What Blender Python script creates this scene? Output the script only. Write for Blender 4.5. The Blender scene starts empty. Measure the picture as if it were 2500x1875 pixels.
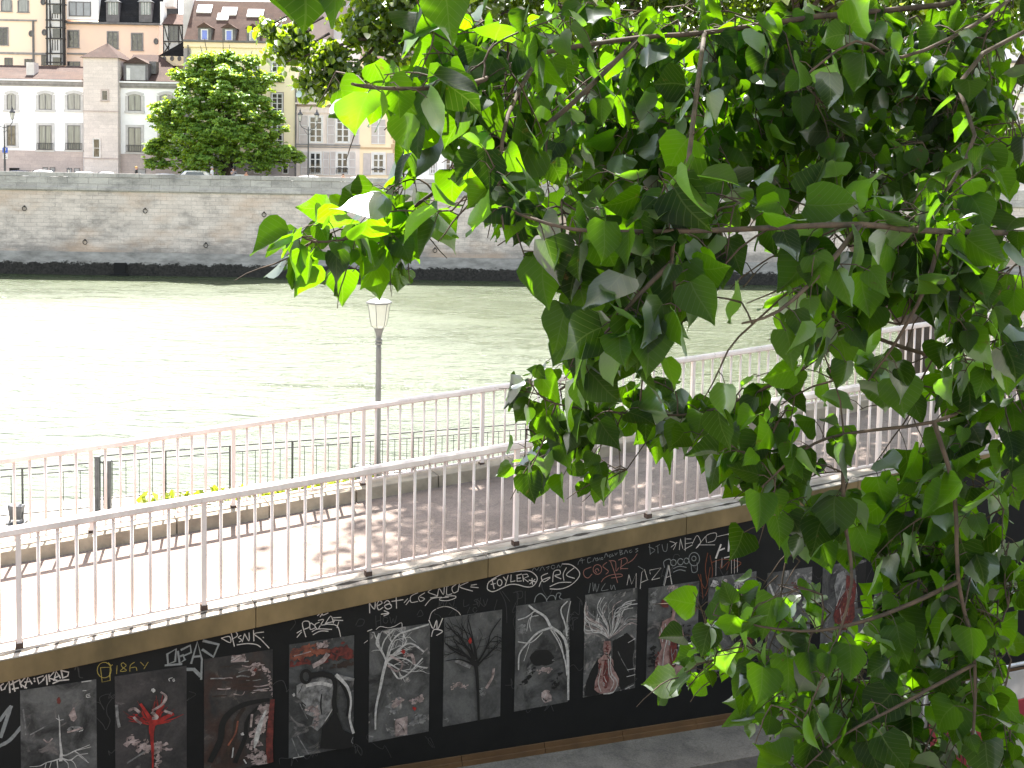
import bpy, math, random
import numpy as np
from mathutils import Vector, Matrix
R = math.radians
random.seed(11)
rng = np.random.default_rng(11)
SC = bpy.context.scene
COL = SC.collection

# ------------------------------------------------------------------ camera, sky, sun, exposure
FPX = 2800.0                       # focal length for a 2500 px wide frame
SHY = -311.0
CAMP = np.array([0.0, 0.0, 10.3])
cd = bpy.data.cameras.new("camera")
cd.sensor_fit = 'HORIZONTAL'
cd.sensor_width = 36.0
cd.lens = FPX / 2500 * 36
cd.shift_y = SHY / 2500
cd.clip_start = 0.1
cd.clip_end = 3000
cam = bpy.data.objects.new("camera", cd)
COL.objects.link(cam)
PITCH = math.atan(0.072)
cam.matrix_world = (Matrix.Translation(CAMP) @ Matrix.Rotation(math.pi / 2 - PITCH, 4, 'X')
                    @ Matrix.Rotation(R(1.08), 4, 'Z'))
SC.camera = cam
CM = np.array(cam.matrix_world.to_3x3())

SUN_AZ, SUN_EL = R(-13.8), R(60)
SDIR = Vector((math.sin(SUN_AZ) * math.cos(SUN_EL), math.cos(SUN_AZ) * math.cos(SUN_EL), math.sin(SUN_EL)))
SC.world = bpy.data.worlds.new("World")
SC.world.use_nodes = True
wn = SC.world.node_tree
sky = wn.nodes.new('ShaderNodeTexSky')
sky.sky_type = 'NISHITA'
sky.sun_disc = False
sky.sun_elevation = SUN_EL
sky.sun_rotation = SUN_AZ
sky.air_density = 1.0
sky.dust_density = 0.8
sky.ozone_density = 1.0
bg = wn.nodes['Background']
skm = wn.nodes.new('ShaderNodeMix')     # hazy, slightly warm sky
skm.data_type = 'RGBA'; skm.blend_type = 'MULTIPLY'; skm.inputs[0].default_value = 1.0
skm.inputs[7].default_value = (1.30, 1.0, 0.74, 1)
wn.links.new(sky.outputs[0], skm.inputs[6])
wn.links.new(skm.outputs[2], bg.inputs[0])
bg.inputs[1].default_value = 0.15
sl = bpy.data.lights.new("sun", 'SUN')
sl.energy = 5.0
sl.angle = R(0.53)
sl.color = (1.0, 0.95, 0.88)
so = bpy.data.objects.new("sun", sl)
so.rotation_euler = SDIR.to_track_quat('Z', 'Y').to_euler()
so.location = (0, 0, 60)
COL.objects.link(so)
SC.view_settings.view_transform = 'Standard'
SC.view_settings.look = 'None'
SC.view_settings.gamma = 1.0
SC.view_settings.use_curve_mapping = False
SC.view_settings.exposure = 2.4
SC.cycles.use_denoising = True
SC.cycles.max_bounces = 8
SC.cycles.diffuse_bounces = 3
SC.cycles.glossy_bounces = 3
SC.cycles.transmission_bounces = 5
SC.cycles.transparent_max_bounces = 6
SC.cycles.caustics_reflective = False
SC.cycles.caustics_refractive = False
SC.cycles.sample_clamp_indirect = 6.0

# ------------------------------------------------------------------ layout helpers: where a point of the photo lies on a known plane
def ray(u, v):
    return CM @ np.array([(u - 1250) / FPX, -(v - 937.5 - SHY) / FPX, -1.0])
def at(u, v, Y):                   # on the upright plane at distance Y
    d = ray(u, v)
    return CAMP + d * (Y / d[1])
def atz(u, v, z):
    d = ray(u, v)
    return CAMP + d * ((z - CAMP[2]) / d[2])
def pix(P):
    c = CM.T @ (np.asarray(P, float) - CAMP)
    return 1250 + FPX * c[0] / -c[2], 937.5 + SHY - FPX * c[1] / -c[2]
# ramp frame: s along the ramp, n across it towards the river
RP = np.array([-4.093, 9.411])
RE = np.array([1.393, 0.605]); RE /= np.linalg.norm(RE)
RN = np.array([-RE[1], RE[0]])
def W(s, n, z):
    p = RP + RE * s + RN * n
    return (p[0], p[1], z)
def onn(u, v, n):                  # point of the photo on the upright plane n = const: (s, z)
    d = ray(u, v)
    k = ((RP - CAMP[:2]) @ RN + n) / (d[:2] @ RN)
    p = CAMP + d * k
    return float((p[:2] - RP) @ RE), float(p[2])
SLOPE = 0.0803
def lz(s): return 6.237 + SLOPE * s      # ledge top
def rz(s): return 6.09 + SLOPE * s       # ramp surface
def roadz(s): return 4.655 - 0.040 * s

# ------------------------------------------------------------------ materials
MATS = {}
def nodes_of(name):
    m = bpy.data.materials.new(name)
    m.use_nodes = True
    nt = m.node_tree
    return m, nt, nt.nodes['Principled BSDF'], nt.nodes['Material Output']
def N(nt, t, **kw):
    n = nt.nodes.new(t)
    for k, v in kw.items():
        setattr(n, k, v)
    return n
def setin(n, **kw):
    for k, v in kw.items():
        n.inputs[k.replace('_', ' ')].default_value = v
    return n
def coords(nt, scale=(1, 1, 1), kind='Object'):
    tc = N(nt, 'ShaderNodeTexCoord')
    mp = N(nt, 'ShaderNodeMapping')
    mp.inputs['Scale'].default_value = scale
    nt.links.new(tc.outputs[kind], mp.inputs['Vector'])
    return mp.outputs[0]
def noise(nt, vec, scale, detail=5, rough=0.6, dist=0.0):
    n = N(nt, 'ShaderNodeTexNoise')
    n.inputs['Scale'].default_value = scale
    n.inputs['Detail'].default_value = detail
    n.inputs['Roughness'].default_value = rough
    n.inputs['Distortion'].default_value = dist
    nt.links.new(vec, n.inputs['Vector'])
    return n.outputs['Fac']
def ramp(nt, fac, stops):
    r = N(nt, 'ShaderNodeValToRGB')
    el = r.color_ramp.elements
    while len(el) < len(stops):
        el.new(0.5)
    for e, (p, c) in zip(el, stops):
        e.position = p
        e.color = (*c, 1) if len(c) == 3 else c
    nt.links.new(fac, r.inputs[0])
    return r.outputs[0]
def mixc(nt, fac, a, b, mode='MIX'):
    m = N(nt, 'ShaderNodeMix', data_type='RGBA', blend_type=mode)
    if isinstance(fac, (int, float)):
        m.inputs[0].default_value = fac
    else:
        nt.links.new(fac, m.inputs[0])
    for i, x in ((6, a), (7, b)):
        if isinstance(x, tuple):
            m.inputs[i].default_value = (*x, 1)
        else:
            nt.links.new(x, m.inputs[i])
    return m.outputs[2]
def bump(nt, h, strength, dist=0.02):
    b = N(nt, 'ShaderNodeBump')
    b.inputs['Strength'].default_value = strength
    b.inputs['Distance'].default_value = dist
    nt.links.new(h, b.inputs['Height'])
    return b.outputs[0]
def plain(name, a, b=None, scale=6.0, rough=0.6, metal=0.0, spec=0.4, bmp=0.15, stretch=(1, 1, 1), lo=0.35, hi=0.65, bdist=0.01):
    """paint, plaster, metal: two shades mixed by noise"""
    if name in MATS:
        return MATS[name]
    m, nt, bs, out = nodes_of(name)
    vec = coords(nt, stretch)
    f = noise(nt, vec, scale)
    b = b or tuple(x * 0.75 for x in a)
    c = ramp(nt, f, [(lo, b), (hi, a)])
    nt.links.new(c, bs.inputs['Base Color'])
    bs.inputs['Roughness'].default_value = rough
    bs.inputs['Metallic'].default_value = metal
    bs.inputs['Specular IOR Level'].default_value = spec
    if bmp:
        nt.links.new(bump(nt, noise(nt, vec, scale * 6), bmp, bdist), bs.inputs['Normal'])
    MATS[name] = m
    return m

def stone_blocks(name, a, b, mortar, bw, bh, stain=0.5, stain_col=(0.10, 0.09, 0.085), scale=1.0, warm=None, mort=0.02, joint=0.95, damp=0):
    m, nt, bs, out = nodes_of(name)
    tc = N(nt, 'ShaderNodeTexCoord')
    sep = N(nt, 'ShaderNodeSeparateXYZ')
    nt.links.new(tc.outputs['Object'], sep.inputs[0])
    cmb = N(nt, 'ShaderNodeCombineXYZ')
    nt.links.new(sep.outputs[0], cmb.inputs[0])
    nt.links.new(sep.outputs[2], cmb.inputs[1])
    br = N(nt, 'ShaderNodeTexBrick')
    br.inputs['Color1'].default_value = (*a, 1)
    br.inputs['Color2'].default_value = (*b, 1)
    br.inputs['Mortar'].default_value = (*mortar, 1)
    br.inputs['Scale'].default_value = scale
    br.inputs['Brick Width'].default_value = bw
    br.inputs['Row Height'].default_value = bh
    br.inputs['Mortar Size'].default_value = mort
    br.inputs['Mortar Smooth'].default_value = 0.3
    br.inputs['Bias'].default_value = -0.1
    br.offset = 0.5
    vec = coords(nt)
    # warp the courses a little so that no joint is ruler-straight
    wv = N(nt, 'ShaderNodeTexNoise'); wv.inputs['Scale'].default_value = 0.9; wv.inputs['Detail'].default_value = 3
    nt.links.new(cmb.outputs[0], wv.inputs['Vector'])
    vm = N(nt, 'ShaderNodeVectorMath', operation='MULTIPLY_ADD')
    nt.links.new(wv.outputs['Color'], vm.inputs[0])
    vm.inputs[1].default_value = (0.28, 0.10, 0)
    nt.links.new(cmb.outputs[0], vm.inputs[2])
    nt.links.new(vm.outputs[0], br.inputs['Vector'])
    st = noise(nt, coords(nt, (0.5, 0.5, 1.0)), 0.8, 8, 0.74)
    wash = ramp(nt, noise(nt, coords(nt, (0.5, 0.5, 0.9)), 1.3, 6, 0.7), [(0.25, tuple(x * 0.80 for x in b)), (0.75, a)])
    keep = ramp(nt, noise(nt, coords(nt, (1, 1, 1.4)), 0.8, 5, 0.7), [(0.34, (0.15,) * 3), (0.56, (joint,) * 3)])
    c = mixc(nt, keep, wash, br.outputs['Color'])
    c = mixc(nt, ramp(nt, st, [(0.48, (0, 0, 0)), (0.72, (stain,) * 3)]), c, stain_col)
    if damp:                       # damp dark patches rising from the foot of the wall
        dz = N(nt, 'ShaderNodeMapRange'); nt.links.new(sep.outputs[2], dz.inputs[0])
        for i, x in enumerate((2.2, damp, 0.30, 0.0)):
            dz.inputs[i + 1].default_value = x
        dn = N(nt, 'ShaderNodeMath', operation='ADD'); nt.links.new(dz.outputs[0], dn.inputs[0])
        nt.links.new(noise(nt, coords(nt, (0.25, 0.25, 1.2)), 0.9, 8, 0.72), dn.inputs[1])
        c = mixc(nt, ramp(nt, dn.outputs[0], [(0.60, (0, 0, 0)), (0.80, (0.7,) * 3)]), c, stain_col)
    if warm:
        w = noise(nt, coords(nt, (0.22, 0.22, 0.5)), 0.6, 4, 0.6)
        c = mixc(nt, ramp(nt, w, [(0.5, (0, 0, 0)), (0.66, (0.45,) * 3)]), c, warm)
    fine = noise(nt, vec, 9, 4, 0.7)
    c = mixc(nt, 0.35, c, ramp(nt, fine, [(0.3, (0.5,) * 3), (0.7, (1.0,) * 3)]), 'MULTIPLY')
    nt.links.new(c, bs.inputs['Base Color'])
    bs.inputs['Roughness'].default_value = 0.9
    bs.inputs['Specular IOR Level'].default_value = 0.2
    bw_ = N(nt, 'ShaderNodeRGBToBW'); nt.links.new(c, bw_.inputs[0])
    nt.links.new(bump(nt, bw_.outputs[0], 0.5, 0.03), bs.inputs['Normal'])
    MATS[name] = m
    return m

def leaf_mat(name, top, trans, under, gloss=0.3, wt=0.5, veins=False, var=0.35, spec=0.5):
    m, nt, bs, out = nodes_of(name)
    nt.nodes.remove(bs)
    at_ = N(nt, 'ShaderNodeAttribute', attribute_name='tone')
    def varied(c):
        k0 = tuple(x * (1 - var) for x in c)
        k1 = (min(c[0] * (1 + var * 1.2), 1), min(c[1] * (1 + var), 1), min(c[2] * (1 + var * 0.4), 1))
        return ramp(nt, at_.outputs['Fac'], [(0.0, k0), (1.0, k1)])
    ct, cr, cu = varied(top), varied(trans), varied(under)
    geo = N(nt, 'ShaderNodeNewGeometry')
    cd_ = mixc(nt, geo.outputs['Backfacing'], ct, cu)
    nrm = None
    if veins:
        uv = N(nt, 'ShaderNodeUVMap')
        sp = N(nt, 'ShaderNodeSeparateXYZ'); nt.links.new(uv.outputs[0], sp.inputs[0])
        ab = N(nt, 'ShaderNodeMath', operation='ABSOLUTE'); nt.links.new(sp.outputs[0], ab.inputs[0])
        # side veins: bands along (y - 0.75|x|)
        m1 = N(nt, 'ShaderNodeMath', operation='MULTIPLY_ADD'); nt.links.new(ab.outputs[0], m1.inputs[0])
        m1.inputs[1].default_value = -0.85; nt.links.new(sp.outputs[1], m1.inputs[2])
        m2 = N(nt, 'ShaderNodeMath', operation='MULTIPLY'); nt.links.new(m1.outputs[0], m2.inputs[0]); m2.inputs[1].default_value = 7.0
        m3 = N(nt, 'ShaderNodeMath', operation='FRACT'); nt.links.new(m2.outputs[0], m3.inputs[0])
        m4 = N(nt, 'ShaderNodeMath', operation='LESS_THAN'); nt.links.new(m3.outputs[0], m4.inputs[0]); m4.inputs[1].default_value = 0.10
        m5 = N(nt, 'ShaderNodeMath', operation='LESS_THAN'); nt.links.new(ab.outputs[0], m5.inputs[0]); m5.inputs[1].default_value = 0.014
        m6 = N(nt, 'ShaderNodeMath', operation='MAXIMUM'); nt.links.new(m4.outputs[0], m6.inputs[0]); nt.links.new(m5.outputs[0], m6.inputs[1])
        m7 = N(nt, 'ShaderNodeMath', operation='MULTIPLY'); nt.links.new(m6.outputs[0], m7.inputs[0]); m7.inputs[1].default_value = 0.13
        spt = ramp(nt, noise(nt, coords(nt), 38, 3, 0.6), [(0.68, (0, 0, 0)), (0.74, (0.7,) * 3)])   # rust spots
        cd_ = mixc(nt, spt, cd_, (0.09, 0.055, 0.02))
        cr = mixc(nt, spt, cr, (0.16, 0.16, 0.01))
        cd_ = mixc(nt, m7.outputs[0], cd_, (0.20, 0.26, 0.09))
        cr = mixc(nt, m7.outputs[0], cr, (0.42, 0.55, 0.10))
        b = N(nt, 'ShaderNodeBump'); b.inputs['Strength'].default_value = 0.15; b.inputs['Distance'].default_value = 0.001
        nt.links.new(m3.outputs[0], b.inputs['Height'])
        nrm = b.outputs[0]
    d = N(nt, 'ShaderNodeBsdfDiffuse'); nt.links.new(cd_, d.inputs[0])
    t = N(nt, 'ShaderNodeBsdfTranslucent'); nt.links.new(cr, t.inputs[0])
    mx = N(nt, 'ShaderNodeMixShader'); mx.inputs[0].default_value = wt
    nt.links.new(d.outputs[0], mx.inputs[1]); nt.links.new(t.outputs[0], mx.inputs[2])
    g = N(nt, 'ShaderNodeBsdfGlossy'); g.inputs['Roughness'].default_value = gloss
    g.inputs[0].default_value = (0.9, 0.95, 1.0, 1)
    fr = N(nt, 'ShaderNodeFresnel'); fr.inputs[0].default_value = 1.45
    fm = N(nt, 'ShaderNodeMath', operation='MULTIPLY'); nt.links.new(fr.outputs[0], fm.inputs[0]); fm.inputs[1].default_value = spec
    mg = N(nt, 'ShaderNodeMixShader'); nt.links.new(fm.outputs[0], mg.inputs[0])
    nt.links.new(mx.outputs[0], mg.inputs[1]); nt.links.new(g.outputs[0], mg.inputs[2])
    if nrm:
        nt.links.new(nrm, d.inputs['Normal']); nt.links.new(nrm, g.inputs['Normal'])
    nt.links.new(mg.outputs[0], out.inputs[0])
    MATS[name] = m
    return m

# ------------------------------------------------------------------ mesh helpers
class MB:
    def __init__(self):
        self.v = []; self.f = []; self.mi = []
    def add(self, vs, fs, mi=0):
        o = len(self.v)
        self.v += [tuple(map(float, p)) for p in vs]
        self.f += [tuple(i + o for i in f) for f in fs]
        self.mi += [mi] * len(fs)
        return self
    def hexa(self, p, mi=0):       # 8 corners: bottom ring 0-3, top ring 4-7
        return self.add(p, [(3, 2, 1, 0), (4, 5, 6, 7), (0, 1, 5, 4), (1, 2, 6, 5), (2, 3, 7, 6), (3, 0, 4, 7)], mi)
    def box(self, x0, x1, y0, y1, z0, z1, mi=0):
        return self.hexa([(x0, y0, z0), (x1, y0, z0), (x1, y1, z0), (x0, y1, z0),
                          (x0, y0, z1), (x1, y0, z1), (x1, y1, z1), (x0, y1, z1)], mi)
    def wbox(self, s0, s1, n0, n1, zb, zt, mi=0, step=None):   # box in the ramp frame; zb / zt are functions of s or numbers
        fb = zb if callable(zb) else (lambda s: zb)
        ft = zt if callable(zt) else (lambda s: zt)
        return self.hexa([W(s0, n0, fb(s0)), W(s1, n0, fb(s1)), W(s1, n1, fb(s1)), W(s0, n1, fb(s0)),
                          W(s0, n0, ft(s0)), W(s1, n0, ft(s1)), W(s1, n1, ft(s1)), W(s0, n1, ft(s0))], mi)
    def prism(self, pts, axis, a, b, mi=0):
        """polygon pts (2D) pushed along one axis from a to b; axis 'x': pts are (y,z); 'y': (x,z); 'z': (x,y)"""
        def mk(p, t):
            return {'x': (t, p[0], p[1]), 'y': (p[0], t, p[1]), 'z': (p[0], p[1], t)}[axis]
        n = len(pts)
        vs = [mk(p, a) for p in pts] + [mk(p, b) for p in pts]
        fs = [tuple(range(n - 1, -1, -1)), tuple(range(n, 2 * n))]
        fs += [(i, (i + 1) % n, n + (i + 1) % n, n + i) for i in range(n)]
        return self.add(vs, fs, mi)
    def tube(self, pts, rad, sides=8, mi=0, cap=True):
        pts = [Vector(p) for p in pts]
        n = len(pts)
        rs = rad if isinstance(rad, (list, tuple)) else [rad] * n
        vs = []
        up = Vector((0, 0, 1))
        prev = None
        for i, p in enumerate(pts):
            d = (pts[min(i + 1, n - 1)] - pts[max(i - 1, 0)])
            if d.length < 1e-9:
                d = Vector((0, 0, 1))
            d.normalize()
            if prev is None:
                a = d.cross(up)
                if a.length < 0.05:
                    a = d.cross(Vector((1, 0, 0)))
            else:
                a = prev - d * prev.dot(d)
                if a.length < 1e-6:
                    a = d.cross(Vector((1, 0, 0)))
            a.normalize(); prev = a
            b = d.cross(a)
            for k in range(sides):
                t = 2 * math.pi * k / sides
                vs.append(p + (a * math.cos(t) + b * math.sin(t)) * rs[i])
        fs = []
        for i in range(n - 1):
            for k in range(sides):
                k2 = (k + 1) % sides
                fs.append((i * sides + k, i * sides + k2, (i + 1) * sides + k2, (i + 1) * sides + k))
        if cap:
            fs.append(tuple(range(sides - 1, -1, -1)))
            fs.append(tuple((n - 1) * sides + k for k in range(sides)))
        return self.add(vs, fs, mi)
    def lathe(self, x, y, prof, sides=12, mi=0, rot=0.0):       # prof: (radius, z)
        vs = []
        for r, z in prof:
            for k in range(sides):
                t = 2 * math.pi * k / sides + rot
                vs.append((x + r * math.cos(t), y + r * math.sin(t), z))
        fs = []
        for i in range(len(prof) - 1):
            for k in range(sides):
                k2 = (k + 1) % sides
                fs.append((i * sides + k, i * sides + k2, (i + 1) * sides + k2, (i + 1) * sides + k))
        fs.append(tuple(range(sides - 1, -1, -1)))
        fs.append(tuple((len(prof) - 1) * sides + k for k in range(sides)))
        return self.add(vs, fs, mi)
    def build(self, name, mats, parent=None, origin=None, smooth=False, bevel=0.0):
        if parent is not None:
            org = Vector(parent['org'])
        else:
            org = Vector(origin) if origin is not None else Vector(self.v[0])
        me = bpy.data.meshes.new(name)
        me.from_pydata([(p[0] - org.x, p[1] - org.y, p[2] - org.z) for p in self.v], [], self.f)
        for m in (mats if isinstance(mats, (list, tuple)) else [mats]):
            me.materials.append(m)
        me.polygons.foreach_set('material_index', self.mi)
        if smooth:
            me.polygons.foreach_set('use_smooth', [True] * len(self.f))
        me.update()
        o = bpy.data.objects.new(name, me)
        COL.objects.link(o)
        o['org'] = tuple(org)
        if parent is not None:
            o.parent = parent
        else:
            o.location = org
        if bevel:
            b = o.modifiers.new('bevel', 'BEVEL'); b.width = bevel; b.segments = 2; b.limit_method = 'ANGLE'
        return o
def thing(name, label, cat, org, group=None):
    o = bpy.data.objects.new(name, None)
    o.empty_display_size = 0.3
    COL.objects.link(o)
    o.location = org
    o['org'] = tuple(map(float, org))
    return tag(o, label, cat, group)
def tag(o, label, cat, group=None):
    o['label'] = label
    o['category'] = cat
    if group:
        o['group'] = group
    return o
def struct(o):
    o['kind'] = 'structure'
    return o
def dup(src, loc):
    c = src.copy()
    COL.objects.link(c)
    c.parent = src.parent
    c.location = loc
    return c

# ------------------------------------------------------------------ ground, water, ramp
def water_mat():
    m, nt, bs, out = nodes_of('river_water')
    big = noise(nt, coords(nt, (0.035, 0.06, 1)), 1.0, 4, 0.6)
    c = ramp(nt, big, [(0.35, (0.040, 0.054, 0.021)), (0.7, (0.058, 0.072, 0.032))])
    nt.links.new(c, bs.inputs['Base Color'])
    bs.inputs['IOR'].default_value = 1.6
    bs.inputs['Specular IOR Level'].default_value = 0.55
    bs.inputs['Specular Tint'].default_value = (0.86, 0.95, 1.0, 1)
    # wind-ruffled water glitters; it lies calmer in the lee of the far wall and towards the right
    tc = N(nt, 'ShaderNodeTexCoord'); sp = N(nt, 'ShaderNodeSeparateXYZ'); nt.links.new(tc.outputs['Object'], sp.inputs[0])
    geo = N(nt, 'ShaderNodeNewGeometry'); sg = N(nt, 'ShaderNodeSeparateXYZ'); nt.links.new(geo.outputs['Position'], sg.inputs[0])
    lee = N(nt, 'ShaderNodeMath', operation='MULTIPLY_ADD'); nt.links.new(sg.outputs[0], lee.inputs[0]); lee.inputs[1].default_value = 1.6; nt.links.new(sg.outputs[1], lee.inputs[2])
    lr = N(nt, 'ShaderNodeMapRange'); nt.links.new(lee.outputs[0], lr.inputs[0])
    for i, x in enumerate((10.0, 80.0, 0.0, 1.0)):
        lr.inputs[i + 1].default_value = x
    ly = N(nt, 'ShaderNodeMapRange'); nt.links.new(sg.outputs[1], ly.inputs[0])
    for i, x in enumerate((68.0, 104.0, 0.0, 1.1)):
        ly.inputs[i + 1].default_value = x
    mxl = N(nt, 'ShaderNodeMath', operation='MAXIMUM'); nt.links.new(lr.outputs[0], mxl.inputs[0]); nt.links.new(ly.outputs[0], mxl.inputs[1])
    st = noise(nt, coords(nt, (0.16, 0.75, 1)), 1.0, 7, 0.68, 0.4)
    patch = noise(nt, coords(nt, (0.03, 0.09, 1)), 1.0, 3, 0.6)
    sm = N(nt, 'ShaderNodeMath', operation='MULTIPLY_ADD'); nt.links.new(patch, sm.inputs[0]); sm.inputs[1].default_value = 0.62; nt.links.new(st, sm.inputs[2])
    s2 = N(nt, 'ShaderNodeMath', operation='MULTIPLY_ADD'); nt.links.new(mxl.outputs[0], s2.inputs[0]); s2.inputs[1].default_value = -0.40; nt.links.new(sm.outputs[0], s2.inputs[2])
    sl_ = N(nt, 'ShaderNodeMapRange'); nt.links.new(mxl.outputs[0], sl_.inputs[0])
    for i, x in enumerate((0.1, 1.0, 0.62, 0.16)):
        sl_.inputs[i + 1].default_value = x
    nt.links.new(sl_.outputs[0], bs.inputs['Specular IOR Level'])
    rr = N(nt, 'ShaderNodeMapRange'); nt.links.new(s2.outputs[0], rr.inputs[0])
    for i, x in enumerate((0.40, 0.66, 0.25, 0.60)):
        rr.inputs[i + 1].default_value = x
    nt.links.new(rr.outputs[0], bs.inputs['Roughness'])
    w1 = noise(nt, coords(nt, (0.40, 0.85, 1)), 1.0, 3, 0.55, 0.8)
    w2 = noise(nt, coords(nt, (1.7, 3.2, 1)), 1.0, 5, 0.62, 0.5)
    s = N(nt, 'ShaderNodeMath', operation='MULTIPLY_ADD')
    nt.links.new(w2, s.inputs[0]); s.inputs[1].default_value = 0.36; nt.links.new(w1, s.inputs[2])
    nt.links.new(bump(nt, s.outputs[0], 1.0, 0.95), bs.inputs['Normal'])
    return m
m_water = water_mat()
m_asph = plain('road_asphalt', (0.105, 0.09, 0.078), (0.072, 0.062, 0.054), 3.0, 0.9, bmp=0.5)
m_pave = plain('pavement_tarmac', (0.225, 0.195, 0.165), (0.15, 0.13, 0.11), 2.2, 0.92, bmp=0.4)
m_path = plain('path_tarmac', (0.275, 0.215, 0.183), (0.195, 0.152, 0.130), 0.9, 0.92, bmp=0.5)
for m_ in (m_path, m_asph, m_pave):
    nt_ = m_.node_tree; bs_ = nt_.nodes['Principled BSDF']; src = bs_.inputs['Base Color'].links[0].from_socket
    sp_ = noise(nt_, coords(nt_), 55, 3, 0.8)
    cr_ = noise(nt_, coords(nt_, (1, 1, 1)), 2.6, 9, 0.75, 1.5)
    c_ = mixc(nt_, 0.8, src, ramp(nt_, sp_, [(0.35, (0.62,) * 3), (0.6, (1.12,) * 3)]), 'MULTIPLY')
    c_ = mixc(nt_, 0.55, c_, ramp(nt_, cr_, [(0.40, (0.6,) * 3), (0.5, (1.0,) * 3)]), 'MULTIPLY')
    nt_.links.new(c_, bs_.inputs['Base Color'])
m_quay = plain('quay_paving', (0.42, 0.40, 0.36), (0.33, 0.31, 0.28), 0.8, 0.9, bmp=0.3)
m_kerb = plain('kerb_stone', (0.40, 0.34, 0.26), (0.22, 0.185, 0.145), 2.4, 0.9, bmp=0.5)
m_street = plain('street_paving', (0.30, 0.29, 0.27), (0.22, 0.21, 0.20), 0.5, 0.9)

def sheet(name, pts, mat, kind='structure'):
    mb = MB().add(pts, [tuple(range(len(pts)))])
    return struct(mb.build(name, mat, origin=pts[0]))
sheet('river_water', [(-700, -60, 0), (700, -60, 0), (700, 112, 0), (-700, 112, 0)], m_water)
QN = 14.35
mb = MB().wbox(-80, 160, 3.02, QN, -2, 3.5)
struct(mb.build('quay', m_quay, origin=W(0, 10, 3.5)))
mb = MB().wbox(-80, 110, -9.7, 0.02, -2, roadz)
struct(mb.build('road', m_asph, origin=W(0, -4, 4.6)))
mb = MB().wbox(-60, 90, -0.86, -0.13, lambda s: roadz(s) - 0.5, lambda s: roadz(s) + 0.012)
struct(mb.build('pavement', m_pave, origin=W(0, -0.5, 4.6)))
mb = MB().wbox(-40, 32, 0.02, 3.0, -2, rz).wbox(32, 120, 0.02, 3.0, -2, rz(32))
struct(mb.build('ramp', m_path, origin=W(0, 1.5, 6.1)))
mb = MB()
s = -20.0
while s < 31:
    mb.wbox(s, s + 1.02, 2.70, 3.03, lambda q: rz(q) - 0.1, lz, 0)
    s += 1.03
struct(mb.build('kerb', m_kerb, origin=W(0, 2.85, 6.2), bevel=0.012))
# the upper quay the photograph was taken from
mb = MB().wbox(-80, 160, -40, -9.72, -2, 8.7)
struct(mb.build('upper_quay', m_street, origin=W(0, -20, 8.7)))
m_conc = plain('mossy_concrete', (0.29, 0.195, 0.092), (0.115, 0.082, 0.038), 1.1, 0.9, bmp=0.5, stretch=(1, 1, 0.6))
mb = MB().wbox(-80, 160, -9.95, -9.72, -1, 8.95)
tag(mb.build('parapet_wall', m_conc, origin=W(0, -9.8, 8.7)), 'low concrete parapet on the near upper quay edge', 'wall')

# ------------------------------------------------------------------ retaining wall of the ramp: black panel, concrete coping, plinth, graffiti
m_black = plain('black_wall_paint', (0.0115, 0.0112, 0.0108), (0.007, 0.0068, 0.0066), 1.6, 0.75, spec=0.25, bmp=0.25)
m_plinth = plain('ochre_plinth', (0.15, 0.08, 0.033), (0.095, 0.05, 0.022), 1.7, 0.85, bmp=0.4)
wall = thing('retaining_wall', 'black painted retaining wall of the ramp covered in graffiti tags under a mossy concrete ledge', 'wall', W(4, -0.1, 4.5))
mb = MB().wbox(-14, 30, -0.13, 0.0, lambda s: 4.3 - 0.04 * s, lambda s: lz(s) - 0.19)
mb.build('panel', m_black, wall)
mb = MB()
s = -13.77
while s < 29:
    mb.wbox(s, s + 2.24, -0.178, 0.125, lambda q: lz(q) - 0.20, lambda q: lz(q) - 0.014)
    s += 2.246
mb.build('coping', m_conc, wall, bevel=0.006)
m_paleconc = plain('pale_concrete', (0.40, 0.365, 0.32), (0.24, 0.21, 0.175), 3.5, 0.9, bmp=0.5)  # thin top skin of the coping, paler than its face
mb = MB()
s = -13.77
while s < 29:
    mb.wbox(s, s + 2.24, -0.180, 0.125, lambda q: lz(q) - 0.0135, lz)
    s += 2.246
mb.build('coping_top', m_paleconc, wall, bevel=0.004)
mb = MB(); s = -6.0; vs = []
while s < 16:                      # grime along the ledge joint, with the bottom rail's shadow painted in
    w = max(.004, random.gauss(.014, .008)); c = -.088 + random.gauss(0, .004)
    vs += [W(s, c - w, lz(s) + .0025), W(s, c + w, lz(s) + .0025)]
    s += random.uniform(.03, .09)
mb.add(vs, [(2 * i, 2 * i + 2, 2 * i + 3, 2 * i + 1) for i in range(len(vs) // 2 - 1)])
mb.build('grime_shadow_line', plain('ledge_grime_shadow', (.05, .04, .03), (.025, .02, .016), 14, .95), wall)
mb = MB()
s = -13.1
while s < 29:
    mb.wbox(s, s + 0.892, -0.150, -0.131, lambda q: 4.0 - 0.04 * q, lambda q: 4.755 - 0.038 * q)
    mb.wbox(s, s + 0.892, -0.175, -0.151, lambda q: 4.0 - 0.04 * q, lambda q: 4.705 - 0.038 * q)
    s += 0.898
mb.build('plinth', m_plinth, wall)

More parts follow.
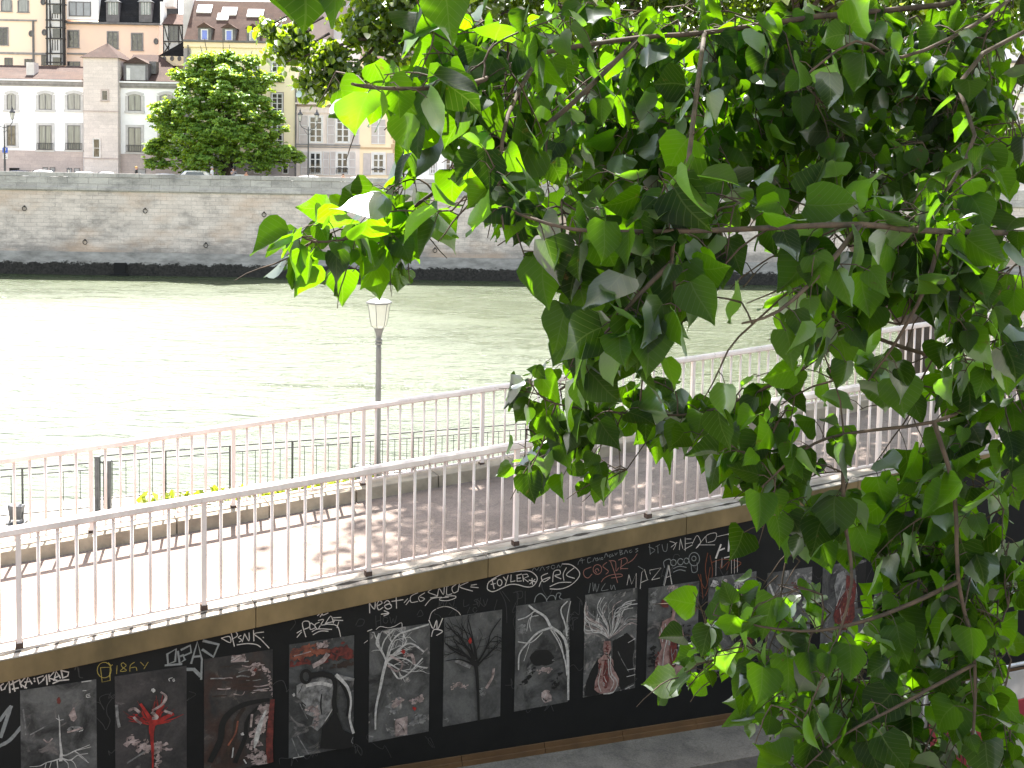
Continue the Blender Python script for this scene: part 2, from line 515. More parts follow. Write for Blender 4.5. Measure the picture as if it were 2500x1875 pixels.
WN = -0.13
CROPS = {'a': (0, 1540, 4.952), 'b': (380, 1480, 4.608), 'c': (860, 1360, 4.809), 'd': (1280, 1280, 5.267),
         'e': (1560, 1200, 3.456), 'f': (500, 1400, 3.4933), 'g': (1000, 1300, 2.886), 'h': (1350, 1200, 3.0164),
         'k': (1600, 1200, 3.16), 'p': (0, 0, 1.0)}
def cv(crop, pts):                 # traced marks -> (s, z) on the wall
    x0, y0, k = CROPS[crop]
    return [onn(x0 + x / k, y0 + y / k, WN) for x, y in pts]
def smooth(p, per=4):
    if len(p) < 3:
        return p
    q = [p[0]] + list(p) + [p[-1]]
    out = []
    for i in range(1, len(q) - 2):
        a, b, c, d = (np.array(q[j]) for j in (i - 1, i, i + 1, i + 2))
        for k in range(per):
            t = k / per
            out.append(tuple(0.5 * (2 * b + (c - a) * t + (2 * a - 5 * b + 4 * c - d) * t * t + (3 * b - a - 3 * c + d) * t ** 3)))
    out.append(tuple(q[-2]))
    return out
LIFT = [0.0]
def ribbon(mb, p, w, base, mi=0, sm=True, drift=2e-5):
    """flat stroke of paint on the wall plane; p in (s, z), w a width or a list of widths"""
    n0 = len(p)
    if sm:
        p = smooth(p)
    n = len(p)
    ws = [w] * n if not isinstance(w, (list, tuple)) else list(np.interp(np.linspace(0, len(w) - 1, n), range(len(w)), w))
    LIFT[0] += 6e-5
    vs = []
    for i in range(n):
        a = np.array(p[max(i - 1, 0)]); b = np.array(p[min(i + 1, n - 1)])
        d = b - a
        L = np.hypot(*d)
        d = d / L if L > 1e-9 else np.array([1.0, 0])
        nr = np.array([-d[1], d[0]]) * ws[i] * 0.5 * (1 + 0.18 * (random.random() - 0.5))
        e = d * ws[i] * 0.35 * (-1 if i == 0 else 1 if i == n - 1 else 0)
        c = np.array(p[i]) + e
        nn = WN - base - LIFT[0] - drift * i
        vs.append(W(c[0] + nr[0], nn, c[1] + nr[1])); vs.append(W(c[0] - nr[0], nn, c[1] - nr[1]))
    mb.add(vs, [(2 * i, 2 * i + 1, 2 * i + 3, 2 * i + 2) for i in range(n - 1)], mi)
def blob(mb, p, base, mi=0):
    LIFT[0] += 6e-5
    nn = WN - base - LIFT[0]
    mb.add([W(s_, nn, z_) for s_, z_ in p], [tuple(range(len(p)))], mi)
def ell(cx, cy, rx, ry, n=14, j=0.0):
    return [(cx + rx * math.cos(2 * math.pi * k / n) * (1 + j * (random.random() - .5)), cy + ry * math.sin(2 * math.pi * k / n) * (1 + j * (random.random() - .5))) for k in range(n)]
def paint(name, c, c2=None, sc=40):
    return plain(name, c, c2 or tuple(x * 0.72 for x in c), sc, 0.7, bmp=0.0)
P_W = paint('white_paint_marker', (0.62, 0.55, 0.51))
P_G = paint('grey_spray_paint', (0.25, 0.25, 0.245))
P_F = paint('faint_chalk', (0.048, 0.046, 0.044))
P_Y = paint('yellow_marker', (0.36, 0.27, 0.06))
P_K = paint('pink_marker', (0.30, 0.13, 0.10))
P_O = paint('rust_marker', (0.17, 0.045, 0.015))
P_R = paint('dark_red_marker', (0.10, 0.02, 0.018))
PXM = 1 / 255.0                    # metres per photo pixel on the wall, about
def graffiti(name, crop, mat, w, strokes, sm=True, lab=None):
    mb = MB()
    LIFT[0] = 0.0004
    k = CROPS[crop][2]
    for st in strokes:
        ww = w * .85
        if isinstance(st, tuple) and isinstance(st[0], (int, float)):
            ww, st = st; ww *= .85
        ribbon(mb, cv(crop, st), ww / k * PXM, 0.0, 0, sm)
    o = mb.build(name, mat, wall)
    if lab:
        o['label'] = lab
    return o
graffiti('graffiti_tag', 'a', P_W, 17, [[(40, 640), (5, 665), (20, 720), (60, 700)], [(60, 690), (110, 600), (120, 745)], [(150, 590), (180, 730)],
    [(100, 600), (190, 570)], [(130, 650), (220, 600)], [(150, 705), (220, 690)], [(235, 590), (260, 680)], [(300, 570), (240, 640), (320, 690)],
    [(300, 690), (340, 555), (385, 640)], [(300, 620), (370, 610)], [(412, 575), (418, 582)], [(416, 606), (422, 612)], [(520, 545), (450, 570), (470, 640), (530, 590)],
    [(520, 590), (560, 530), (570, 650)], [(590, 530), (600, 610)], [(650, 500), (590, 570), (690, 600)], [(650, 600), (680, 490), (730, 570)],
    [(660, 570), (720, 540)], [(740, 480), (760, 570)], [(740, 480), (830, 500), (820, 545), (760, 570)], [(640, 635), (720, 600), (830, 590)]], False, 'thick white angular tag at the left end')
graffiti('graffiti_tag', 'a', P_Y, 9, [ell(1260, 475, 85, 95) + [(1345, 475)], [(1215, 445), (1330, 440), (1332, 600), (1235, 620), (1215, 445)], [(1310, 385), (1340, 420), (1322, 560)],
    [(1360, 410), (1335, 430)]], False, 'yellow circle and box drawing')
graffiti('graffiti_tag', 'a', P_Y, 8, [[(1415, 420), (1410, 520)], [(1490, 385), (1525, 420), (1490, 450), (1455, 490), (1530, 480), (1480, 440), (1465, 400), (1490, 385)],
    [(1625, 380), (1575, 420), (1570, 490)], [(1575, 450), (1640, 440), (1655, 480)], [(1700, 380), (1740, 420)], [(1790, 380), (1740, 460)]], True, 'yellow handwriting')
graffiti('graffiti_tag', 'a', P_G, 45, [[(0, 1080), (60, 1000), (130, 920)], [(130, 920), (70, 1100), (10, 1280)], [(0, 1390), (120, 1320), (250, 1170)]], True, 'broad grey spray stroke at the left edge')
graffiti('graffiti_tag', 'b', P_G, 25, [[(130, 540), (230, 480), (220, 620), (140, 650), (130, 540)], [(250, 510), (270, 640), (330, 600)], [(260, 570), (310, 550)],
    [(290, 490), (390, 440), (400, 520), (310, 560), (330, 600)], [(400, 640), (470, 400), (520, 600)], [(420, 570), (510, 560)], (34, [(540, 390), (710, 430), (650, 570), (530, 490)]),
    [(520, 600), (512, 820)], (40, [(340, 710), (430, 710), (500, 780)]), [(110, 665), (290, 650)]], False, 'broad grey block tag')
graffiti('graffiti_tag', 'b', P_W, 11, [[(740, 360), (830, 340), (840, 410), (740, 360)], [(830, 300), (890, 280), (920, 330), (860, 370)], [(850, 300), (885, 450)],
    [(960, 330), (930, 350), (970, 380), (940, 400)], [(975, 400), (1000, 310)], [(1000, 310), (1050, 390), (1050, 300)], [(1100, 270), (1105, 390)], [(1215, 290), (1110, 310), (1180, 370), (1275, 470)],
    [(915, 435), (1030, 420), (1130, 430), (1180, 460)], [(1208, 350), (1214, 354)]], True, 'thin white tag with an underline')
graffiti('graffiti_tag', 'b', P_W, 11, [[(1690, 345), (1650, 190), (1720, 170), (1730, 230), (1670, 260)], [(1780, 210), (1740, 190), (1740, 260), (1800, 240)], [(1840, 180), (1790, 210), (1820, 260), (1850, 220)],
    [(1830, 160), (1890, 150), (1860, 210), (1930, 200)], [(1900, 210), (1970, 110), (2000, 190)], [(1920, 190), (2010, 170)], [(1910, 200), (2040, 220), (2080, 340)], [(2060, 175), (2040, 240)],
    [(1820, 105), (1870, 70), (1880, 100), (1940, 75)], [(1850, 120), (1880, 70)], [(2000, 130), (2085, 125)], [(1995, 155), (2105, 160)], [(1590, 300), (1640, 270)], [(1590, 350), (1640, 290)],
    [(1760, 285), (1830, 255), (1980, 260)], [(1770, 320), (1850, 280), (1940, 280)]], True, 'white rounded tag under a small crown')
graffiti('graffiti_tag', 'c', P_W, 13, [[(205, 655), (200, 540)], [(200, 540), (260, 610), (270, 520)], [(300, 570), (350, 540), (320, 510), (290, 560), (310, 620), (360, 590)],
    [(375, 540), (410, 510), (440, 540), (380, 570), (410, 610), (460, 590), (440, 550), (380, 570)], [(515, 475), (520, 600)], [(465, 520), (595, 500)], [(340, 670), (430, 660)], [(375, 630), (430, 660), (370, 690)]], True, 'white lettering over a small arrow')
graffiti('graffiti_tag', 'c', P_W, 10, [[(610, 535), (650, 490)], [(630, 560), (670, 510)], [(770, 420), (690, 460), (690, 530), (770, 520)], [(850, 420), (780, 470), (800, 520), (850, 490), (800, 470)],
    [(950, 370), (890, 410), (960, 440), (1000, 460), (920, 480)], [(1000, 460), (1020, 370), (1070, 440), (1080, 350)], [(1060, 350), (1130, 340)], [(1110, 345), (1110, 440), (1170, 430)],
    [(1220, 320), (1170, 360), (1190, 420), (1240, 400)], [(1260, 300), (1240, 400)], [(1360, 295), (1260, 350), (1415, 400), (1280, 360)], [(1395, 330), (1460, 320)], [(1390, 350), (1480, 360)],
    [(855, 570), (930, 490), (1050, 470)], [(1130, 470), (1040, 480), (1030, 505), (1120, 510), (1210, 480), (1200, 455), (1090, 460)]], True, 'long white bubble tag with a swirl below')
graffiti('graffiti_tag', 'c', P_W, 13, [[(1585, 350), (1600, 300), (1680, 240), (1800, 190), (2050, 160), (2150, 210), (2170, 270), (2120, 340), (2040, 350), (1920, 320), (1820, 330), (1700, 390), (1640, 405), (1590, 380), (1585, 350)]], True, 'white outline bubble round a name')
graffiti('graffiti_tag', 'c', P_W, 13, [[(1640, 260), (1665, 370)], [(1605, 290), (1690, 250)], [(1630, 320), (1680, 310)], ell(1730, 300, 28, 38, 12) + [(1758, 300)], [(1775, 235), (1810, 280)], [(1830, 215), (1795, 335)],
    [(1865, 210), (1860, 290), (1910, 280)], [(1935, 215), (1935, 285), (1985, 280)], [(1930, 215), (1985, 200)], [(1935, 250), (1975, 245)], [(2010, 285), (2000, 205), (2050, 200), (2070, 225), (2010, 250), (2065, 290)],
    [(2110, 250), (2115, 320)], [(2075, 270), (2150, 290)], [(2145, 260), (2085, 315)]], False, 'white capital letters and a star inside a bubble')
graffiti('graffiti_tag', 'c', P_F, 8, [[(1935, 400), (1940, 560)], [(1890, 420), (1990, 400), (1995, 470), (1945, 490)], [(2030, 400), (2030, 550)], [(275, 690), (280, 820)], [(275, 760), (330, 740)], [(330, 690), (335, 800)], ell(390, 740, 28, 36, 10),
    [(440, 700), (460, 780), (480, 720), (500, 780), (520, 690)], [(1020, 500), (1025, 580), (1060, 520), (1080, 590), (1110, 520)], [(1140, 540), (1180, 580), (1200, 500)], [(1310, 500), (1310, 580), (1370, 560)],
    [(1480, 490), (1430, 510), (1480, 540), (1420, 560)], [(1540, 500), (1560, 570), (1590, 490)], [(1700, 500), (1660, 640)], [(1380, 590), (1350, 660)], ell(1440, 620, 24, 30, 9), [(760, 680), (800, 620), (830, 680), (770, 700)], [(40, 800), (80, 730), (140, 740), (120, 800), (60, 810)], [(1760, 400), (1850, 520)], [(1720, 380), (1800, 540), (1815, 770)]], True, 'faint grey chalk handwriting')
graffiti('graffiti_tag', 'c', P_W, 8, [[(905, 730), (940, 640), (1050, 585), (1150, 590), (1240, 640), (1270, 680)], (14, [(900, 740), (950, 840), (990, 740), (1000, 850), (1060, 720)]), (14, [(930, 930), (960, 850), (1060, 870), (990, 920)]), (12, [(180, 870), (230, 850)]), [(280, 850), (330, 815), (420, 830), (500, 810), (575, 770), (585, 820)], [(140, 1010), (180, 980)]], True, 'white arc over a cramped tag')
graffiti('graffiti_tag', 'd', P_W, 13, [[(300, 630), (220, 670), (250, 740), (330, 690)], [(190, 800), (230, 720), (330, 680)], [(365, 740), (380, 610), (450, 590), (460, 640), (390, 660), (470, 700)], [(540, 560), (500, 640), (510, 720)],
    [(640, 560), (540, 650), (645, 695)], [(490, 510), (600, 520), (700, 600), (700, 680), (600, 780), (470, 830), (330, 830)], [(330, 800), (450, 750), (600, 745)]], True, 'white letters in an open oval')
graffiti('graffiti_tag', 'd', P_G, 7, [[(100, 600), (130, 560), (160, 590), (190, 550)], [(200, 600), (230, 545), (260, 590)], [(280, 560), (320, 540), (300, 580)], ell(370, 550, 24, 24, 9), [(420, 560), (440, 520), (460, 555), (490, 500)],
    (14, [(130, 1000), (150, 930), (210, 890), (270, 940), (290, 990)]), (11, [(290, 970), (330, 920), (380, 920), (400, 960)]), (11, [(400, 970), (420, 890), (470, 890), (450, 940), (500, 970)]), [(690, 520), (700, 480), (740, 440), (745, 500)], [(720, 470), (775, 455)]], True, 'small grey marks beside the oval')
graffiti('graffiti_tag', 'd', P_G, 8, [[(850, 430), (815, 440), (820, 495), (860, 480)], [(880, 480), (905, 430), (925, 470)], [(945, 430), (930, 440), (955, 450), (940, 465)], [(970, 430), (975, 460)], ell(1000, 440, 12, 14, 8),
    [(1030, 430), (1050, 375), (1075, 415)], [(1110, 390), (1090, 400), (1100, 425), (1120, 405)], [(1130, 380), (1130, 410), (1150, 400)], [(1165, 370), (1175, 395), (1195, 365)], [(1225, 330), (1235, 395)], [(1225, 330), (1260, 340), (1235, 360), (1270, 375), (1235, 395)],
    [(1285, 380), (1305, 330), (1330, 370)], [(1375, 330), (1350, 345), (1365, 365), (1385, 350)], [(1460, 310), (1430, 320), (1460, 340), (1430, 360)]], True, 'line of small grey capitals')
graffiti('graffiti_tag', 'd', P_K, 11, [[(860, 550), (770, 590), (770, 660), (820, 690), (870, 640)], ell(940, 580, 55, 62) + [(995, 580)], [(930, 620), (910, 590), (940, 570), (960, 600)], [(1060, 490), (1010, 540), (1080, 600), (1050, 640)],
    [(1110, 480), (1160, 620), (1200, 750)], [(1090, 470), (1170, 480), (1180, 600), (1210, 560)], [(1210, 460), (1300, 430), (1320, 490), (1230, 560), (1330, 570)], [(1250, 460), (1240, 580)], [(1450, 380), (1400, 450), (1330, 500)], [(990, 740), (1030, 690), (1120, 650), (1240, 640), (1250, 670), (1120, 690)]], True, 'pinkish rounded tag')
graffiti('graffiti_tag', 'd', P_W, 10, [[(1320, 780), (1345, 650)], [(1345, 650), (1380, 770), (1440, 630), (1435, 830)], [(1490, 830), (1510, 620), (1545, 580), (1580, 700)], [(1500, 750), (1590, 710)], [(1620, 640), (1610, 590), (1760, 560), (1640, 710)],
    [(1640, 715), (1740, 690)], [(1800, 790), (1860, 530)], [(1860, 530), (1895, 770)], [(1820, 690), (1880, 660)]], False, 'tall thin white capitals')
graffiti('graffiti_tag', 'd', P_G, 8, [[(1610, 260), (1620, 390)], [(1600, 290), (1680, 330), (1620, 380)], [(1690, 290), (1740, 260)], [(1715, 280), (1720, 370)], [(1770, 260), (1790, 340), (1830, 340), (1840, 250)],
    [(850, 760), (830, 880)], [(880, 750), (890, 860), (910, 760), (930, 870), (960, 770)], [(1040, 760), (990, 850), (1080, 840)], [(1110, 780), (1120, 840), (1150, 780), (1170, 840)], [(1465, 540), (1530, 580)]], True, 'faint grey capitals')
graffiti('graffiti_tag', 'e', P_W, 6, [[(260, 420), (310, 440), (290, 490)], [(270, 470), (320, 430)], [(340, 490), (350, 400)], [(350, 400), (370, 480)], [(390, 390), (390, 500)], [(400, 400), (440, 400)], [(395, 440), (450, 430)], [(380, 490), (450, 450)],
    [(450, 440), (490, 370), (520, 430), (480, 480), (560, 380)], [(570, 430), (570, 370), (650, 350), (640, 410), (580, 430)], [(660, 380), (790, 350)], [(500, 450), (640, 450)]], True, 'sprawling thin white tag')
graffiti('graffiti_tag', 'e', P_G, 8, [[(215, 640), (210, 590), (260, 570), (270, 620)], ell(290, 600, 24, 26, 10) + [(314, 600)], ell(350, 592, 24, 26, 10), ell(400, 585, 20, 24, 10), [(205, 790), (245, 620)], [(245, 620), (280, 780)], [(220, 730), (270, 710)],
    ell(465, 570, 45, 56, 14) + [(510, 570)], ell(463, 565, 18, 20, 10) + [(481, 565)], [(440, 620), (450, 680), (490, 670), (490, 600)], [(290, 650), (340, 630), (400, 640)], [(290, 680), (340, 660), (390, 670)]], True, 'grey tag with a key shape')
graffiti('graffiti_tag', 'e', P_W, 18, [(22, [(690, 450), (650, 560)]), [(670, 500), (720, 480)], [(755, 360), (795, 350)], (24, [(765, 370), (755, 500)]), (12, [(720, 560), (800, 540)]), (5, [(650, 580), (648, 710)]), (5, [(780, 500), (780, 690)]), (5, [(805, 560), (805, 690)]), (5, [(830, 560), (830, 680)]), (5, [(700, 560), (698, 640)])], False, 'thick white letters with drips')
graffiti('graffiti_tag', 'e', P_O, 9, [[(580, 520), (560, 640), (575, 760)], [(600, 540), (620, 700), (560, 880)], [(500, 700), (560, 820), (600, 640)], [(610, 600), (720, 570), (860, 600), (800, 650)], [(700, 580), (690, 650), (760, 590), (740, 660)], [(540, 900), (520, 700)]], True, 'rust coloured scribble')
graffiti('graffiti_tag', 'e', P_W, 10, [[(1430, 240), (1370, 260), (1420, 290), (1370, 300)], [(1520, 290), (1545, 210)], [(1545, 210), (1590, 280)], [(1530, 260), (1580, 250)], [(1640, 220), (1645, 275), (1715, 250)], [(1810, 240), (1860, 140)], [(1860, 140), (1890, 220)], [(1830, 200), (1880, 190)],
    [(1190, 300), (1230, 280), (1260, 320)], [(1280, 300), (1320, 290), (1330, 330)], [(2060, 270), (2110, 180)], [(2060, 220), (2120, 250)], [(2130, 190), (2140, 130), (2170, 150), (2140, 170)]], False, 'white capitals half hidden by leaves')
graffiti('graffiti_tag', 'e', P_R, 7, [ell(1800, 400, 95, 95, 18) + [(1895, 400)], [(1740, 380), (1800, 440), (1860, 370)], [(1760, 440), (1840, 420)]], True, 'dark red circle emblem')
# chalk scrawl between the posters
for k in range(60):
    s0 = random.uniform(-0.3, 9.5)
    z0 = random.uniform(4.85, 6.0 + 0.05 * s0)
    mb = MB(); LIFT[0] = 0.0002
    p = [(s0, z0)]
    for j in range(random.randint(4, 9)):
        p.append((p[-1][0] + random.uniform(-0.06, 0.075), p[-1][1] + random.uniform(-0.10, 0.09)))
    ribbon(mb, p, random.uniform(0.003, 0.006), 0.0)
    mb.build('chalk_scribble', P_F, wall)

# ------------------------------------------------------------------ posters on the wall
def poster_mat(k, dark, mid, light, sc=3.0, thr=0.58, warm=None):
    m, nt, bs, out = nodes_of('painted_paper_%d' % k)
    tc = N(nt, 'ShaderNodeTexCoord'); mp = N(nt, 'ShaderNodeMapping')
    mp.inputs['Location'].default_value = (k * 3.7, k * 1.9, k * 2.3)
    nt.links.new(tc.outputs['Object'], mp.inputs[0])
    v = mp.outputs[0]
    c = ramp(nt, noise(nt, v, sc, 6, 0.65, 0.8), [(0.34, dark), (0.62, mid)])
    c = mixc(nt, ramp(nt, noise(nt, v, sc * 1.3, 5, 0.6, 1.6), [(thr, (0, 0, 0)), (thr + 0.08, (0.8,) * 3)]), c, light)
    if warm:
        c = mixc(nt, ramp(nt, noise(nt, v, sc * 0.7, 4, 0.6, 1.0), [(0.5, (0, 0, 0)), (0.62, (0.75,) * 3)]), c, warm)
    c = mixc(nt, 0.5, c, ramp(nt, noise(nt, v, 38, 4, 0.8), [(0.3, (0.45,) * 3), (0.7, (1.1,) * 3)]), 'MULTIPLY')
    nt.links.new(c, bs.inputs['Base Color'])
    bs.inputs['Roughness'].default_value = 0.75
    bs.inputs['Specular IOR Level'].default_value = 0.2
    return m
A_W = paint('poster_white', (0.56, 0.52, 0.49), (0.30, 0.28, 0.265), 30); A_G = paint('poster_grey', (0.27, 0.255, 0.245), (0.07, 0.066, 0.064), 17)
A_K = paint('poster_pink', (0.44, 0.34, 0.315), (0.12, 0.085, 0.08), 19); A_B = paint('poster_black', (0.010, 0.009, 0.008))
A_R = paint('poster_red', (0.36, 0.024, 0.018), (0.17, 0.012, 0.01), 20); A_D = paint('poster_dark_red', (0.17, 0.032, 0.024), (0.06, 0.016, 0.013), 24)
A_N = paint('poster_brown', (0.045, 0.026, 0.018), (0.02, 0.014, 0.011), 18); A_T = paint('poster_rust', (0.27, 0.085, 0.048), (0.09, 0.028, 0.02), 16)
A_F = paint('poster_flesh', (0.36, 0.225, 0.20), (0.17, 0.085, 0.075), 16)
AM = [A_W, A_G, A_K, A_B, A_R, A_D, A_N, A_T, A_F]
WH, GR, PK, BK, RD, DR, BR, RU, FL = range(1, 10)
DK, MD, LT = (0.034, 0.032, 0.031), (0.145, 0.138, 0.132), (0.46, 0.41, 0.385)
def poster(k, s0, s1, z0, z1, label, mat, crop, marks, tilt=0.0):
    mb = MB()
    n = 6
    for i in range(n):             # sheet, very slightly cockled
        a, b = s0 + (s1 - s0) * i / n, s0 + (s1 - s0) * (i + 1) / n
        da, db = 0.0015 * math.sin(i * 1.7 + k), 0.0015 * math.sin((i + 1) * 1.7 + k)
        ta, tb = tilt * (a - s0), tilt * (b - s0)
        mb.hexa([W(a, WN - .003 - da, z0 + ta), W(b, WN - .003 - db, z0 + tb), W(b, WN - 1e-4, z0 + tb), W(a, WN - 1e-4, z0 + ta),
                 W(a, WN - .003 - da, z1 + ta), W(b, WN - .003 - db, z1 + tb), W(b, WN - 1e-4, z1 + tb), W(a, WN - 1e-4, z1 + ta)], 0)
    LIFT[0] = 0.001
    kk = CROPS[crop][2]
    for mk in marks:
        mi, w, pts = mk[0], mk[1], mk[2]
        q = cv(crop, pts)
        q = [(min(max(a, s0 + .004), s1 - .004), min(max(b, z0 + .004), z1 - .004)) for a, b in q]
        if w == 0:
            q = [(a + random.gauss(0, .004), b + random.gauss(0, .004)) for a, b in q] if len(q) < 30 else q
            blob(mb, q, 0.004, mi)
            if max(p_[0] for p_ in q) - min(p_[0] for p_ in q) > .07:   # dry-brush over the patch
                for j in range(9):
                    a_, b_ = random.choice(q), random.choice(q)
                    ribbon(mb, [(a_[0] * .75 + b_[0] * .25, a_[1] * .75 + b_[1] * .25), (a_[0] * .45 + b_[0] * .55 + random.gauss(0, .012), a_[1] * .45 + b_[1] * .55), (a_[0] * .25 + b_[0] * .75, a_[1] * .25 + b_[1] * .75)], random.uniform(.003, .010), 0.004, random.choice((GR, WH, mi, BK)) if mi not in (BK, RD) else random.choice((mi, mi, GR)))
        else:
            ww = [x / kk * PXM for x in w] if isinstance(w, list) else w / kk * PXM
            ln = sum(math.hypot(b[0] - a[0], b[1] - a[1]) for a, b in zip(q, q[1:]))
            wm = max(ww) if isinstance(ww, list) else ww
            soft = wm > .045 and mi in (PK, GR, RU)
            if wm > .40 * ln or (wm > .05 and len(q) < 4) or soft:   # a dab: broken patches instead of one clean stroke
                for j in range(16 + int(ln * 150) if soft else 16):
                    t = random.random(); i = min(int(t * (len(q) - 1)), len(q) - 2); f = t * (len(q) - 1) - i
                    cx_, cy_ = q[i][0] * (1 - f) + q[i + 1][0] * f + random.gauss(0, wm * .24), q[i][1] * (1 - f) + q[i + 1][1] * f + random.gauss(0, wm * .24)
                    e = ell(cx_, cy_, wm * random.uniform(.08, .34), wm * random.uniform(.06, .24), 9, 1.1)
                    blob(mb, [(min(max(a, s0 + .004), s1 - .004), min(max(b, z0 + .004), z1 - .004)) for a, b in e], 0.004, mi)
            else:
                ribbon(mb, q, ww, 0.004, mi)
    o = mb.build('poster', [mat] + AM, origin=W(s0, WN - .003, z0))
    return tag(o, label, 'poster', 'painted posters pasted along the black wall')
random.seed(5)
def twigs(x, y, ang, L, w, mi, depth, spread=0.6):
    """branching strokes, in crop pixels"""
    out = []
    p = [(x, y)]
    a = ang
    for i in range(4):
        a += random.uniform(-0.22, 0.22)
        p.append((p[-1][0] + math.cos(a) * L / 4, p[-1][1] - math.sin(a) * L / 4))
    out.append((mi, [w, w * 0.55], p))
    if depth:
        for q in (1, 2, 3, 4):
            out += twigs(p[q][0], p[q][1], a + random.choice((-1, 1)) * random.uniform(0.3, spread + 0.3), L * random.uniform(0.45, 0.7), w * 0.55, mi, depth - 1, spread)
    return out
poster(1, 0.0, 0.60, 4.87, 5.92, 'poster of a thin white tree with spreading white roots on grey, far left', poster_mat(1, DK, MD, (0.2, 0.17, 0.16), 3.5, 0.60), 'a', [
    (WH, [3, 10, 16, 26, 36], [(705, 1010), (718, 1100), (725, 1300), (740, 1470), (735, 1560)]), (WH, 6, [(720, 1080), (680, 1055)]), (WH, 6, [(720, 1080), (765, 1070)]),
    (WH, [18, 12, 6], [(745, 1500), (800, 1500), (900, 1450), (1000, 1410), (1085, 1375)]), (WH, [10, 5], [(900, 1450), (960, 1490), (1050, 1565)]), (WH, 7, [(940, 1440), (1100, 1400)]),
    (WH, [16, 8], [(750, 1540), (850, 1560), (940, 1500), (1060, 1480)]), (WH, [16, 10, 6], [(730, 1540), (640, 1570), (560, 1590), (480, 1630), (360, 1640)]), (WH, 8, [(560, 1590), (540, 1670)]),
    (WH, 10, [(690, 1560), (700, 1680)]), (WH, 7, [(620, 1580), (600, 1650)]), (WH, 9, [(760, 1550), (820, 1600), (830, 1680)]), (WH, 7, [(860, 1560), (900, 1600), (930, 1680)]), (WH, 7, [(950, 1500), (1000, 1540), (1070, 1590)]),
    (DR, 0, ell(712, 840, 25, 42)), (WH, 12, [(990, 600), (1100, 580)]), (WH, 8, [(1000, 722), (1040, 718)]), (WH, 8, [(1085, 760), (1045, 770), (1050, 800), (1090, 795)]), (WH, 7, [(1060, 780), (1085, 780)]),
    (PK, 0, ell(885, 1010, 42, 80, 12, .3)), (GR, 0, ell(900, 1190, 95, 38, 12, .4)), (PK, 20, [(820, 1220), (900, 1200), (990, 1170)]), (GR, 14, [(370, 1250), (480, 1190), (570, 1140)]), (PK, 14, [(530, 1310), (580, 1345), (630, 1300)]), (GR, 16, [(280, 950), (300, 1100), (310, 1250)])])
t2 = []
for i in range(34):
    a = random.uniform(0.1, 3.0)
    L = random.uniform(180, 400)
    t2.append((random.choice((RD, RD, DR)), [20, 4], [(1845, 1130), (1845 + math.cos(a) * L * 0.6 + random.uniform(-30, 30), 1130 - math.sin(a) * L * 0.5), (1845 + math.cos(a) * L, 1130 - math.sin(a) * L * 0.95)]))
poster(2, 0.75, 1.35, 4.87, 5.92, 'poster of a blood red tree with splashing crown under a white dot', poster_mat(2, DK, (0.075, 0.065, 0.063), (0.2, 0.17, 0.16), 3.2, 0.62), 'a', [
    (PK, [70, 110, 90], [(1580, 1310), (1720, 1400), (1840, 1410), (2000, 1400)]), (PK, 60, [(1900, 1480), (1910, 1680)]), (GR, 18, [(1540, 1590), (1740, 1460)]), (GR, 30, [(1410, 900), (1420, 1050), (1440, 1150)])] + t2 + [
    (RD, [90, 60, 36, 24, 18], [(1850, 1090), (1832, 1180), (1836, 1300), (1845, 1500), (1845, 1680)]), (RD, [70, 30], [(1845, 1120), (1720, 1070), (1560, 1000)]), (RD, [60, 36], [(1850, 1120), (1960, 1060), (2085, 1000)]), (RD, [50, 26], [(1850, 1110), (1890, 1000), (1970, 890)]), (RD, [50, 24], [(1840, 1110), (1780, 1000), (1700, 880)]),
    (PK, [18, 34, 24], [(1945, 735), (2005, 790), (1960, 880), (1850, 950)]), (PK, 30, [(1560, 955), (1620, 930), (1680, 975)]), (PK, 26, [(1620, 1040), (1660, 1080), (1700, 1110)]), (PK, 34, [(1840, 980), (1900, 1040), (1850, 1050)]), (PK, 26, [(1990, 960), (2070, 990)]), (WH, 0, ell(1852, 712, 26, 26)),
    (WH, 9, [(2080, 560), (2040, 572), (2048, 600)]), (WH, 9, ell(2098, 588, 10, 14, 8))])
t3 = []
for i in range(26):
    x, y = random.uniform(40, 420), random.uniform(760, 1060)
    t3.append((random.choice((BR, GR, BR, PK)), random.uniform(5, 12), [(x, y), (x + random.uniform(30, 70), y - random.uniform(-12, 24)), (x + random.uniform(80, 140), y - random.uniform(0, 20))]))
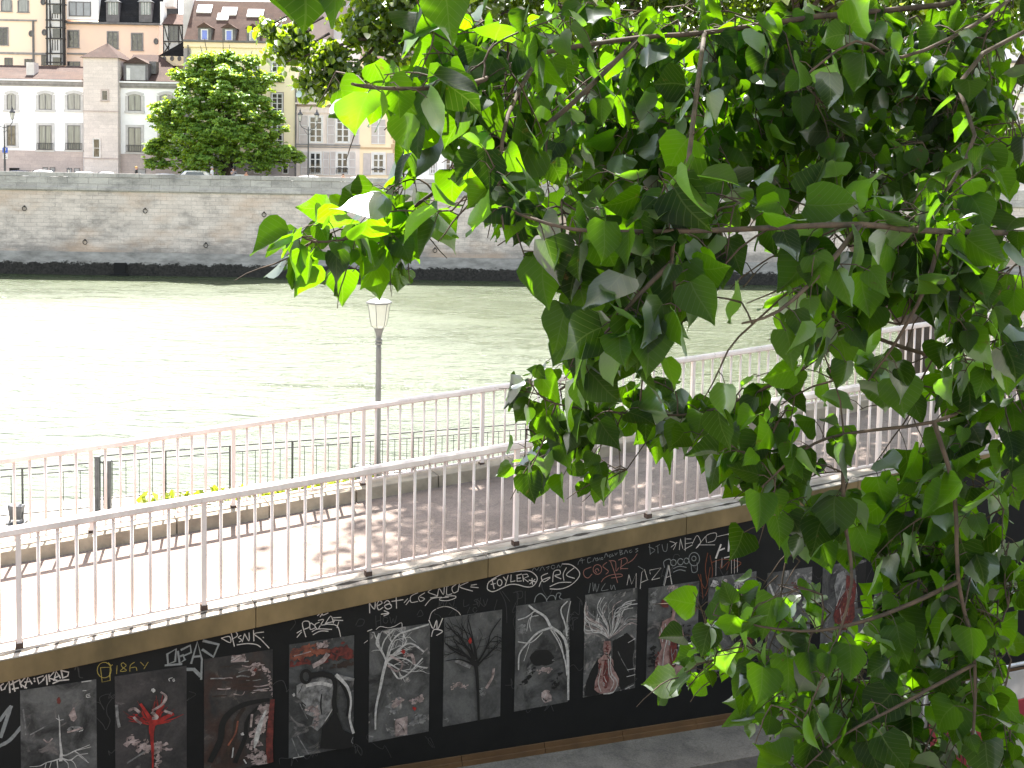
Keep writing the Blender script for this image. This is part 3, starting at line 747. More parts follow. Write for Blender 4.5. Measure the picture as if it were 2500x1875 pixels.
poster(3, 1.50, 2.11, 4.89, 5.955, 'poster of a pale hooked neck above dark brown folds, pink patch at the top', poster_mat(3, DK, (0.07, 0.06, 0.055), (0.16, 0.13, 0.115), 3.4, 0.6, (0.06, 0.032, 0.024)), 'f', [
    (PK, 0, [(218, 690), (345, 676), (348, 748), (222, 762)])] + t3 + [
    (BK, [30, 55, 50], [(540, 1075), (350, 1110), (220, 1180), (150, 1280), (130, 1420), (50, 1590)]), (BR, [30, 50], [(330, 1150), (270, 1250), (250, 1400), (170, 1600)]), (BK, [24, 40], [(450, 1140), (360, 1250), (340, 1400), (260, 1600)]), (RU, 14, [(280, 1260), (260, 1360), (200, 1460)]),
    (PK, [40, 80, 60, 90, 60], [(540, 1120), (480, 1250), (450, 1350), (410, 1460), (430, 1560), (510, 1600)]), (WH, [8, 40, 40, 10], [(520, 1160), (470, 1280), (440, 1400), (420, 1480)]), (DR, [36, 56, 50], [(576, 1080), (560, 1250), (548, 1450), (555, 1590)]), (PK, 18, [(400, 1200), (390, 1300)]),
    (PK, [26, 44, 44, 40, 30], [(412, 850), (394, 800), (430, 772), (490, 790), (530, 840), (560, 920), (572, 1000), (568, 1060)]), (DR, 0, ell(428, 815, 15, 20)), (WH, 0, ell(316, 1362, 12, 14)), (WH, 10, [(240, 1480), (230, 1560)]), (WH, 10, [(330, 1580), (350, 1610)])])
poster(4, 2.26, 2.87, 4.9, 5.975, 'poster with a rusty red top over a cloudy grey shape and a black mass', poster_mat(4, DK, (0.10, 0.098, 0.095), (0.2, 0.18, 0.17), 3.6, 0.6), 'f', [
    (RU, 90, [(725, 690), (820, 660), (915, 650)]), (DR, 80, [(725, 770), (900, 740)]), (DR, 150, [(1050, 700), (1240, 650)]), (BR, 110, [(1080, 790), (1250, 740)]), (PK, 60, [(940, 610), (1040, 590)]), (RU, 70, [(930, 680), (1040, 660)]), (PK, 40, [(930, 780), (1000, 740), (1040, 690)]), (RU, 16, [(740, 720), (900, 690)]), (PK, 8, [(760, 700), (900, 660)]),
    (GR, 0, [(780, 950), (850, 915), (1000, 875), (1095, 905), (1085, 1030), (1110, 1110), (1060, 1200), (1000, 1300), (960, 1345), (900, 1300), (930, 1220), (840, 1180), (860, 1120), (790, 1050)]), (WH, 30, [(870, 950), (980, 930), (1070, 950)]), (PK, 50, [(860, 1150), (940, 1140), (960, 1220), (920, 1310)]), (GR, 40, [(1000, 1000), (1050, 1060), (1040, 1160)]),
    (BK, 0, [(1110, 1170), (1060, 1230), (990, 1320), (985, 1480), (1130, 1500), (1265, 1470), (1265, 1360), (1180, 1330), (1140, 1240)]), (BK, [50, 40, 36, 44], [(905, 862), (1000, 850), (1080, 872), (1108, 950), (1098, 1080), (1108, 1170)]), (BK, 26, ell(858, 872, 40, 52, 12) + [(898, 872)]), (BK, 30, [(1150, 900), (1220, 1060), (1215, 1200)]),
    (GR, [40, 24], [(1120, 868), (1260, 900)]), (WH, [30, 16, 22], [(1120, 862), (1210, 960), (1242, 1080), (1230, 1220), (1262, 1350)]), (WH, 8, [(750, 1570), (840, 1550)]), (GR, 9, [(740, 1400), (800, 1560)]), (GR, 9, [(790, 1380), (880, 1530)]), (WH, 0, ell(755, 1030, 10, 12))])
t5 = twigs(1545, 740, 1.2, 190, 16, WH, 2) + twigs(1560, 740, 0.5, 230, 16, WH, 2) + twigs(1560, 760, -0.5, 190, 14, WH, 2) + twigs(1520, 690, 1.9, 170, 13, WH, 1)
poster(5, 3.02, 3.62, 4.91, 5.985, 'poster of a white leaning tree with tangled branches and two red dots', poster_mat(5, DK, MD, LT, 3.3, 0.6), 'f', [(GR, 90, [(1580, 1160), (1650, 1080)]), (PK, 60, [(1600, 1130), (1660, 1080)]), (PK, 60, [(1770, 1090), (1850, 1060)]), (PK, 0, [(1620, 1240), (1730, 1210), (1725, 1370), (1622, 1390)]), (GR, 80, [(1760, 1260), (1850, 1250)])] + t5 + [
    (WH, [14, 20, 26, 28], [(1450, 1320), (1455, 1150), (1490, 980), (1520, 830), (1548, 735)]), (WH, 16, [(1545, 740), (1500, 650), (1460, 590), (1480, 510)]), (WH, 11, [(1500, 650), (1530, 560), (1600, 480)]), (WH, 14, [(1545, 740), (1570, 620), (1640, 520), (1740, 480), (1900, 430)]), (WH, 14, [(1545, 740), (1650, 640), (1750, 590), (1860, 660)]),
    (WH, 12, [(1560, 720), (1700, 720), (1800, 780), (1890, 800)]), (WH, 13, [(1560, 760), (1620, 860), (1660, 890), (1740, 840), (1850, 720)]), (PK, 16, [(1580, 700), (1680, 760), (1640, 830), (1560, 780)]), (PK, 26, [(1700, 700), (1760, 690), (1780, 760)]), (RD, 0, ell(1687, 660, 16, 18)), (RD, 0, ell(1783, 1145, 16, 18))])
t6 = twigs(450, 900, 2.5, 190, 12, BK, 2) + twigs(460, 890, 2.0, 220, 12, BK, 2) + twigs(470, 890, 1.5, 240, 11, BK, 2) + twigs(478, 910, 0.9, 220, 12, BK, 2) + twigs(480, 920, 0.5, 180, 10, BK, 1)
poster(6, 3.765, 4.37, 4.93, 6.015, 'poster of a bare black tree with a single red leaf on grey', poster_mat(6, (0.06, 0.057, 0.055), (0.14, 0.134, 0.128), (0.32, 0.285, 0.27), 3.0, 0.66), 'g', [(GR, 0, ell(510, 1120, 25, 30, 10, .3)), (PK, 34, [(300, 1100), (340, 1060), (390, 1090)]), (GR, 26, [(250, 1300), (270, 1330)]), (PK, 20, [(540, 1090), (580, 1020), (590, 960)]), (GR, 30, [(330, 900), (420, 940)]), (GR, 16, [(420, 1270), (400, 1285)])] + t6 + [
    (BK, [18, 20, 26, 34], [(483, 1330), (478, 1150), (470, 1000), (460, 910)]), (BK, [20, 8], [(455, 930), (380, 850), (300, 810), (250, 780)]), (BK, [18, 6], [(450, 900), (370, 760), (310, 700), (255, 630)]), (BK, [14, 5], [(455, 890), (400, 720), (360, 640)]), (BK, [14, 5], [(460, 880), (440, 740), (405, 590)]), (BK, [16, 6], [(470, 920), (540, 800), (570, 700), (640, 600)]), (BK, [14, 5], [(478, 930), (560, 840), (640, 760)]), (BK, [14, 5], [(450, 930), (350, 890), (250, 900)]),
    (RD, 0, ell(423, 758, 13, 20))])
poster(7, 4.52, 5.12, 4.95, 6.03, 'poster of white roots arching from the top down the right side', poster_mat(7, DK, MD, (0.24, 0.21, 0.2), 3.1, 0.63), 'g', [(BK, 0, ell(930, 880, 88, 62, 12, .3)), (BK, 70, [(800, 1060), (880, 960)]), (BK, 60, [(1010, 1100), (1060, 980)]), (PK, 0, ell(960, 1155, 36, 46, 10, .4)), (PK, 40, [(910, 980), (950, 960), (1000, 970)]), (GR, 40, [(850, 940), (830, 990)]), (GR, 60, [(775, 660), (800, 690)]), (GR, 40, [(1100, 620), (1110, 900)]),
    (WH, [12, 16, 20, 20, 22, 18], [(835, 510), (880, 545), (950, 590), (990, 660), (1050, 700), (1095, 770), (1110, 900), (1112, 1170)]), (WH, 11, [(1105, 482), (1060, 540), (1090, 640), (1102, 720)]), (WH, 8, [(1128, 482), (1105, 600), (1104, 700)]), (WH, [18, 10], [(990, 665), (900, 700), (830, 770), (770, 850), (762, 960)]), (WH, 9, [(880, 545), (820, 590), (760, 610)]), (WH, 10, [(990, 680), (1050, 780), (1090, 900), (1102, 1000)]),
    (WH, 8, [(930, 700), (850, 770), (760, 765)]), (WH, 7, [(1010, 690), (1060, 770), (1080, 880)]), (WH, 6, [(860, 560), (840, 640), (850, 690)]), (WH, 6, [(900, 580), (840, 600), (820, 690)]), (WH, 5, [(840, 780), (820, 840), (800, 900)])])
t8 = []
for i in range(46):
    a = random.uniform(0.25, 2.9)
    L = random.uniform(150, 330)
    x, y = 410 + math.cos(a) * L * .3, 1060 - math.sin(a) * L * .3
    t8.append((random.choice((WH, WH, GR, PK)), random.uniform(4, 9), [(410, 1080), (x, y), (410 + math.cos(a + .2) * L * .75, 1070 - math.sin(a + .2) * L * .8), (410 + math.cos(a) * L, 1060 - math.sin(a) * L)]))
poster(8, 5.29, 5.90, 4.965, 6.04, 'poster of a small red and white gourd bursting into white branches', poster_mat(8, DK, MD, (0.32, 0.28, 0.26), 4.5, 0.56), 'h', [(BK, 0, [(435, 1100), (540, 1040), (600, 1090), (604, 1400), (500, 1500), (440, 1300)]), (BK, 0, [(240, 1400), (330, 1230), (340, 1500), (236, 1505)])] + t8 + [
    (FL, 0, [(372, 1100), (420, 1095), (427, 1150), (405, 1200), (440, 1235), (440, 1300), (482, 1370), (480, 1430), (430, 1490), (350, 1496), (300, 1460), (310, 1390), (335, 1320), (328, 1240), (368, 1200), (365, 1150)]), (DR, [30, 40, 20], [(345, 1250), (340, 1340), (312, 1440)]), (DR, 36, [(395, 1110), (392, 1190)]), (DR, 0, ell(385, 1340, 22, 105)),
    (WH, 9, [(420, 1210), (425, 1330), (470, 1400), (440, 1480), (370, 1490)]), (WH, 7, [(405, 1230), (410, 1340), (445, 1400), (420, 1460)]), (WH, 7, [(350, 1300), (330, 1400), (350, 1470)]), (WH, 6, [(545, 1310), (600, 1300)]), (WH, 6, [(540, 1360), (600, 1345)]), (WH, 6, [(550, 1110), (600, 1080)]), (WH, 6, [(530, 1450), (590, 1420)])])
t9 = [(random.choice((RU, DR, BR)), random.uniform(6, 16), [(940 + random.uniform(-20, 90), 720 + random.uniform(-10, 190)), (1010 + random.uniform(-20, 40), 680 + random.uniform(0, 200))]) for i in range(16)]
poster(9, 6.03, 6.65, 4.965, 6.015, 'poster of a tall pinkish cello shape with a curled red scroll', poster_mat(9, DK, MD, (0.2, 0.17, 0.16), 3.2, 0.62), 'h', [(BK, 60, [(880, 790), (905, 900)]), (PK, 50, [(850, 715), (910, 705)]), (GR, 60, [(750, 740), (730, 860)]), (BK, 90, [(985, 1000), (1000, 1180)]), (BK, 70, [(735, 1120), (730, 1300)])] + t9 + [
    (FL, 0, [(865, 925), (900, 932), (945, 990), (957, 1060), (930, 1130), (950, 1200), (980, 1280), (950, 1350), (880, 1387), (800, 1380), (745, 1335), (750, 1240), (790, 1150), (778, 1050), (800, 955)]), (GR, 60, [(910, 980), (925, 1080), (905, 1160), (940, 1260)]), (DR, [20, 40, 30], [(775, 1180), (752, 1280), (800, 1370)]), (DR, 30, [(800, 1375), (880, 1378), (945, 1345)]), (DR, 0, ell(880, 1180, 29, 112)), (BK, 8, [(872, 930), (876, 1080)]), (BK, 12, [(905, 1100), (912, 1180), (890, 1280)]),
    (WH, 8, [(820, 970), (830, 1080), (810, 1180), (800, 1300)]), (WH, 8, [(790, 1000), (800, 1100)]), (WH, 9, [(770, 1260), (800, 1340), (850, 1360)]), (WH, 7, [(840, 1000), (850, 1120)]),
    (FL, [30, 34, 36], [(872, 940), (886, 860), (872, 803), (835, 782)]), (DR, 30, [(850, 782), (808, 795), (800, 830), (835, 835)]), (RU, 14, [(826, 800), (822, 815)])])
t10 = [(random.choice((WH, GR, PK, WH)), 0, ell(random.uniform(1170, 1400), random.uniform(660, 980), random.uniform(9, 26), random.uniform(9, 22), 8, .9)) for i in range(46)]
poster(10, 6.77, 7.38, 4.98, 6.03, 'poster of speckled white with a dull red disc and black wedge', poster_mat(10, DK, MD, (0.3, 0.28, 0.27), 4.5, 0.58), 'h', t10 + [(BK, 0, [(1388, 805), (1460, 890), (1490, 1010), (1480, 1320), (1330, 1330), (1340, 1150), (1295, 985), (1310, 920)]), (DR, [30, 50, 40], [(1405, 860), (1465, 960), (1440, 1090)]), (DR, 50, [(1440, 1040), (1450, 1180)]), (DR, 0, ell(1293, 775, 36, 38)), (RU, 10, ell(1293, 775, 22, 22, 10))])
poster(11, 7.53, 8.13, 4.98, 5.99, 'poster of loose white brush strokes and a small red patch, half behind leaves', poster_mat(11, DK, MD, LT, 3.4, 0.58), 'k', [(WH, 20, [(880, 720), (930, 850)]), (WH, 18, [(960, 720), (980, 860), (920, 960)]), (WH, 14, [(1000, 830), (1050, 990)]), (WH, 12, [(1040, 900), (1080, 880), (1050, 960)]), (DR, 44, [(1070, 700), (1095, 760)]), (GR, 40, [(1130, 760), (1180, 900)]), (GR, 30, [(1150, 650), (1200, 720)]), (GR, 60, [(1100, 1050), (1180, 1060)])])
poster(12, 8.28, 8.89, 4.95, 5.98, 'poster of a dark red bodied figure with a grey hooked head, behind leaves', poster_mat(12, DK, MD, LT, 3.2, 0.6), 'k', [(BK, 0, [(1540, 560), (1640, 540), (1650, 900), (1560, 900)]), (GR, 40, [(1330, 900), (1320, 1080)]), (GR, 0, [(1400, 640), (1450, 605), (1480, 640), (1470, 740), (1450, 830), (1395, 880), (1380, 720)]), (DR, 0, [(1470, 640), (1520, 660), (1548, 720), (1530, 860), (1535, 960), (1480, 1065), (1395, 1060), (1365, 960), (1400, 860), (1460, 760)]), (PK, 9, [(1420, 900), (1440, 1040)]), (RU, 9, [(1480, 760), (1490, 1000)]), (RU, 8, [(1450, 860), (1420, 980)]), (GR, [16, 30, 26], [(1405, 545), (1435, 520), (1478, 560), (1466, 620)])])
poster(13, 9.03, 9.63, 4.92, 5.95, 'plain grey smeared poster, last of the row to the right', poster_mat(13, DK, MD, LT, 3.0, 0.56), 'k', [(GR, 60, [(1750, 640), (1800, 760)]), (WH, 14, [(1790, 580), (1830, 660)])])

# ------------------------------------------------------------------ railings of the ramp
m_rail = plain('railing_paint', (0.80, 0.68, 0.645), (0.68, 0.57, 0.535), 5.0, 0.45, bmp=0.2, stretch=(1, 1, 0.4), lo=0.25, hi=0.5)
m_rust = plain('rusty_foot', (0.10, 0.06, 0.045), (0.05, 0.035, 0.03), 20, 0.9)
nt_ = m_rail.node_tree; bs_ = nt_.nodes['Principled BSDF']; src = bs_.inputs['Base Color'].links[0].from_socket
c_ = mixc(nt_, ramp(nt_, noise(nt_, coords(nt_, (1, 1, .6)), 9, 8, .75), [(.62, (0, 0, 0)), (.68, (.85,) * 3)]), src, (.16, .075, .045))
c_ = mixc(nt_, .5, c_, ramp(nt_, noise(nt_, coords(nt_, (1, 1, .2)), 3, 5, .7), [(.35, (.62,) * 3), (.6, (1.05,) * 3)]), 'MULTIPLY')
nt_.links.new(c_, bs_.inputs['Base Color'])
def railing(label, s_first, pitch, count, n, zbase, h, per, prof):
    root = thing('railing', label, 'railing', W(s_first + pitch * 2, n, zbase(s_first + pitch * 2)), 'pale metal railings along the ramp')
    s0, s1 = s_first - 0.1, s_first + pitch * count + 0.1
    hw, hh = prof
    ring = [(-hw, h - hh), (-hw * .75, h - hh * 1.25), (hw * .75, h - hh * 1.25), (hw, h - hh), (hw, h - hh * .3), (hw * .55, h), (-hw * .55, h), (-hw, h - hh * .3)]
    mb = MB(); k = len(ring); vs = []
    M = 24
    for i in range(M + 1):
        s = s0 + (s1 - s0) * i / M
        j = 0.0015 * math.sin(i * 1.9)
        vs += [W(s, n + a, zbase(s) + b + j) for a, b in ring]
    fs = [(i * k + a, i * k + (a + 1) % k, (i + 1) * k + (a + 1) % k, (i + 1) * k + a) for i in range(M) for a in range(k)]
    fs += [tuple(range(k)), tuple(M * k + a for a in range(k - 1, -1, -1))]
    mb.add(vs, fs); mb.build('handrail', m_rail, root)
    mb = MB().wbox(s0, s1, n - 0.02, n + 0.02, lambda s: zbase(s) + 0.068, lambda s: zbase(s) + 0.084)
    mb.build('bottom_rail', m_rail, root)
    post0 = bal0 = None
    for i in range(count + 1):
        s = s_first + pitch * i
        if post0 is None:
            mb = MB().wbox(s - 0.022, s + 0.022, n - 0.025, n + 0.025, zbase(s) + 0.0, zbase(s) + h - hh * 1.2, 0)
            post0 = mb.build('post', m_rail, root); sp = s
            ft = MB().wbox(s - 0.03, s + 0.03, n - 0.035, n + 0.035, zbase(s) - 0.01, zbase(s) + 0.045)
            foot0 = ft.build('post_foot', m_rust, root)
        else:
            d = Vector(W(s, n, zbase(s))) - Vector(W(sp, n, zbase(sp)))
            dup(post0, d); dup(foot0, d)
        if i == count:
            break
        for j in range(1, per + 1):
            sb = s + pitch * j / (per + 1)
            if bal0 is None:
                mb = MB().tube([W(sb, n, zbase(sb) + 0.080), W(sb, n, zbase(sb) + h - hh * 1.2)], 0.0150, 6)
                bal0 = mb.build('baluster', m_rail, root, smooth=True); s_b = sb
            else:
                jig = random.uniform(-.004, .004)
                dup(bal0, Vector(W(sb + jig, n, zbase(sb))) - Vector(W(s_b, n, zbase(s_b))))
    return root
railing('pale pinkish metal railing on the coping above the black graffiti wall', -1.519, 1.519, 10, 0.0, lz, 1.05, 9, (0.043, 0.06))
railing('pale metal railing on the far kerb of the ramp, river side', 0.735 - 1.535, 1.535, 10, 2.86, lambda s: 6.215 + SLOPE * s, 1.0, 9, (0.04, 0.055))

# ------------------------------------------------------------------ fence along the water
m_blk = plain('dark_fence_metal', (0.070, 0.072, 0.073), (0.045, 0.046, 0.048), 9, 0.5, metal=0.2)
def fence(label, s0, s1, n, posts, bals, name='quay_fence'):
    root = thing(name, label, 'fence', W((s0 + s1) / 2, n, 3.5), 'dark metal fences at the water edge')
    z = 3.5
    mb = MB().wbox(s0, s1, n - .014, n + .014, z + .975, z + 1.0)
    mb.build('top_rail', m_blk, root)
    MB().wbox(s0, s1, n - .012, n + .012, z + .845, z + .865).build('middle_rail', m_blk, root)
    MB().wbox(s0, s1, n - .012, n + .012, z + .09, z + .112).build('bottom_rail', m_blk, root)
    p0 = None
    for s in posts:
        if p0 is None:
            p0 = MB().wbox(s - .02, s + .02, n - .02, n + .02, z, z + .975).build('post', m_blk, root); sp = s
        else:
            dup(p0, Vector(W(s, n, z)) - Vector(W(sp, n, z)))
    b0 = None
    for s in bals[:100]:
        if b0 is None:
            b0 = MB().tube([W(s, n, z + .10), W(s, n, z + .85)], .008, 5).build('baluster', m_blk, root); sb = s
        else:
            dup(b0, Vector(W(s, n, z)) - Vector(W(sb, n, z)))
    return root
ps = [1.5, 2.79, 4.10, 5.42, 6.73, 8.14, 9.53, 10.92, 12.3, 13.7, 15.1, 16.5]
bl = []
for a, b in zip(ps, ps[1:]):
    k = 4 if b < 6.8 else 9
    bl += [a + (b - a) * j / (k + 1) for j in range(1, k + 1)]
fence('long dark metal fence at the water edge, right of the twin gate posts', 1.45, 16.5, 13.85, ps, bl)
ps2 = [-2.6, -1.26, 0.08]
bl2 = [-2.6 + 0.31 * j for j in range(1, 13) if abs((-2.6 + .31 * j) - .08) > .05 and abs((-2.6 + .31 * j) + 1.26) > .06]
fence('short dark metal fence at the water edge, left of the twin gate posts', -2.7, 1.3, 13.32, ps2, bl2)
m_steel = plain('grey_steel', (0.10, 0.105, 0.11), (0.06, 0.063, 0.066), 6, 0.45, metal=0.4)
def gate_post(u, v0, v1, label):
    b = atz(u, v1, 3.5)
    top = at(u, v0, b[1])[2]
    root = thing('gate_post', label, 'post', (b[0], b[1], 3.5), 'twin gate posts at the water edge')
    x, y = b[0], b[1]
    mb = MB()
    mb.box(x - .045, x + .045, y - .05, y + .05, 3.5, top)
    mb.box(x - .012, x + .012, y - .056, y - .051, 3.6, top - .05)
    mb.build('column', m_steel, root, bevel=.006)
    MB().box(x - .055, x + .055, y - .06, y + .06, top, top + .02).build('cap', m_steel, root)
    MB().box(x - .08, x + .08, y - .08, y + .08, 3.5, 3.52).build('base_plate', m_steel, root)
    return b, top
a1, t1 = gate_post(239, 1116, 1250, 'left of the twin dark steel gate posts, with the hinge bar')
a2, t2_ = gate_post(266, 1126, 1246, 'right of the twin dark steel gate posts at the long fence')
gb = bpy.data.objects['gate_post']
MB().tube([(a1[0], a1[1], t1 - .06), (a2[0], a2[1], t2_ - .10)], .012, 5).build('hinge_bar', m_steel, gb)
MB().tube([(a1[0] + .1, a1[1] + .05, t1 - .08), (a1[0] + .1, a1[1] + .05, 3.55)], .012, 5).build('hinge_rod', m_steel, gb)
# small dark box by the fence
b = atz(41, 1277, 3.5)
x, y = b[0], b[1]
fl = thing('floodlight', 'small dark grey floodlight box on a flat stand, far left at the fence', 'floodlight', (x, y, 3.5))
mb = MB()
mb.hexa([(x - .10, y - .07, 3.58), (x + .10, y - .07, 3.58), (x + .10, y + .07, 3.58), (x - .10, y + .07, 3.58),
         (x - .14, y - .10, 3.86), (x + .13, y - .10, 3.84), (x + .13, y + .10, 3.84), (x - .14, y + .10, 3.86)])
mb.build('housing', m_steel, fl, bevel=.01)
MB().box(x - .17, x + .17, y - .12, y + .12, 3.5, 3.525).build('base_plate', m_steel, fl)
MB().box(x - .135, x - .12, y - .02, y + .02, 3.525, 3.72).build('bracket', m_steel, fl)
MB().box(x + .115, x + .13, y - .02, y + .02, 3.525, 3.72).build('bracket', m_steel, fl)

# ------------------------------------------------------------------ lamp post by the water
m_pole = plain('lamp_pole_paint', (0.17, 0.165, 0.16), (0.11, 0.108, 0.106), 7, 0.5, stretch=(1, 1, .3))
m_cap = plain('lamp_cap_metal', (0.20, 0.20, 0.205), (0.13, 0.13, 0.135), 9, 0.35, metal=.5)
def frosted(name, c, tr):
    m, nt, bs, out = nodes_of(name)
    nt.nodes.remove(bs)
    d = N(nt, 'ShaderNodeBsdfDiffuse'); t = N(nt, 'ShaderNodeBsdfTranslucent')
    g = N(nt, 'ShaderNodeBsdfGlossy'); g.inputs[1].default_value = .25
    col = ramp(nt, noise(nt, coords(nt, (1, 1, .5)), 5), [(.3, tuple(x * .8 for x in c)), (.7, c)])
    nt.links.new(col, d.inputs[0]); nt.links.new(col, t.inputs[0])
    a = N(nt, 'ShaderNodeMixShader'); a.inputs[0].default_value = tr
    nt.links.new(d.outputs[0], a.inputs[1]); nt.links.new(t.outputs[0], a.inputs[2])
    b_ = N(nt, 'ShaderNodeMixShader'); b_.inputs[0].default_value = .08
    nt.links.new(a.outputs[0], b_.inputs[1]); nt.links.new(g.outputs[0], b_.inputs[2])
    nt.links.new(b_.outputs[0], out.inputs[0])
    return m
m_frost = frosted('frosted_lamp_glass', (0.82, 0.83, 0.76), .5)
lb = atz(921, 1180, 3.5)
lx, ly = lb[0], lb[1]
lamp = thing('street_lamp', 'grey lamp post with a frosted hexagonal lantern standing on the lower quay by the river', 'street lamp', (lx, ly, 3.5))
zt = at(921, 826, ly)[2]           # top of the collar
zg0, zg1 = at(921, 801, ly)[2], at(921, 742, ly)[2]
MB().lathe(lx, ly, [(.11, 3.5), (.11, 3.9), (.085, 3.95), (.066, 4.05), (.060, zt - .25), (.05, zt - .1)], 12).build('pole', m_pole, lamp, smooth=True)
MB().lathe(lx, ly, [(.05, zt - .14), (.078, zt - .13), (.078, zt - .09), (.062, zt - .085), (.062, zt - .07), (.078, zt - .065), (.074, zt - .02), (.056, zt), (.07, zt + .10), (.105, zg0 - .02), (.11, zg0)], 12).build('collar', m_pole, lamp, smooth=True)
hg = zg1 - zg0
gp = [(.108, zg0 + .002), (.165, zg0 + hg * .12), (.195, zg0 + hg * .4), (.215, zg0 + hg * .7), (.245, zg1)]
MB().lathe(lx, ly, gp, 6, rot=.35).build('lantern_glass', m_frost, lamp)
mb = MB()
for k in range(6):
    t = 2 * math.pi * k / 6 + .35
    mb.tube([(lx + r * 1.01 * math.cos(t), ly + r * 1.01 * math.sin(t), z) for r, z in gp], .008, 5)
mb.build('lantern_frame', m_cap, lamp)
MB().lathe(lx, ly, [(.25, zg1 + .003), (.295, zg1 + .02), (.29, zg1 + .045), (.20, zg1 + .095), (.09, zg1 + .125), (.05, zg1 + .13), (.035, zg1 + .16), (.01, zg1 + .165)], 6, rot=.35).build('lantern_cap', m_cap, lamp)
# litter basket beside the lamp
bx, by = atz(886, 1196, 3.5)[:2]
bin_ = thing('litter_basket', 'round dark wire litter basket standing beside the quay lamp post', 'litter bin', (bx, by, 3.5))
mb = MB()
for z, r in ((3.56, .14), (3.80, .165), (4.05, .19)):
    mb.tube([(bx + r * math.cos(2 * math.pi * k / 18), by + r * math.sin(2 * math.pi * k / 18), z) for k in range(19)], .011, 5)
mb.build('hoop', m_steel, bin_)
mb = MB()
for k in range(20):
    t = 2 * math.pi * k / 20
    mb.tube([(bx + .14 * math.cos(t), by + .14 * math.sin(t), 3.5), (bx + .19 * math.cos(t), by + .19 * math.sin(t), 4.05)], .006, 4)
mb.build('wire_side', m_steel, bin_)
MB().lathe(bx, by, [(.125, 3.53), (.17, 4.02)], 14).build('liner', plain('grey_liner', (.22, .22, .23), None, 8, .5), bin_)

# ------------------------------------------------------------------ crowd barrier with a banner down on the road
m_galv = plain('galvanised_steel', (.5, .5, .5), (.36, .36, .37), 12, .4, metal=.6)
m_bwhite = frosted('white_banner_cloth', (.80, .78, .78), .5)
m_bred = frosted('red_banner_cloth', (.52, .085, .115), .5)
m_bpink = frosted('pale_lettering', (.70, .42, .44), .5)
bs0, bs1, bn = 8.05, 10.35, -2.0
bz = roadz(9) + .012
ba = thing('crowd_barrier', 'crowd barrier on the road with a red and white banner behind the leaves', 'barrier', W((bs0 + bs1) / 2, bn, bz))
zt_ = 5.46
mb = MB().tube([W(bs0, bn, bz + .15), W(bs0, bn, zt_ - .08), W(bs0 + .08, bn, zt_), W(bs1 - .08, bn, zt_), W(bs1, bn, zt_ - .08), W(bs1, bn, bz + .15)], .021, 8)
mb.tube([W(bs0, bn, bz + .2), W(bs1, bn, bz + .2)], .018, 8)
mb.build('frame', m_galv, ba, smooth=True)
for s_ in (bs0 + .25, bs1 - .25):
    MB().tube([W(s_, bn - .3, bz + .012), W(s_, bn - .05, bz + .06), W(s_, bn, bz + .2), W(s_, bn + .05, bz + .06), W(s_, bn + .3, bz + .012)], .016, 6).build('foot', m_galv, ba)
mb = MB().wbox(bs0 + .03, bs1 - .03, bn - .034, bn - .024, 5.115, zt_ - .05, 0)
bo = mb.build('banner', [m_bwhite, m_bred], ba)
mb = MB().wbox(bs0 + .03, bs1 - .03, bn - .034, bn - .024, bz + .22, 5.10, 0)
b2 = mb.build('banner', m_bred, ba)
b2['label'] = 'red lower banner with pale lettering'
mb = MB()
LL = {'I': [[(0, 0), (0, 1)]], 'N': [[(0, 0), (0, 1), (.6, 0), (.6, 1)]], 'S': [[(.6, .85), (.3, 1), (0, .8), (.15, .55), (.5, .45), (.6, .2), (.3, 0), (0, .15)]]}
x0 = 9.22
for ch, wd in (('I', .09), ('N', .19), ('S', .19)):
    for st in LL[ch]:
        for (xa, ya), (xb, yb) in zip(st, st[1:]):
            pa = (x0 + xa * .2, 4.62 + ya * .22); pb = (x0 + xb * .2, 4.62 + yb * .22)
            d = np.array(pb) - np.array(pa); d /= np.hypot(*d); nr = np.array([-d[1], d[0]]) * .017
            mb.add([W(pa[0] + nr[0], bn - .036 - len(mb.f) * 2e-5, pa[1] + nr[1]), W(pa[0] - nr[0], bn - .036 - len(mb.f) * 2e-5, pa[1] - nr[1]), W(pb[0] - nr[0], bn - .036 - len(mb.f) * 2e-5, pb[1] - nr[1]), W(pb[0] + nr[0], bn - .036 - len(mb.f) * 2e-5, pb[1] + nr[1])], [(0, 1, 2, 3)])
    x0 += wd
mb.build('lettering', m_bpink, ba)

# ------------------------------------------------------------------ far bank: quay wall
def wy(X): return 108.0 + 0.0414 * (X + 48)
WA = math.atan(0.0414)
def FW(x, d, z):                   # far wall frame: x along (world X at the face), d behind the face
    return (x - d * math.sin(WA), wy(x) + d * math.cos(WA), z)
class FMB(MB):
    def fbox(self, x0, x1, d0, d1, z0, z1, mi=0):
        return self.hexa([FW(x0, d0, z0), FW(x1, d0, z0), FW(x1, d1, z0), FW(x0, d1, z0), FW(x0, d0, z1), FW(x1, d0, z1), FW(x1, d1, z1), FW(x0, d1, z1)], mi)
m_qwall = stone_blocks('quay_wall_stone', (0.74, 0.65, 0.595), (0.54, 0.47, 0.43), (0.27, 0.235, 0.215), 1.15, 0.38, 0.85, (0.20, 0.185, 0.175), 1.0, (0.55, 0.37, 0.25), 0.022, 0.62, 4.4)
m_qpar = stone_blocks('parapet_stone', (0.50, 0.475, 0.45), (0.35, 0.33, 0.315), (0.19, 0.18, 0.175), 1.9, 0.62, 0.8, (0.15, 0.147, 0.147), 1.0, None, 0.02)
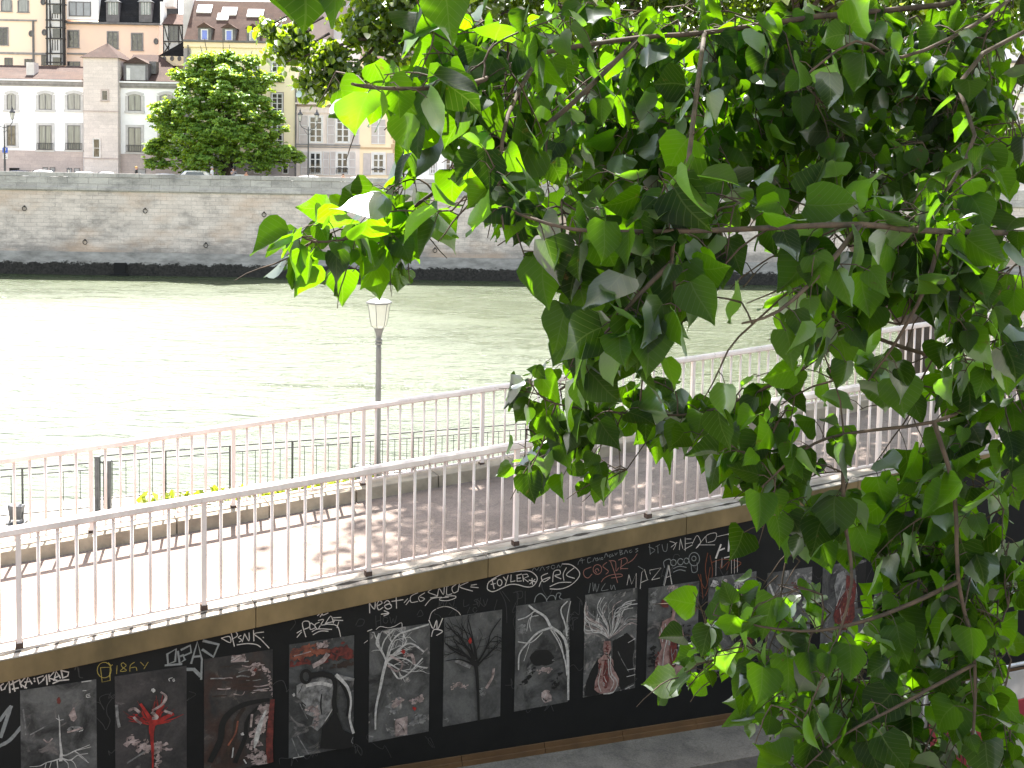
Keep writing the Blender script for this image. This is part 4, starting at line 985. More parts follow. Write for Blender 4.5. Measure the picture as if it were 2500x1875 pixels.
def plinth_mat():
    m, nt, bs, out = nodes_of('wall_foot_algae')
    tc = N(nt, 'ShaderNodeTexCoord'); sep = N(nt, 'ShaderNodeSeparateXYZ'); nt.links.new(tc.outputs['Object'], sep.inputs[0])
    base = ramp(nt, noise(nt, coords(nt, (.4, .4, 1.2)), 1.6, 6, .65), [(.3, (0.15, 0.143, 0.136)), (.7, (0.36, 0.345, 0.33))])
    nz = noise(nt, coords(nt, (1, 1, 1.6)), 1.5, 8, .72)
    a = N(nt, 'ShaderNodeMath', operation='MULTIPLY_ADD'); nt.links.new(nz, a.inputs[0]); a.inputs[1].default_value = -1.5; nt.links.new(sep.outputs[2], a.inputs[2])
    f = ramp(nt, a.outputs[0], [(.34, (1, 1, 1)), (.46, (0, 0, 0))])
    alg = ramp(nt, noise(nt, coords(nt), 5, 4, .7), [(.3, (0.008, 0.008, 0.008)), (.7, (0.046, 0.043, 0.038))])
    c = mixc(nt, f, base, alg)
    nt.links.new(c, bs.inputs['Base Color']); bs.inputs['Roughness'].default_value = .85
    bs.inputs['Specular IOR Level'].default_value = .2
    nt.links.new(bump(nt, nz, .6, .05), bs.inputs['Normal'])
    return m
m_qfoot = plinth_mat()
X0, X1 = -95, 95
qw = thing('quay_wall', 'tall stained stone quay wall across the river with a grey parapet and a black waterline', 'quay wall', FW(-20, 0, 0))
FMB().fbox(X0, X1, 0.0, 1.2, 2.2, 7.9).build('wall_face', m_qwall, qw)
mb = FMB()
mb.hexa([FW(X0, -.14, -.5), FW(X1, -.14, -.5), FW(X1, 1.2, -.5), FW(X0, 1.2, -.5), FW(X0, -.06, 2.2), FW(X1, -.06, 2.2), FW(X1, 1.2, 2.2), FW(X0, 1.2, 2.2)])
mb.build('wall_foot', m_qfoot, qw)
FMB().fbox(X0, X1, -.05, .9, 7.9, 8.02).fbox(X0, X1, -.16, .9, 8.02, 8.28).build('cornice', m_qpar, qw)
mb = FMB(); x = X0
while x < X1:
    w = 1.7 + random.random() * .9
    mb.fbox(x, x + w - .012, -.02, .42, 8.28, 9.26 + random.uniform(-.01, .01))
    x += w
mb.build('parapet', m_qpar, qw)
mb = FMB(); x = X0
while x < X1:
    w = 1.9 + random.random() * .8
    mb.fbox(x, x + w - .01, -.07, .48, 9.275, 9.66 + random.uniform(-.012, .012))
    x += w
mb.build('parapet_coping', m_qpar, qw, bevel=.02)
m_iron = plain('old_iron', (0.05, 0.045, 0.042), (0.03, 0.027, 0.026), 12, .8)
for u, v in ((60, 509), (355, 515), (645, 524), (208, 591), (503, 599), (1207, 540), (1062, 611)):
    p = at(u, v, wy(-30))
    X = p[0]; p = at(u, v, wy(X))
    mb = MB()
    cx, cz = p[0], p[2]
    yy = wy(cx) - .07
    mb.tube([(cx + .19 * math.cos(2 * math.pi * k / 16), yy - .02 * math.sin(k), cz + .21 * math.sin(2 * math.pi * k / 16)) for k in range(17)], .032, 6, cap=False)
    mb.box(cx - .06, cx + .06, yy - .02, yy + .12, cz + .12, cz + .30)
    mb.build('mooring_ring', m_iron, qw)
p0 = at(281, 641, wy(-38)); p1 = at(309, 666, wy(-38))
m_hole = plain('culvert_dark', (0.006, 0.006, 0.006), None, 5, .9)
FMB().fbox(p0[0], p1[0], -.40, -.12, .15, p0[2]).build('culvert_mouth', m_hole, qw)
FMB().fbox(p0[0] - .3, p1[0] + .25, -.62, -.33, -.3, .22).build('culvert_sill', m_hole, qw)
# island ground behind the wall
mb = FMB().fbox(-900, 900, .5, 40, 2, 8.32)
struct(mb.build('street', m_street, origin=FW(0, 5, 8.3)))
struct(MB().box(-1500, 1500, 140, 2600, 2, 8.30).build('island_ground', m_street, origin=(0, 200, 8.3)))

# ------------------------------------------------------------------ far bank: houses
def bx_(mb, u0, v0, u1, v1, Y, d0=0.0, d1=None, mi=0):
    """box whose front face covers the photo rectangle at distance Y; d0 metres proud, d1 deep"""
    uc, vc = (u0 + u1) / 2, (v0 + v1) / 2
    xa, xb = at(u0, vc, Y)[0], at(u1, vc, Y)[0]
    za, zb = at(uc, v1, Y)[2], at(uc, v0, Y)[2]
    return mb.box(xa, xb, Y - d0, Y + (d1 if d1 is not None else 0.05), za, zb, mi)
GZ = 8.3
def wall_box(name, par, mat, u0, u1, v0, Y, depth, zb=GZ):
    xa, xb = at(u0, v0, Y)[0], at(u1, v0, Y)[0]
    zt = at((u0 + u1) / 2, v0, Y)[2]
    return MB().box(xa, xb, Y, Y + depth, zb, zt).build(name, mat, par), xa, xb, zt
m_glass = []
def glass(name, a, b, stretch=(3, 1, .15), sc=3, rough=.15):
    return plain(name, a, b, sc, rough, spec=.6, bmp=0, stretch=stretch)
g_cur = glass('curtained_glass', (0.30, 0.30, 0.29), (0.13, 0.14, 0.14))
g_cur2 = glass('green_curtained_glass', (0.24, 0.26, 0.245), (0.10, 0.115, 0.11))
g_dark = glass('dark_glass', (0.045, 0.045, 0.048), (0.015, 0.015, 0.016), (1, 1, 1), 2)
g_leaf = glass('reflecting_glass', (0.12, 0.115, 0.10), (0.012, 0.013, 0.012), (1, 1, .5), 3)
g_blue = glass('blue_glass', (0.10, 0.16, 0.55), (0.08, 0.11, 0.40), (1, 1, 1), 1)
g_grey = glass('grey_glass', (0.26, 0.27, 0.30), (0.18, 0.19, 0.21), (1, 1, 1), 1)
w_stone = plain('window_stone', (0.54, 0.515, 0.50), (0.45, 0.43, 0.42), 2, .85)
w_white = plain('white_window_paint', (0.66, 0.65, 0.64), (0.55, 0.54, 0.535), 3, .5)
w_brown = plain('dark_window_paint', (0.13, 0.12, 0.13), (0.09, 0.085, 0.09), 3, .5)
w_iron = plain('balcony_iron', (0.05, 0.05, 0.052), None, 5, .5)
w_shut = plain('shutter_paint', (0.50, 0.44, 0.42), (0.42, 0.37, 0.355), 2, .6)
def window(par, u0, v0, u1, v1, Y, pane, fr=None, surround=None, sw=0, arch=False, rows=0, cols=2, fw=3.0, iron=False, label=None):
    """window part (frame, stone surround, bars) with its pane as a sub-part"""
    uc = (u0 + u1) / 2
    vc = (v0 + v1) / 2
    k = Y / FPX
    fr = fr or w_white
    mb = MB()
    if surround is not None:
        s = sw
        bx_(mb, u0 - s, v0 - (0 if arch else s), u0, v1, Y, .07, mi=1)
        bx_(mb, u1, v0 - (0 if arch else s), u1 + s, v1, Y, .07, mi=1)
        bx_(mb, u0 - s - 1.5, v1, u1 + s + 1.5, v1 + s * .8, Y, .13, mi=1)
        if arch:                   # segmental head
            pts = []
            for i in range(9):
                t = -1 + 2 * i / 8
                pts.append((uc + t * (u1 - u0 + 2 * s) / 2, v0 - s - 4 + (t * t) * 6 + 0.0))
            for i in range(8, -1, -1):
                t = -1 + 2 * i / 8
                pts.append((uc + t * (u1 - u0) / 2, v0 - 4 + (t * t) * 4.5))
            q = [(at(a, b, Y)[0], at(a, b, Y)[2]) for a, b in pts]
            vs = [(x, Y - .07, z) for x, z in q] + [(x, Y + .04, z) for x, z in q]
            n = 18
            fs = [(i, i + 1, 16 - i, 17 - i) for i in range(8)]
            fs += [(i, (i + 1) % n, n + (i + 1) % n, n + i) for i in range(n)]
            mb.add(vs, fs, 1)
            # spandrel of glass above is covered by the pane prism below
        else:
            bx_(mb, u0, v0 - s, u1, v0, Y, .07, mi=1)
    t = fw
    tp = 3 if arch else 0
    bx_(mb, u0, v0 - tp * .2, u0 + t, v1, Y, .05); bx_(mb, u1 - t, v0 - tp * .2, u1, v1, Y, .05)
    bx_(mb, u0 + t, v1 - t, u1 - t, v1, Y, .05)
    if not arch:
        bx_(mb, u0 + t, v0, u1 - t, v0 + t, Y, .05)
    for c in range(1, cols):
        x = u0 + (u1 - u0) * c / cols
        bx_(mb, x - t * .5, v0 + (0 if arch else t), x + t * .5, v1 - t, Y, .045)
    for r in range(1, rows):
        y = v0 + (v1 - v0) * r / rows
        bx_(mb, u0 + t, y - t * .28, u1 - t, y + t * .28, Y, .04)
    if iron:
        y0 = v1 - (v1 - v0) * .28
        bx_(mb, u0 - 4, y0, u1 + 4, y0 + 1.4, Y, .22, -.17, 2)
        n = 9
        for c in range(n + 1):
            x = u0 - 4 + (u1 - u0 + 8) * c / n
            bx_(mb, x - .5, y0 + 1.4, x + .5, v1 - 1, Y, .21, -.18, 2)
        bx_(mb, u0 - 4, v1 - 1, u1 + 4, v1, Y, .22, -.17, 2)
    o = mb.build('window', [fr, surround or fr, w_iron], par)
    if label:
        o['label'] = label
    pm = MB()
    if arch:
        pts = []
        for i in range(9):
            tt = -1 + 2 * i / 8
            pts.append((uc + tt * (u1 - u0) / 2, v0 - 4 + tt * tt * 4.5))
        pts += [(u1, v1), (u0, v1)]
        q = [(at(a, b, Y)[0], at(a, b, Y)[2]) for a, b in pts]
        n = len(q)
        vs = [(x, Y - .02, z) for x, z in q] + [(x, Y + .03, z) for x, z in q]
        pm.add(vs, [tuple(range(n))] + [(i, (i + 1) % n, n + (i + 1) % n, n + i) for i in range(n)])
    else:
        bx_(pm, u0 + t * .5, v0 + t * .5, u1 - t * .5, v1 - t * .5, Y, .02)
    pn = pm.build('pane', pane, par)
    pn.parent = o
    return o
def oval(par, u, v, ru, rv, Y, fr, pane):
    x, _, z = at(u, v, Y); rx, rzv = ru * Y / FPX, rv * Y / FPX
    mb = MB().tube([(x + rx * math.cos(2 * math.pi * k / 16), Y - .04, z + rzv * math.sin(2 * math.pi * k / 16)) for k in range(17)], .09, 5, cap=False)
    o = mb.build('window', fr, par)
    pm = MB()
    c = [(x + rx * math.cos(2 * math.pi * k / 16), Y - .03, z + rzv * math.sin(2 * math.pi * k / 16)) for k in range(16)]
    pm.add(c, [tuple(range(16))])
    pn = pm.build('pane', pane, par); pn.parent = o
def gable_prism(u0, u1, veave, vapex, Y, d0, d1, mat, par, name='roof', over=2):
    """small pitched roof, ridge running away from the river"""
    xa, xb = at(u0 - over, veave, Y)[0], at(u1 + over, veave, Y)[0]
    za, zt = at((u0 + u1) / 2, veave, Y)[2], at((u0 + u1) / 2, vapex, Y)[2]
    return MB().prism([(xa, za), (xb, za), ((xa + xb) / 2, zt)], 'y', Y - d0, Y + d1).build(name, mat, par)
def slope_roof(name, par, mat, u0, u1, veave, vridge, Y, run, depth=None, hip0=0, hip1=0, over=.3):
    """roof plane rising away from the river with a back slope"""
    xa, xb = at(u0, veave, Y)[0], at(u1, veave, Y)[0]
    ze = at((u0 + u1) / 2, veave, Y)[2]
    # ridge seen at vridge but standing run metres further back
    zr = at((u0 + u1) / 2, vridge, Y + run)[2]
    back = depth or run * 2
    vs = [(xa, Y - over, ze), (xb, Y - over, ze), (xb - hip1, Y + run, zr), (xa + hip0, Y + run, zr), (xa, Y + back, ze), (xb, Y + back, ze)]
    return MB().add(vs, [(0, 1, 2, 3), (3, 2, 5, 4), (0, 3, 4), (1, 5, 2), (0, 4, 5, 1)]).build(name, mat, par)
m_tile = stone_blocks('roof_tiles', (0.085, 0.052, 0.043), (0.055, 0.036, 0.031), (0.035, 0.025, 0.023), .25, .16, .35, (0.15, 0.12, 0.105), 1.0, (0.10, 0.06, 0.04), .015)
m_tile2 = stone_blocks('old_red_tiles', (0.11, 0.066, 0.052), (0.07, 0.045, 0.037), (0.045, 0.03, 0.028), .25, .16, .35, (0.17, 0.135, 0.115), 1.0, (0.12, 0.07, 0.048), .015)
m_slate = stone_blocks('slate', (0.022, 0.022, 0.026), (0.012, 0.012, 0.014), (0.008, 0.008, 0.009), .3, .2, .2, (0.09, 0.085, 0.085), 1.0, None, .02)
m_zinc = plain('zinc', (0.36, 0.37, 0.39), (0.28, 0.285, 0.30), 1.2, .45, metal=.3, stretch=(3, 1, .2))
m_gutter = plain('gutter_zinc', (0.16, 0.15, 0.15), (0.10, 0.095, 0.097), 2, .6)
m_white = plain('white_render', (0.86, 0.845, 0.845), (0.78, 0.765, 0.765), .7, .9, bmp=.1)
m_pink = stone_blocks('pink_base_stone', (0.56, 0.46, 0.42), (0.47, 0.39, 0.365), (0.40, 0.34, 0.32), 1.2, .42, .35, (0.26, 0.225, 0.215), 1.0, None, .015)
m_tower = stone_blocks('tower_stone', (0.74, 0.65, 0.60), (0.64, 0.56, 0.52), (0.52, 0.455, 0.43), 1.0, .40, .3, (0.36, 0.315, 0.30), 1.0, None, .015)
m_grey_st = plain('grey_stone_trim', (0.30, 0.28, 0.275), (0.20, 0.19, 0.185), 2, .85)
m_peach = plain('peach_render', (0.83, 0.61, 0.47), (0.75, 0.56, 0.46), .35, .9, bmp=.1)
m_orange = plain('orange_render', (0.86, 0.66, 0.50), (0.82, 0.64, 0.51), .5, .9, bmp=.1)
m_yellow = plain('yellow_render', (0.84, 0.73, 0.50), (0.76, 0.66, 0.46), .5, .9, bmp=.1)
m_cream = plain('cream_render', (0.72, 0.62, 0.555), (0.62, 0.535, 0.485), .7, .9, bmp=.1)
m_creamw = plain('pale_attic_render', (0.74, 0.69, 0.65), (0.64, 0.59, 0.55), .8, .9, bmp=.1)
m_butter = plain('butter_render', (0.82, 0.66, 0.46), (0.74, 0.60, 0.42), .6, .9, bmp=.1)
m_ochre = plain('ochre_render', (0.50, 0.35, 0.21), (0.42, 0.29, 0.18), .8, .9)
m_timber = plain('dark_timber', (0.05, 0.045, 0.045), (0.03, 0.028, 0.028), 4, .8)
m_panel = plain('timber_infill', (0.62, 0.60, 0.58), (0.52, 0.50, 0.49), 1.5, .9)
m_brick = plain('chimney_render', (0.70, 0.66, 0.64), (0.58, 0.54, 0.52), 1.0, .9)
m_greyhouse = plain('grey_plaster', (0.33, 0.29, 0.285), (0.25, 0.22, 0.22), .35, .9)

YF = 121.0
# --- white house with the stair tower
O = at(205, 440, YF)
wh = thing('town_house', 'long white rendered house with arched windows, pink stone base and square stair tower', 'house', (O[0], YF, GZ))
wall_box('wall', wh, m_white, -60, 203, 199, YF, 8)
o, *_ = wall_box('wall', wh, m_white, 288, 455, 207, YF, 8)
xa, xb = at(-60, 380, YF)[0], at(203, 380, YF)[0]
MB().box(xa, xb, YF - .06, YF + .1, GZ, at(100, 368, YF)[2]).build('stone_base', m_pink, wh)
xa, xb = at(288, 380, YF)[0], at(455, 380, YF)[0]
MB().box(xa, xb, YF - .06, YF + .1, GZ, at(370, 377, YF)[2]).build('stone_base', m_pink, wh)
for (u0, u1, v) in ((-60, 203, 198), (288, 456, 204)):
    mb = MB(); bx_(mb, u0, v, u1, v + 7, YF, .22); bx_(mb, u0, v + 7, u1, v + 12, YF, .1)
    mb.build('cornice', m_grey_st, wh)
    mb = MB(); bx_(mb, u0, v - 4, u1, v - .3, YF, .36, .0)
    mb.build('gutter', m_white, wh)
slope_roof('roof', wh, m_tile, -60, 203, 193, 160, YF, 4.5)
slope_roof('roof', wh, m_tile, 287, 456, 199, 134, YF, 5, hip1=4.4, over=.25)
for u in (28, 111, 181):
    w = 11 if u < 50 else 16
    window(wh, u - w, 232, u + w, 268, YF, g_cur, w_brown, w_stone, 7, True, 0, 2, 1.6)
    window(wh, u - w, 306, u + w, 366 if u > 50 else 356, YF, g_cur2 if u > 50 else g_leaf, w_brown, w_stone, 6, False, 0, 2, 1.6, u > 50)
for u in (329, 406):
    window(wh, u - 16, 234, u + 16, 271, YF, g_cur2, w_brown, w_stone, 7, True, 0, 2, 1.6)
    window(wh, u - 16, 311, u + 16, 371, YF, g_cur2, w_brown, w_stone, 6, False, 0, 2, 1.6, True)
for u0, v0, u1, v1 in ((104, 408, 117, 421), (122, 408, 135, 421), (163, 410, 176, 423), (181, 410, 195, 423), (335, 412, 356, 428)):
    window(wh, u0, v0, u1, v1, YF - .06, g_grey, w_brown, None, 0, False, 0, 1, 1.2)
mb = MB(); bx_(mb, 24, 410, 48, 440, YF, .12, .0)
mb.build('arched_vent', m_hole, wh)
mb = MB(); bx_(mb, 64, 152, 83, 187, YF + 1.0, 0, 1.2); mb.build('chimney', m_brick, wh)
mb = MB(); bx_(mb, 364, 150, 381, 180, YF + .9, 0, 1.0); mb.build('chimney', m_gutter, wh)
mb = MB(); bx_(mb, 286, 165, 289, 440, YF, .12, .0); mb.build('downpipe', m_gutter, wh)
dm = MB(); bx_(dm, 302, 154, 362, 200, YF, 0.05, 3.2)
do = dm.build('dormer', w_brown, wh)
pm = MB(); bx_(pm, 308, 160, 355, 197, YF - .05, .03, .0); q = pm.build('dormer_pane', g_grey, wh); q.parent = do
pm = MB(); bx_(pm, 309, 166, 318, 196, YF - .08, .03, .0); q = pm.build('white_curtain', w_white, wh); q.parent = do
gable_prism(302, 362, 155, 139, YF, .2, 3.4, m_tile, wh, 'dormer_roof')
# tower
mb = MB()
xa, xb = at(204, 280, YF - .8)[0], at(288, 280, YF - .8)[0]
zt = at(246, 141, YF - .8)[2]
MB().box(xa, xb, YF - .8, YF + 4, GZ, zt).build('tower', m_tower, wh)
xm = (xa + xb) / 2
vs = [(xa - .25, YF - 1.05, zt), (xb + .25, YF - 1.05, zt), (xb + .25, YF + 4.2, zt), (xa - .25, YF + 4.2, zt), (xm, YF + 1.3, at(247, 105, YF + 1.3)[2])]
MB().add(vs, [(0, 1, 4), (1, 2, 4), (2, 3, 4), (3, 0, 4), (3, 2, 1, 0)]).build('tower_roof', m_tile, wh)
MB().tube([(xm, YF + 1.3, vs[4][2] - .1), (xm, YF + 1.3, vs[4][2] + .6)], .04, 5).build('finial', m_gutter, wh)
mb = MB(); bx_(mb, 203, 270, 289, 273, YF - .8, .06); bx_(mb, 203, 385, 289, 388, YF - .8, .06); mb.build('string_course', m_pink, wh)
window(wh, 249, 221, 263, 245, YF - .8, g_dark, w_stone, m_pink, 3, False, 0, 1, 1)
window(wh, 227, 338, 245, 385, YF - .8, g_leaf, w_white, m_tower, 2, False, 2, 1, 2.2)

# --- peach house behind
YP = 131.0
O = at(250, 140, YP)
ph = thing('town_house', 'peach rendered building with a black slate mansard behind the white house', 'house', (O[0], YP, GZ))
wall_box('wall', ph, m_peach, 160, 388, 55, YP, 8)
wall_box('wall', ph, m_orange, -60, 160, -60, YP - .3, 8)
for r in ((-60, 47, 90, 51, -.3), (-60, 128, 160, 133, -.3), (160, 130, 300, 134, 0)):
    mb = MB(); bx_(mb, r[0], r[1], r[2], r[3], YP + r[4], .12); mb.build('string_course', m_grey_st, ph)
mb = MB(); bx_(mb, 160, 55, 392, 60, YP, .3, .2); mb.build('gutter', m_gutter, ph)
xa, xb = at(240, 30, YP)[0], at(392, 30, YP)[0]
z0, z1 = at(316, 55, YP)[2], at(316, -40, YP)[2]
MB().prism([(YP - .05, z0), (YP + 1.3, z1), (YP + 7, z1), (YP + 7, z0)], 'x', xa, xb).build('mansard_roof', m_slate, ph)
for u in (276, 356):
    dm = MB(); bx_(dm, u - 16, 4, u + 16, 54, YP, .12, 1.5); do = dm.build('dormer', w_brown, ph)
    pm = MB(); bx_(pm, u - 12, 6, u + 12, 36, YP - .12, .03, .0); q = pm.build('dormer_pane', g_cur2, ph); q.parent = do
    for kx in range(1, 4):
        pm = MB(); bx_(pm, u - 12 + 6 * kx - .6, 6, u - 12 + 6 * kx + .6, 36, YP - .16, .03, .0); q = pm.build('glazing_bar', w_white, ph); q.parent = do
    gable_prism(u - 17, u + 17, 5, -7, YP, .3, 1.6, m_zinc, ph, 'dormer_roof')
wall_box('bay_wall', ph, m_white, 160, 240, -60, YP - .02, 1.0, at(200, 48, YP)[2])
window(ph, 168, 4, 222, 40, YP - .04, g_grey, w_brown, None, 0, False, 0, 3, 2)
for r in ((-2, 68, 19, 110), (166, 75, 192, 116), (263, 78, 288, 119), (322, 82, 348, 123)):
    window(ph, *r, YP if r[0] > 160 else YP - .3, g_leaf if r[0] > 100 else g_dark, w_brown, m_grey_st, 2, False, 4, 2, 1.5)
for r in ((11, 141, 31, 160), (60, 144, 79, 160), (101, 134, 114, 160), (164, 150, 196, 162)):
    window(ph, *r, YP if r[0] > 160 else YP - .3, g_dark, w_brown, None, 0, False, 0, 2, 1.4)
for r in ((4, 2, 28, 28), (45, 2, 69, 30)):
    window(ph, *r, YP - .3, g_cur, w_brown, m_grey_st, 2, True, 0, 1, 1.5)
for u, v, y in ((76, 82, YP - .3), (108, 79, YP - .3), (381, 101, YP), (105, 5, YP - .3)):
    oval(ph, u, v, 4.2, 6, y, w_brown, g_dark)
mb = MB(); bx_(mb, 80, 50, 84, 160, YP - .3, .15); mb.build('downpipe', m_gutter, ph)
# half-timbered bay up the facade
bay = MB()
for a, b in ((117, 121), (125, 128), (151, 154), (156, 160)):
    bx_(bay, a, -50, b, 160, YP - .3, .55, .5)
for v in (10, 49, 67, 94, 130, 152):
    bx_(bay, 116, v, 161, v + 3, YP - .3, .57, .5)
for (v0, v1) in ((50, 67), (70, 94), (97, 128), (10, 47)):
    for ua, ub in ((121, 125), (154, 158)):
        pa, pb = at(ua, v0, YP - .9), at(ub, v1, YP - .9)
        bay.tube([tuple(pa), tuple(pb)], .06, 4)
for u in (133, 139, 145):
    bx_(bay, u - .7, 98, u + .7, 124, YP - .3, .56, .5); bx_(bay, u - .7, 34, u + .7, 46, YP - .3, .56, .5)
bo = bay.build('timber_frame', m_timber, ph)
mb = MB(); bx_(mb, 118, -50, 159, 160, YP - .3, .5, .5); mb.build('bay_infill', m_panel, ph)
for v0, v1 in ((12, 34), (70, 96), (140, 160)):
    pm = MB(); bx_(pm, 129, v0, 150, v1, YP - .82, .03, .0); pm.build('bay_pane', g_dark, ph)
# small half-timbered turret between peach and yellow houses
YT = 127.0
O = at(420, 100, YT)
tu = thing('turret_house', 'narrow half timbered turret with white panels squeezed beside the tall chimney', 'house', (O[0], YT, GZ))
wall_box('wall', tu, m_panel, 398, 447, 58, YT, 5)
mb = MB()
for a, b in ((398, 400), (411, 413), (436, 438), (444, 447)):
    bx_(mb, a, 58, b, 130, YT, .06)
bx_(mb, 398, 60, 447, 63, YT, .07); bx_(mb, 398, 100, 447, 103, YT, .07)
for pa, pb in (((401, 104), (416, 128)), ((416, 104), (401, 128)), ((401, 64), (410, 98)), ((438, 64), (444, 98))):
    mb.tube([tuple(at(*pa, YT - .06)), tuple(at(*pb, YT - .06))], .05, 4)
mb.build('timber_frame', m_timber, tu)
window(tu, 414, 63, 435, 101, YT - .05, g_dark, w_brown, None, 0, False, 0, 2, 1.5)
slope_roof('roof', tu, m_tile2, 396, 450, 60, 34, YT, 2.5)
mb = MB(); bx_(mb, 399, -40, 423, 16, YT + 2, 0, 1.5); mb.build('chimney', m_brick, tu)
mb = MB(); bx_(mb, 391, 4, 399, 60, YT + 1.4, 0, 1.2); mb.build('chimney', m_white, tu)
mb = MB(); bx_(mb, 447, -60, 470, 90, YT - 1.5, 0, 1.6); mb.build('chimney', m_brick, tu)
pts = [(385, 137), (447, 137), (447, 102)]
q = [(at(a, b, YT - 1.2)[0], at(a, b, YT - 1.2)[2]) for a, b in pts]
MB().prism(q, 'y', YT - 1.2, YT - .3).build('side_roof', m_slate, tu)
mb = MB(); bx_(mb, 385, 137, 447, 160, YT - 1.2, 0, .9); mb.build('lean_to_wall', m_butter, tu)
for u in (401, 420, 438):
    oval(tu, u, 143, 3, 4, YT - 1.2, w_brown, g_dark)

# --- yellow house
O = at(580, 430, YF)
yh = thing('town_house', 'yellow rendered house with blue dormer windows in its red tiled roof behind the chestnut tree', 'house', (O[0], YF, GZ))
wall_box('wall', yh, m_yellow, 449, 722, 108, YF, 8)
mb = MB(); bx_(mb, 449, 105, 724, 117, YF, .2); mb.build('cornice', m_butter, yh)
mb = MB(); bx_(mb, 449, 100, 725, 104.5, YF, .38, .1); mb.build('gutter', m_gutter, yh)
mb = MB(); bx_(mb, 449, 118, 466, 440, YF, .1); mb.build('pilaster', m_greyhouse, yh)
mb = MB(); bx_(mb, 459, 110, 462, 440, YF, .22, -.12); mb.build('downpipe', m_gutter, yh)
slope_roof('roof', yh, m_tile2, 449, 724, 101, 3, YF, 4.0, over=.1)
ze, zr = at(587, 101, YF)[2], at(587, 3, YF + 4)[2]
for r in ((482, 16, 518, 35), (542, 21, 579, 40), (531, 36, 559, 52), (604, 25, 644, 43)):
    # skylight leaf lying on the slope
    vm_ = (r[1] + r[3]) / 2
    t = (101 - vm_) / 98.0
    xa, xb = at(r[0], vm_, YF + 4 * t)[0], at(r[2], vm_, YF + 4 * t)[0]
    t0, t1_ = (101 - r[3]) / 98.0, (101 - r[1]) / 98.0
    ya, yb = YF + 4.1 * t0 - .1, YF + 4.1 * t1_ - .1
    za, zb = ze + (zr - ze) * t0, ze + (zr - ze) * t1_
    MB().hexa([(xa, ya, za + .02), (xb, ya, za + .02), (xb, yb, zb + .02), (xa, yb, zb + .02), (xa, ya - .05, za + .12), (xb, ya - .05, za + .12), (xb, yb - .05, zb + .12), (xa, yb - .05, zb + .12)]).build('skylight', w_white, yh)
for u in (499.5, 559, 618, 676):
    v = 84 + (u - 499) * .024
    dm = MB(); bx_(dm, u - 16, v - 18, u + 16, v + 18, YF, .02, 2.2); do = dm.build('dormer', m_gutter, yh)
    pm = MB(); bx_(pm, u - 9, v - 13, u + 9, v + 15, YF - .02, .06, .0); q = pm.build('dormer_frame', w_white, yh); q.parent = do
    pm = MB(); bx_(pm, u - 6, v - 10, u + 6, v + 12, YF - .08, .03, .0); q = pm.build('dormer_pane', g_blue if u != 618 else g_grey, yh); q.parent = do
    gable_prism(u - 17, u + 17, v - 17, v - 29, YF, .2, 2.3, m_tile2, yh, 'dormer_roof')
for u in (500, 558, 617, 677):
    v = 150 - (677 - u) * .02
    window(yh, u - 14, v, u + 14, v + 50, YF, g_leaf, w_white, m_greyhouse, 2, False, 4, 2, 3)
    window(yh, u - 14, v + 77, u + 14, v + 128, YF, g_leaf, w_white, m_greyhouse, 2, False, 4, 2, 3)
    window(yh, u - 14, v + 155, u + 14, v + 205, YF, g_leaf, w_white, m_greyhouse, 2, False, 4, 2, 3)
xa, xb = at(449, 400, YF)[0], at(722, 400, YF)[0]
MB().box(xa, xb, YF - .05, YF + .1, GZ, at(585, 372, YF)[2]).build('stone_base', m_greyhouse, yh)
for r in ((485, 395, 500, 417), (556, 398, 572, 424), (620, 400, 634, 424), (690, 400, 704, 424)):
    window(yh, *r, YF - .05, g_dark, w_white, None, 0, False, 2, 1, 1.5)
mb = MB(); bx_(mb, 536, 388, 575, 450, YF - .05, .03); mb.build('doorway', m_hole, yh)

# --- pinkish cream house with shutters
O = at(800, 430, YF)
ch = thing('town_house', 'pinkish cream house with grey shutters and a pedimented dormer beside the twin lantern', 'house', (O[0], YF, GZ))
wall_box('wall', ch, m_cream, 723, 879, 262, YF, 8)
wall_box('attic', ch, m_creamw, 723, 879, 216, YF + .6, 6)
mb = MB(); bx_(mb, 722, 252, 880, 256, YF, .3, .8); bx_(mb, 722, 272, 880, 276, YF, .12); mb.build('cornice', m_cream, ch)
mb = MB(); bx_(mb, 723, 236, 880, 240, YF + .6, .15); bx_(mb, 722, 213, 750, 217, YF + .6, .2); mb.build('string_course', m_grey_st, ch)
dm = MB(); bx_(dm, 748, 205, 797, 252, YF, .1, 3); do = dm.build('dormer', m_creamw, ch)
gable_prism(746, 799, 206, 184, YF, .35, 3.2, m_creamw, ch, 'pediment', 1)
q = window(ch, 759, 215, 778, 250, YF - .1, g_dark, w_white, None, 0, False, 3, 2, 3)
window(ch, 822, 222, 842, 252, YF + .6, g_dark, w_white, None, 0, False, 3, 2, 3)
slope_roof('roof', ch, m_greyhouse, 723, 880, 218, 96, YF + .7, 5)
mb = MB(); bx_(mb, 721, 215, 724, 440, YF, .15); mb.build('downpipe', m_gutter, ch)
mb = MB(); bx_(mb, 723, 352, 880, 356, YF, .14); bx_(mb, 723, 358, 880, 361, YF, .1); mb.build('string_course', m_grey_st, ch)
for u0, u1 in ((754, 788), (820, 854)):
    window(ch, u0, 283, u1, 349, YF, g_dark, w_white, m_creamw, 2, False, 4, 2, 4)
    window(ch, u0 + 1, 371, u1 - 3, 425, YF, g_dark, w_white, m_creamw, 2, False, 3, 2, 4)
    mb = MB(); bx_(mb, u0 + 2, 410, u1 - 4, 412, YF, .25, -.1)
    for j in range(6):
        x = u0 + 3 + (u1 - u0 - 9) * j / 5
        bx_(mb, x - .6, 412, x + .6, 424, YF, .22, -.12)
    mb.build('window_grille', w_iron, ch)
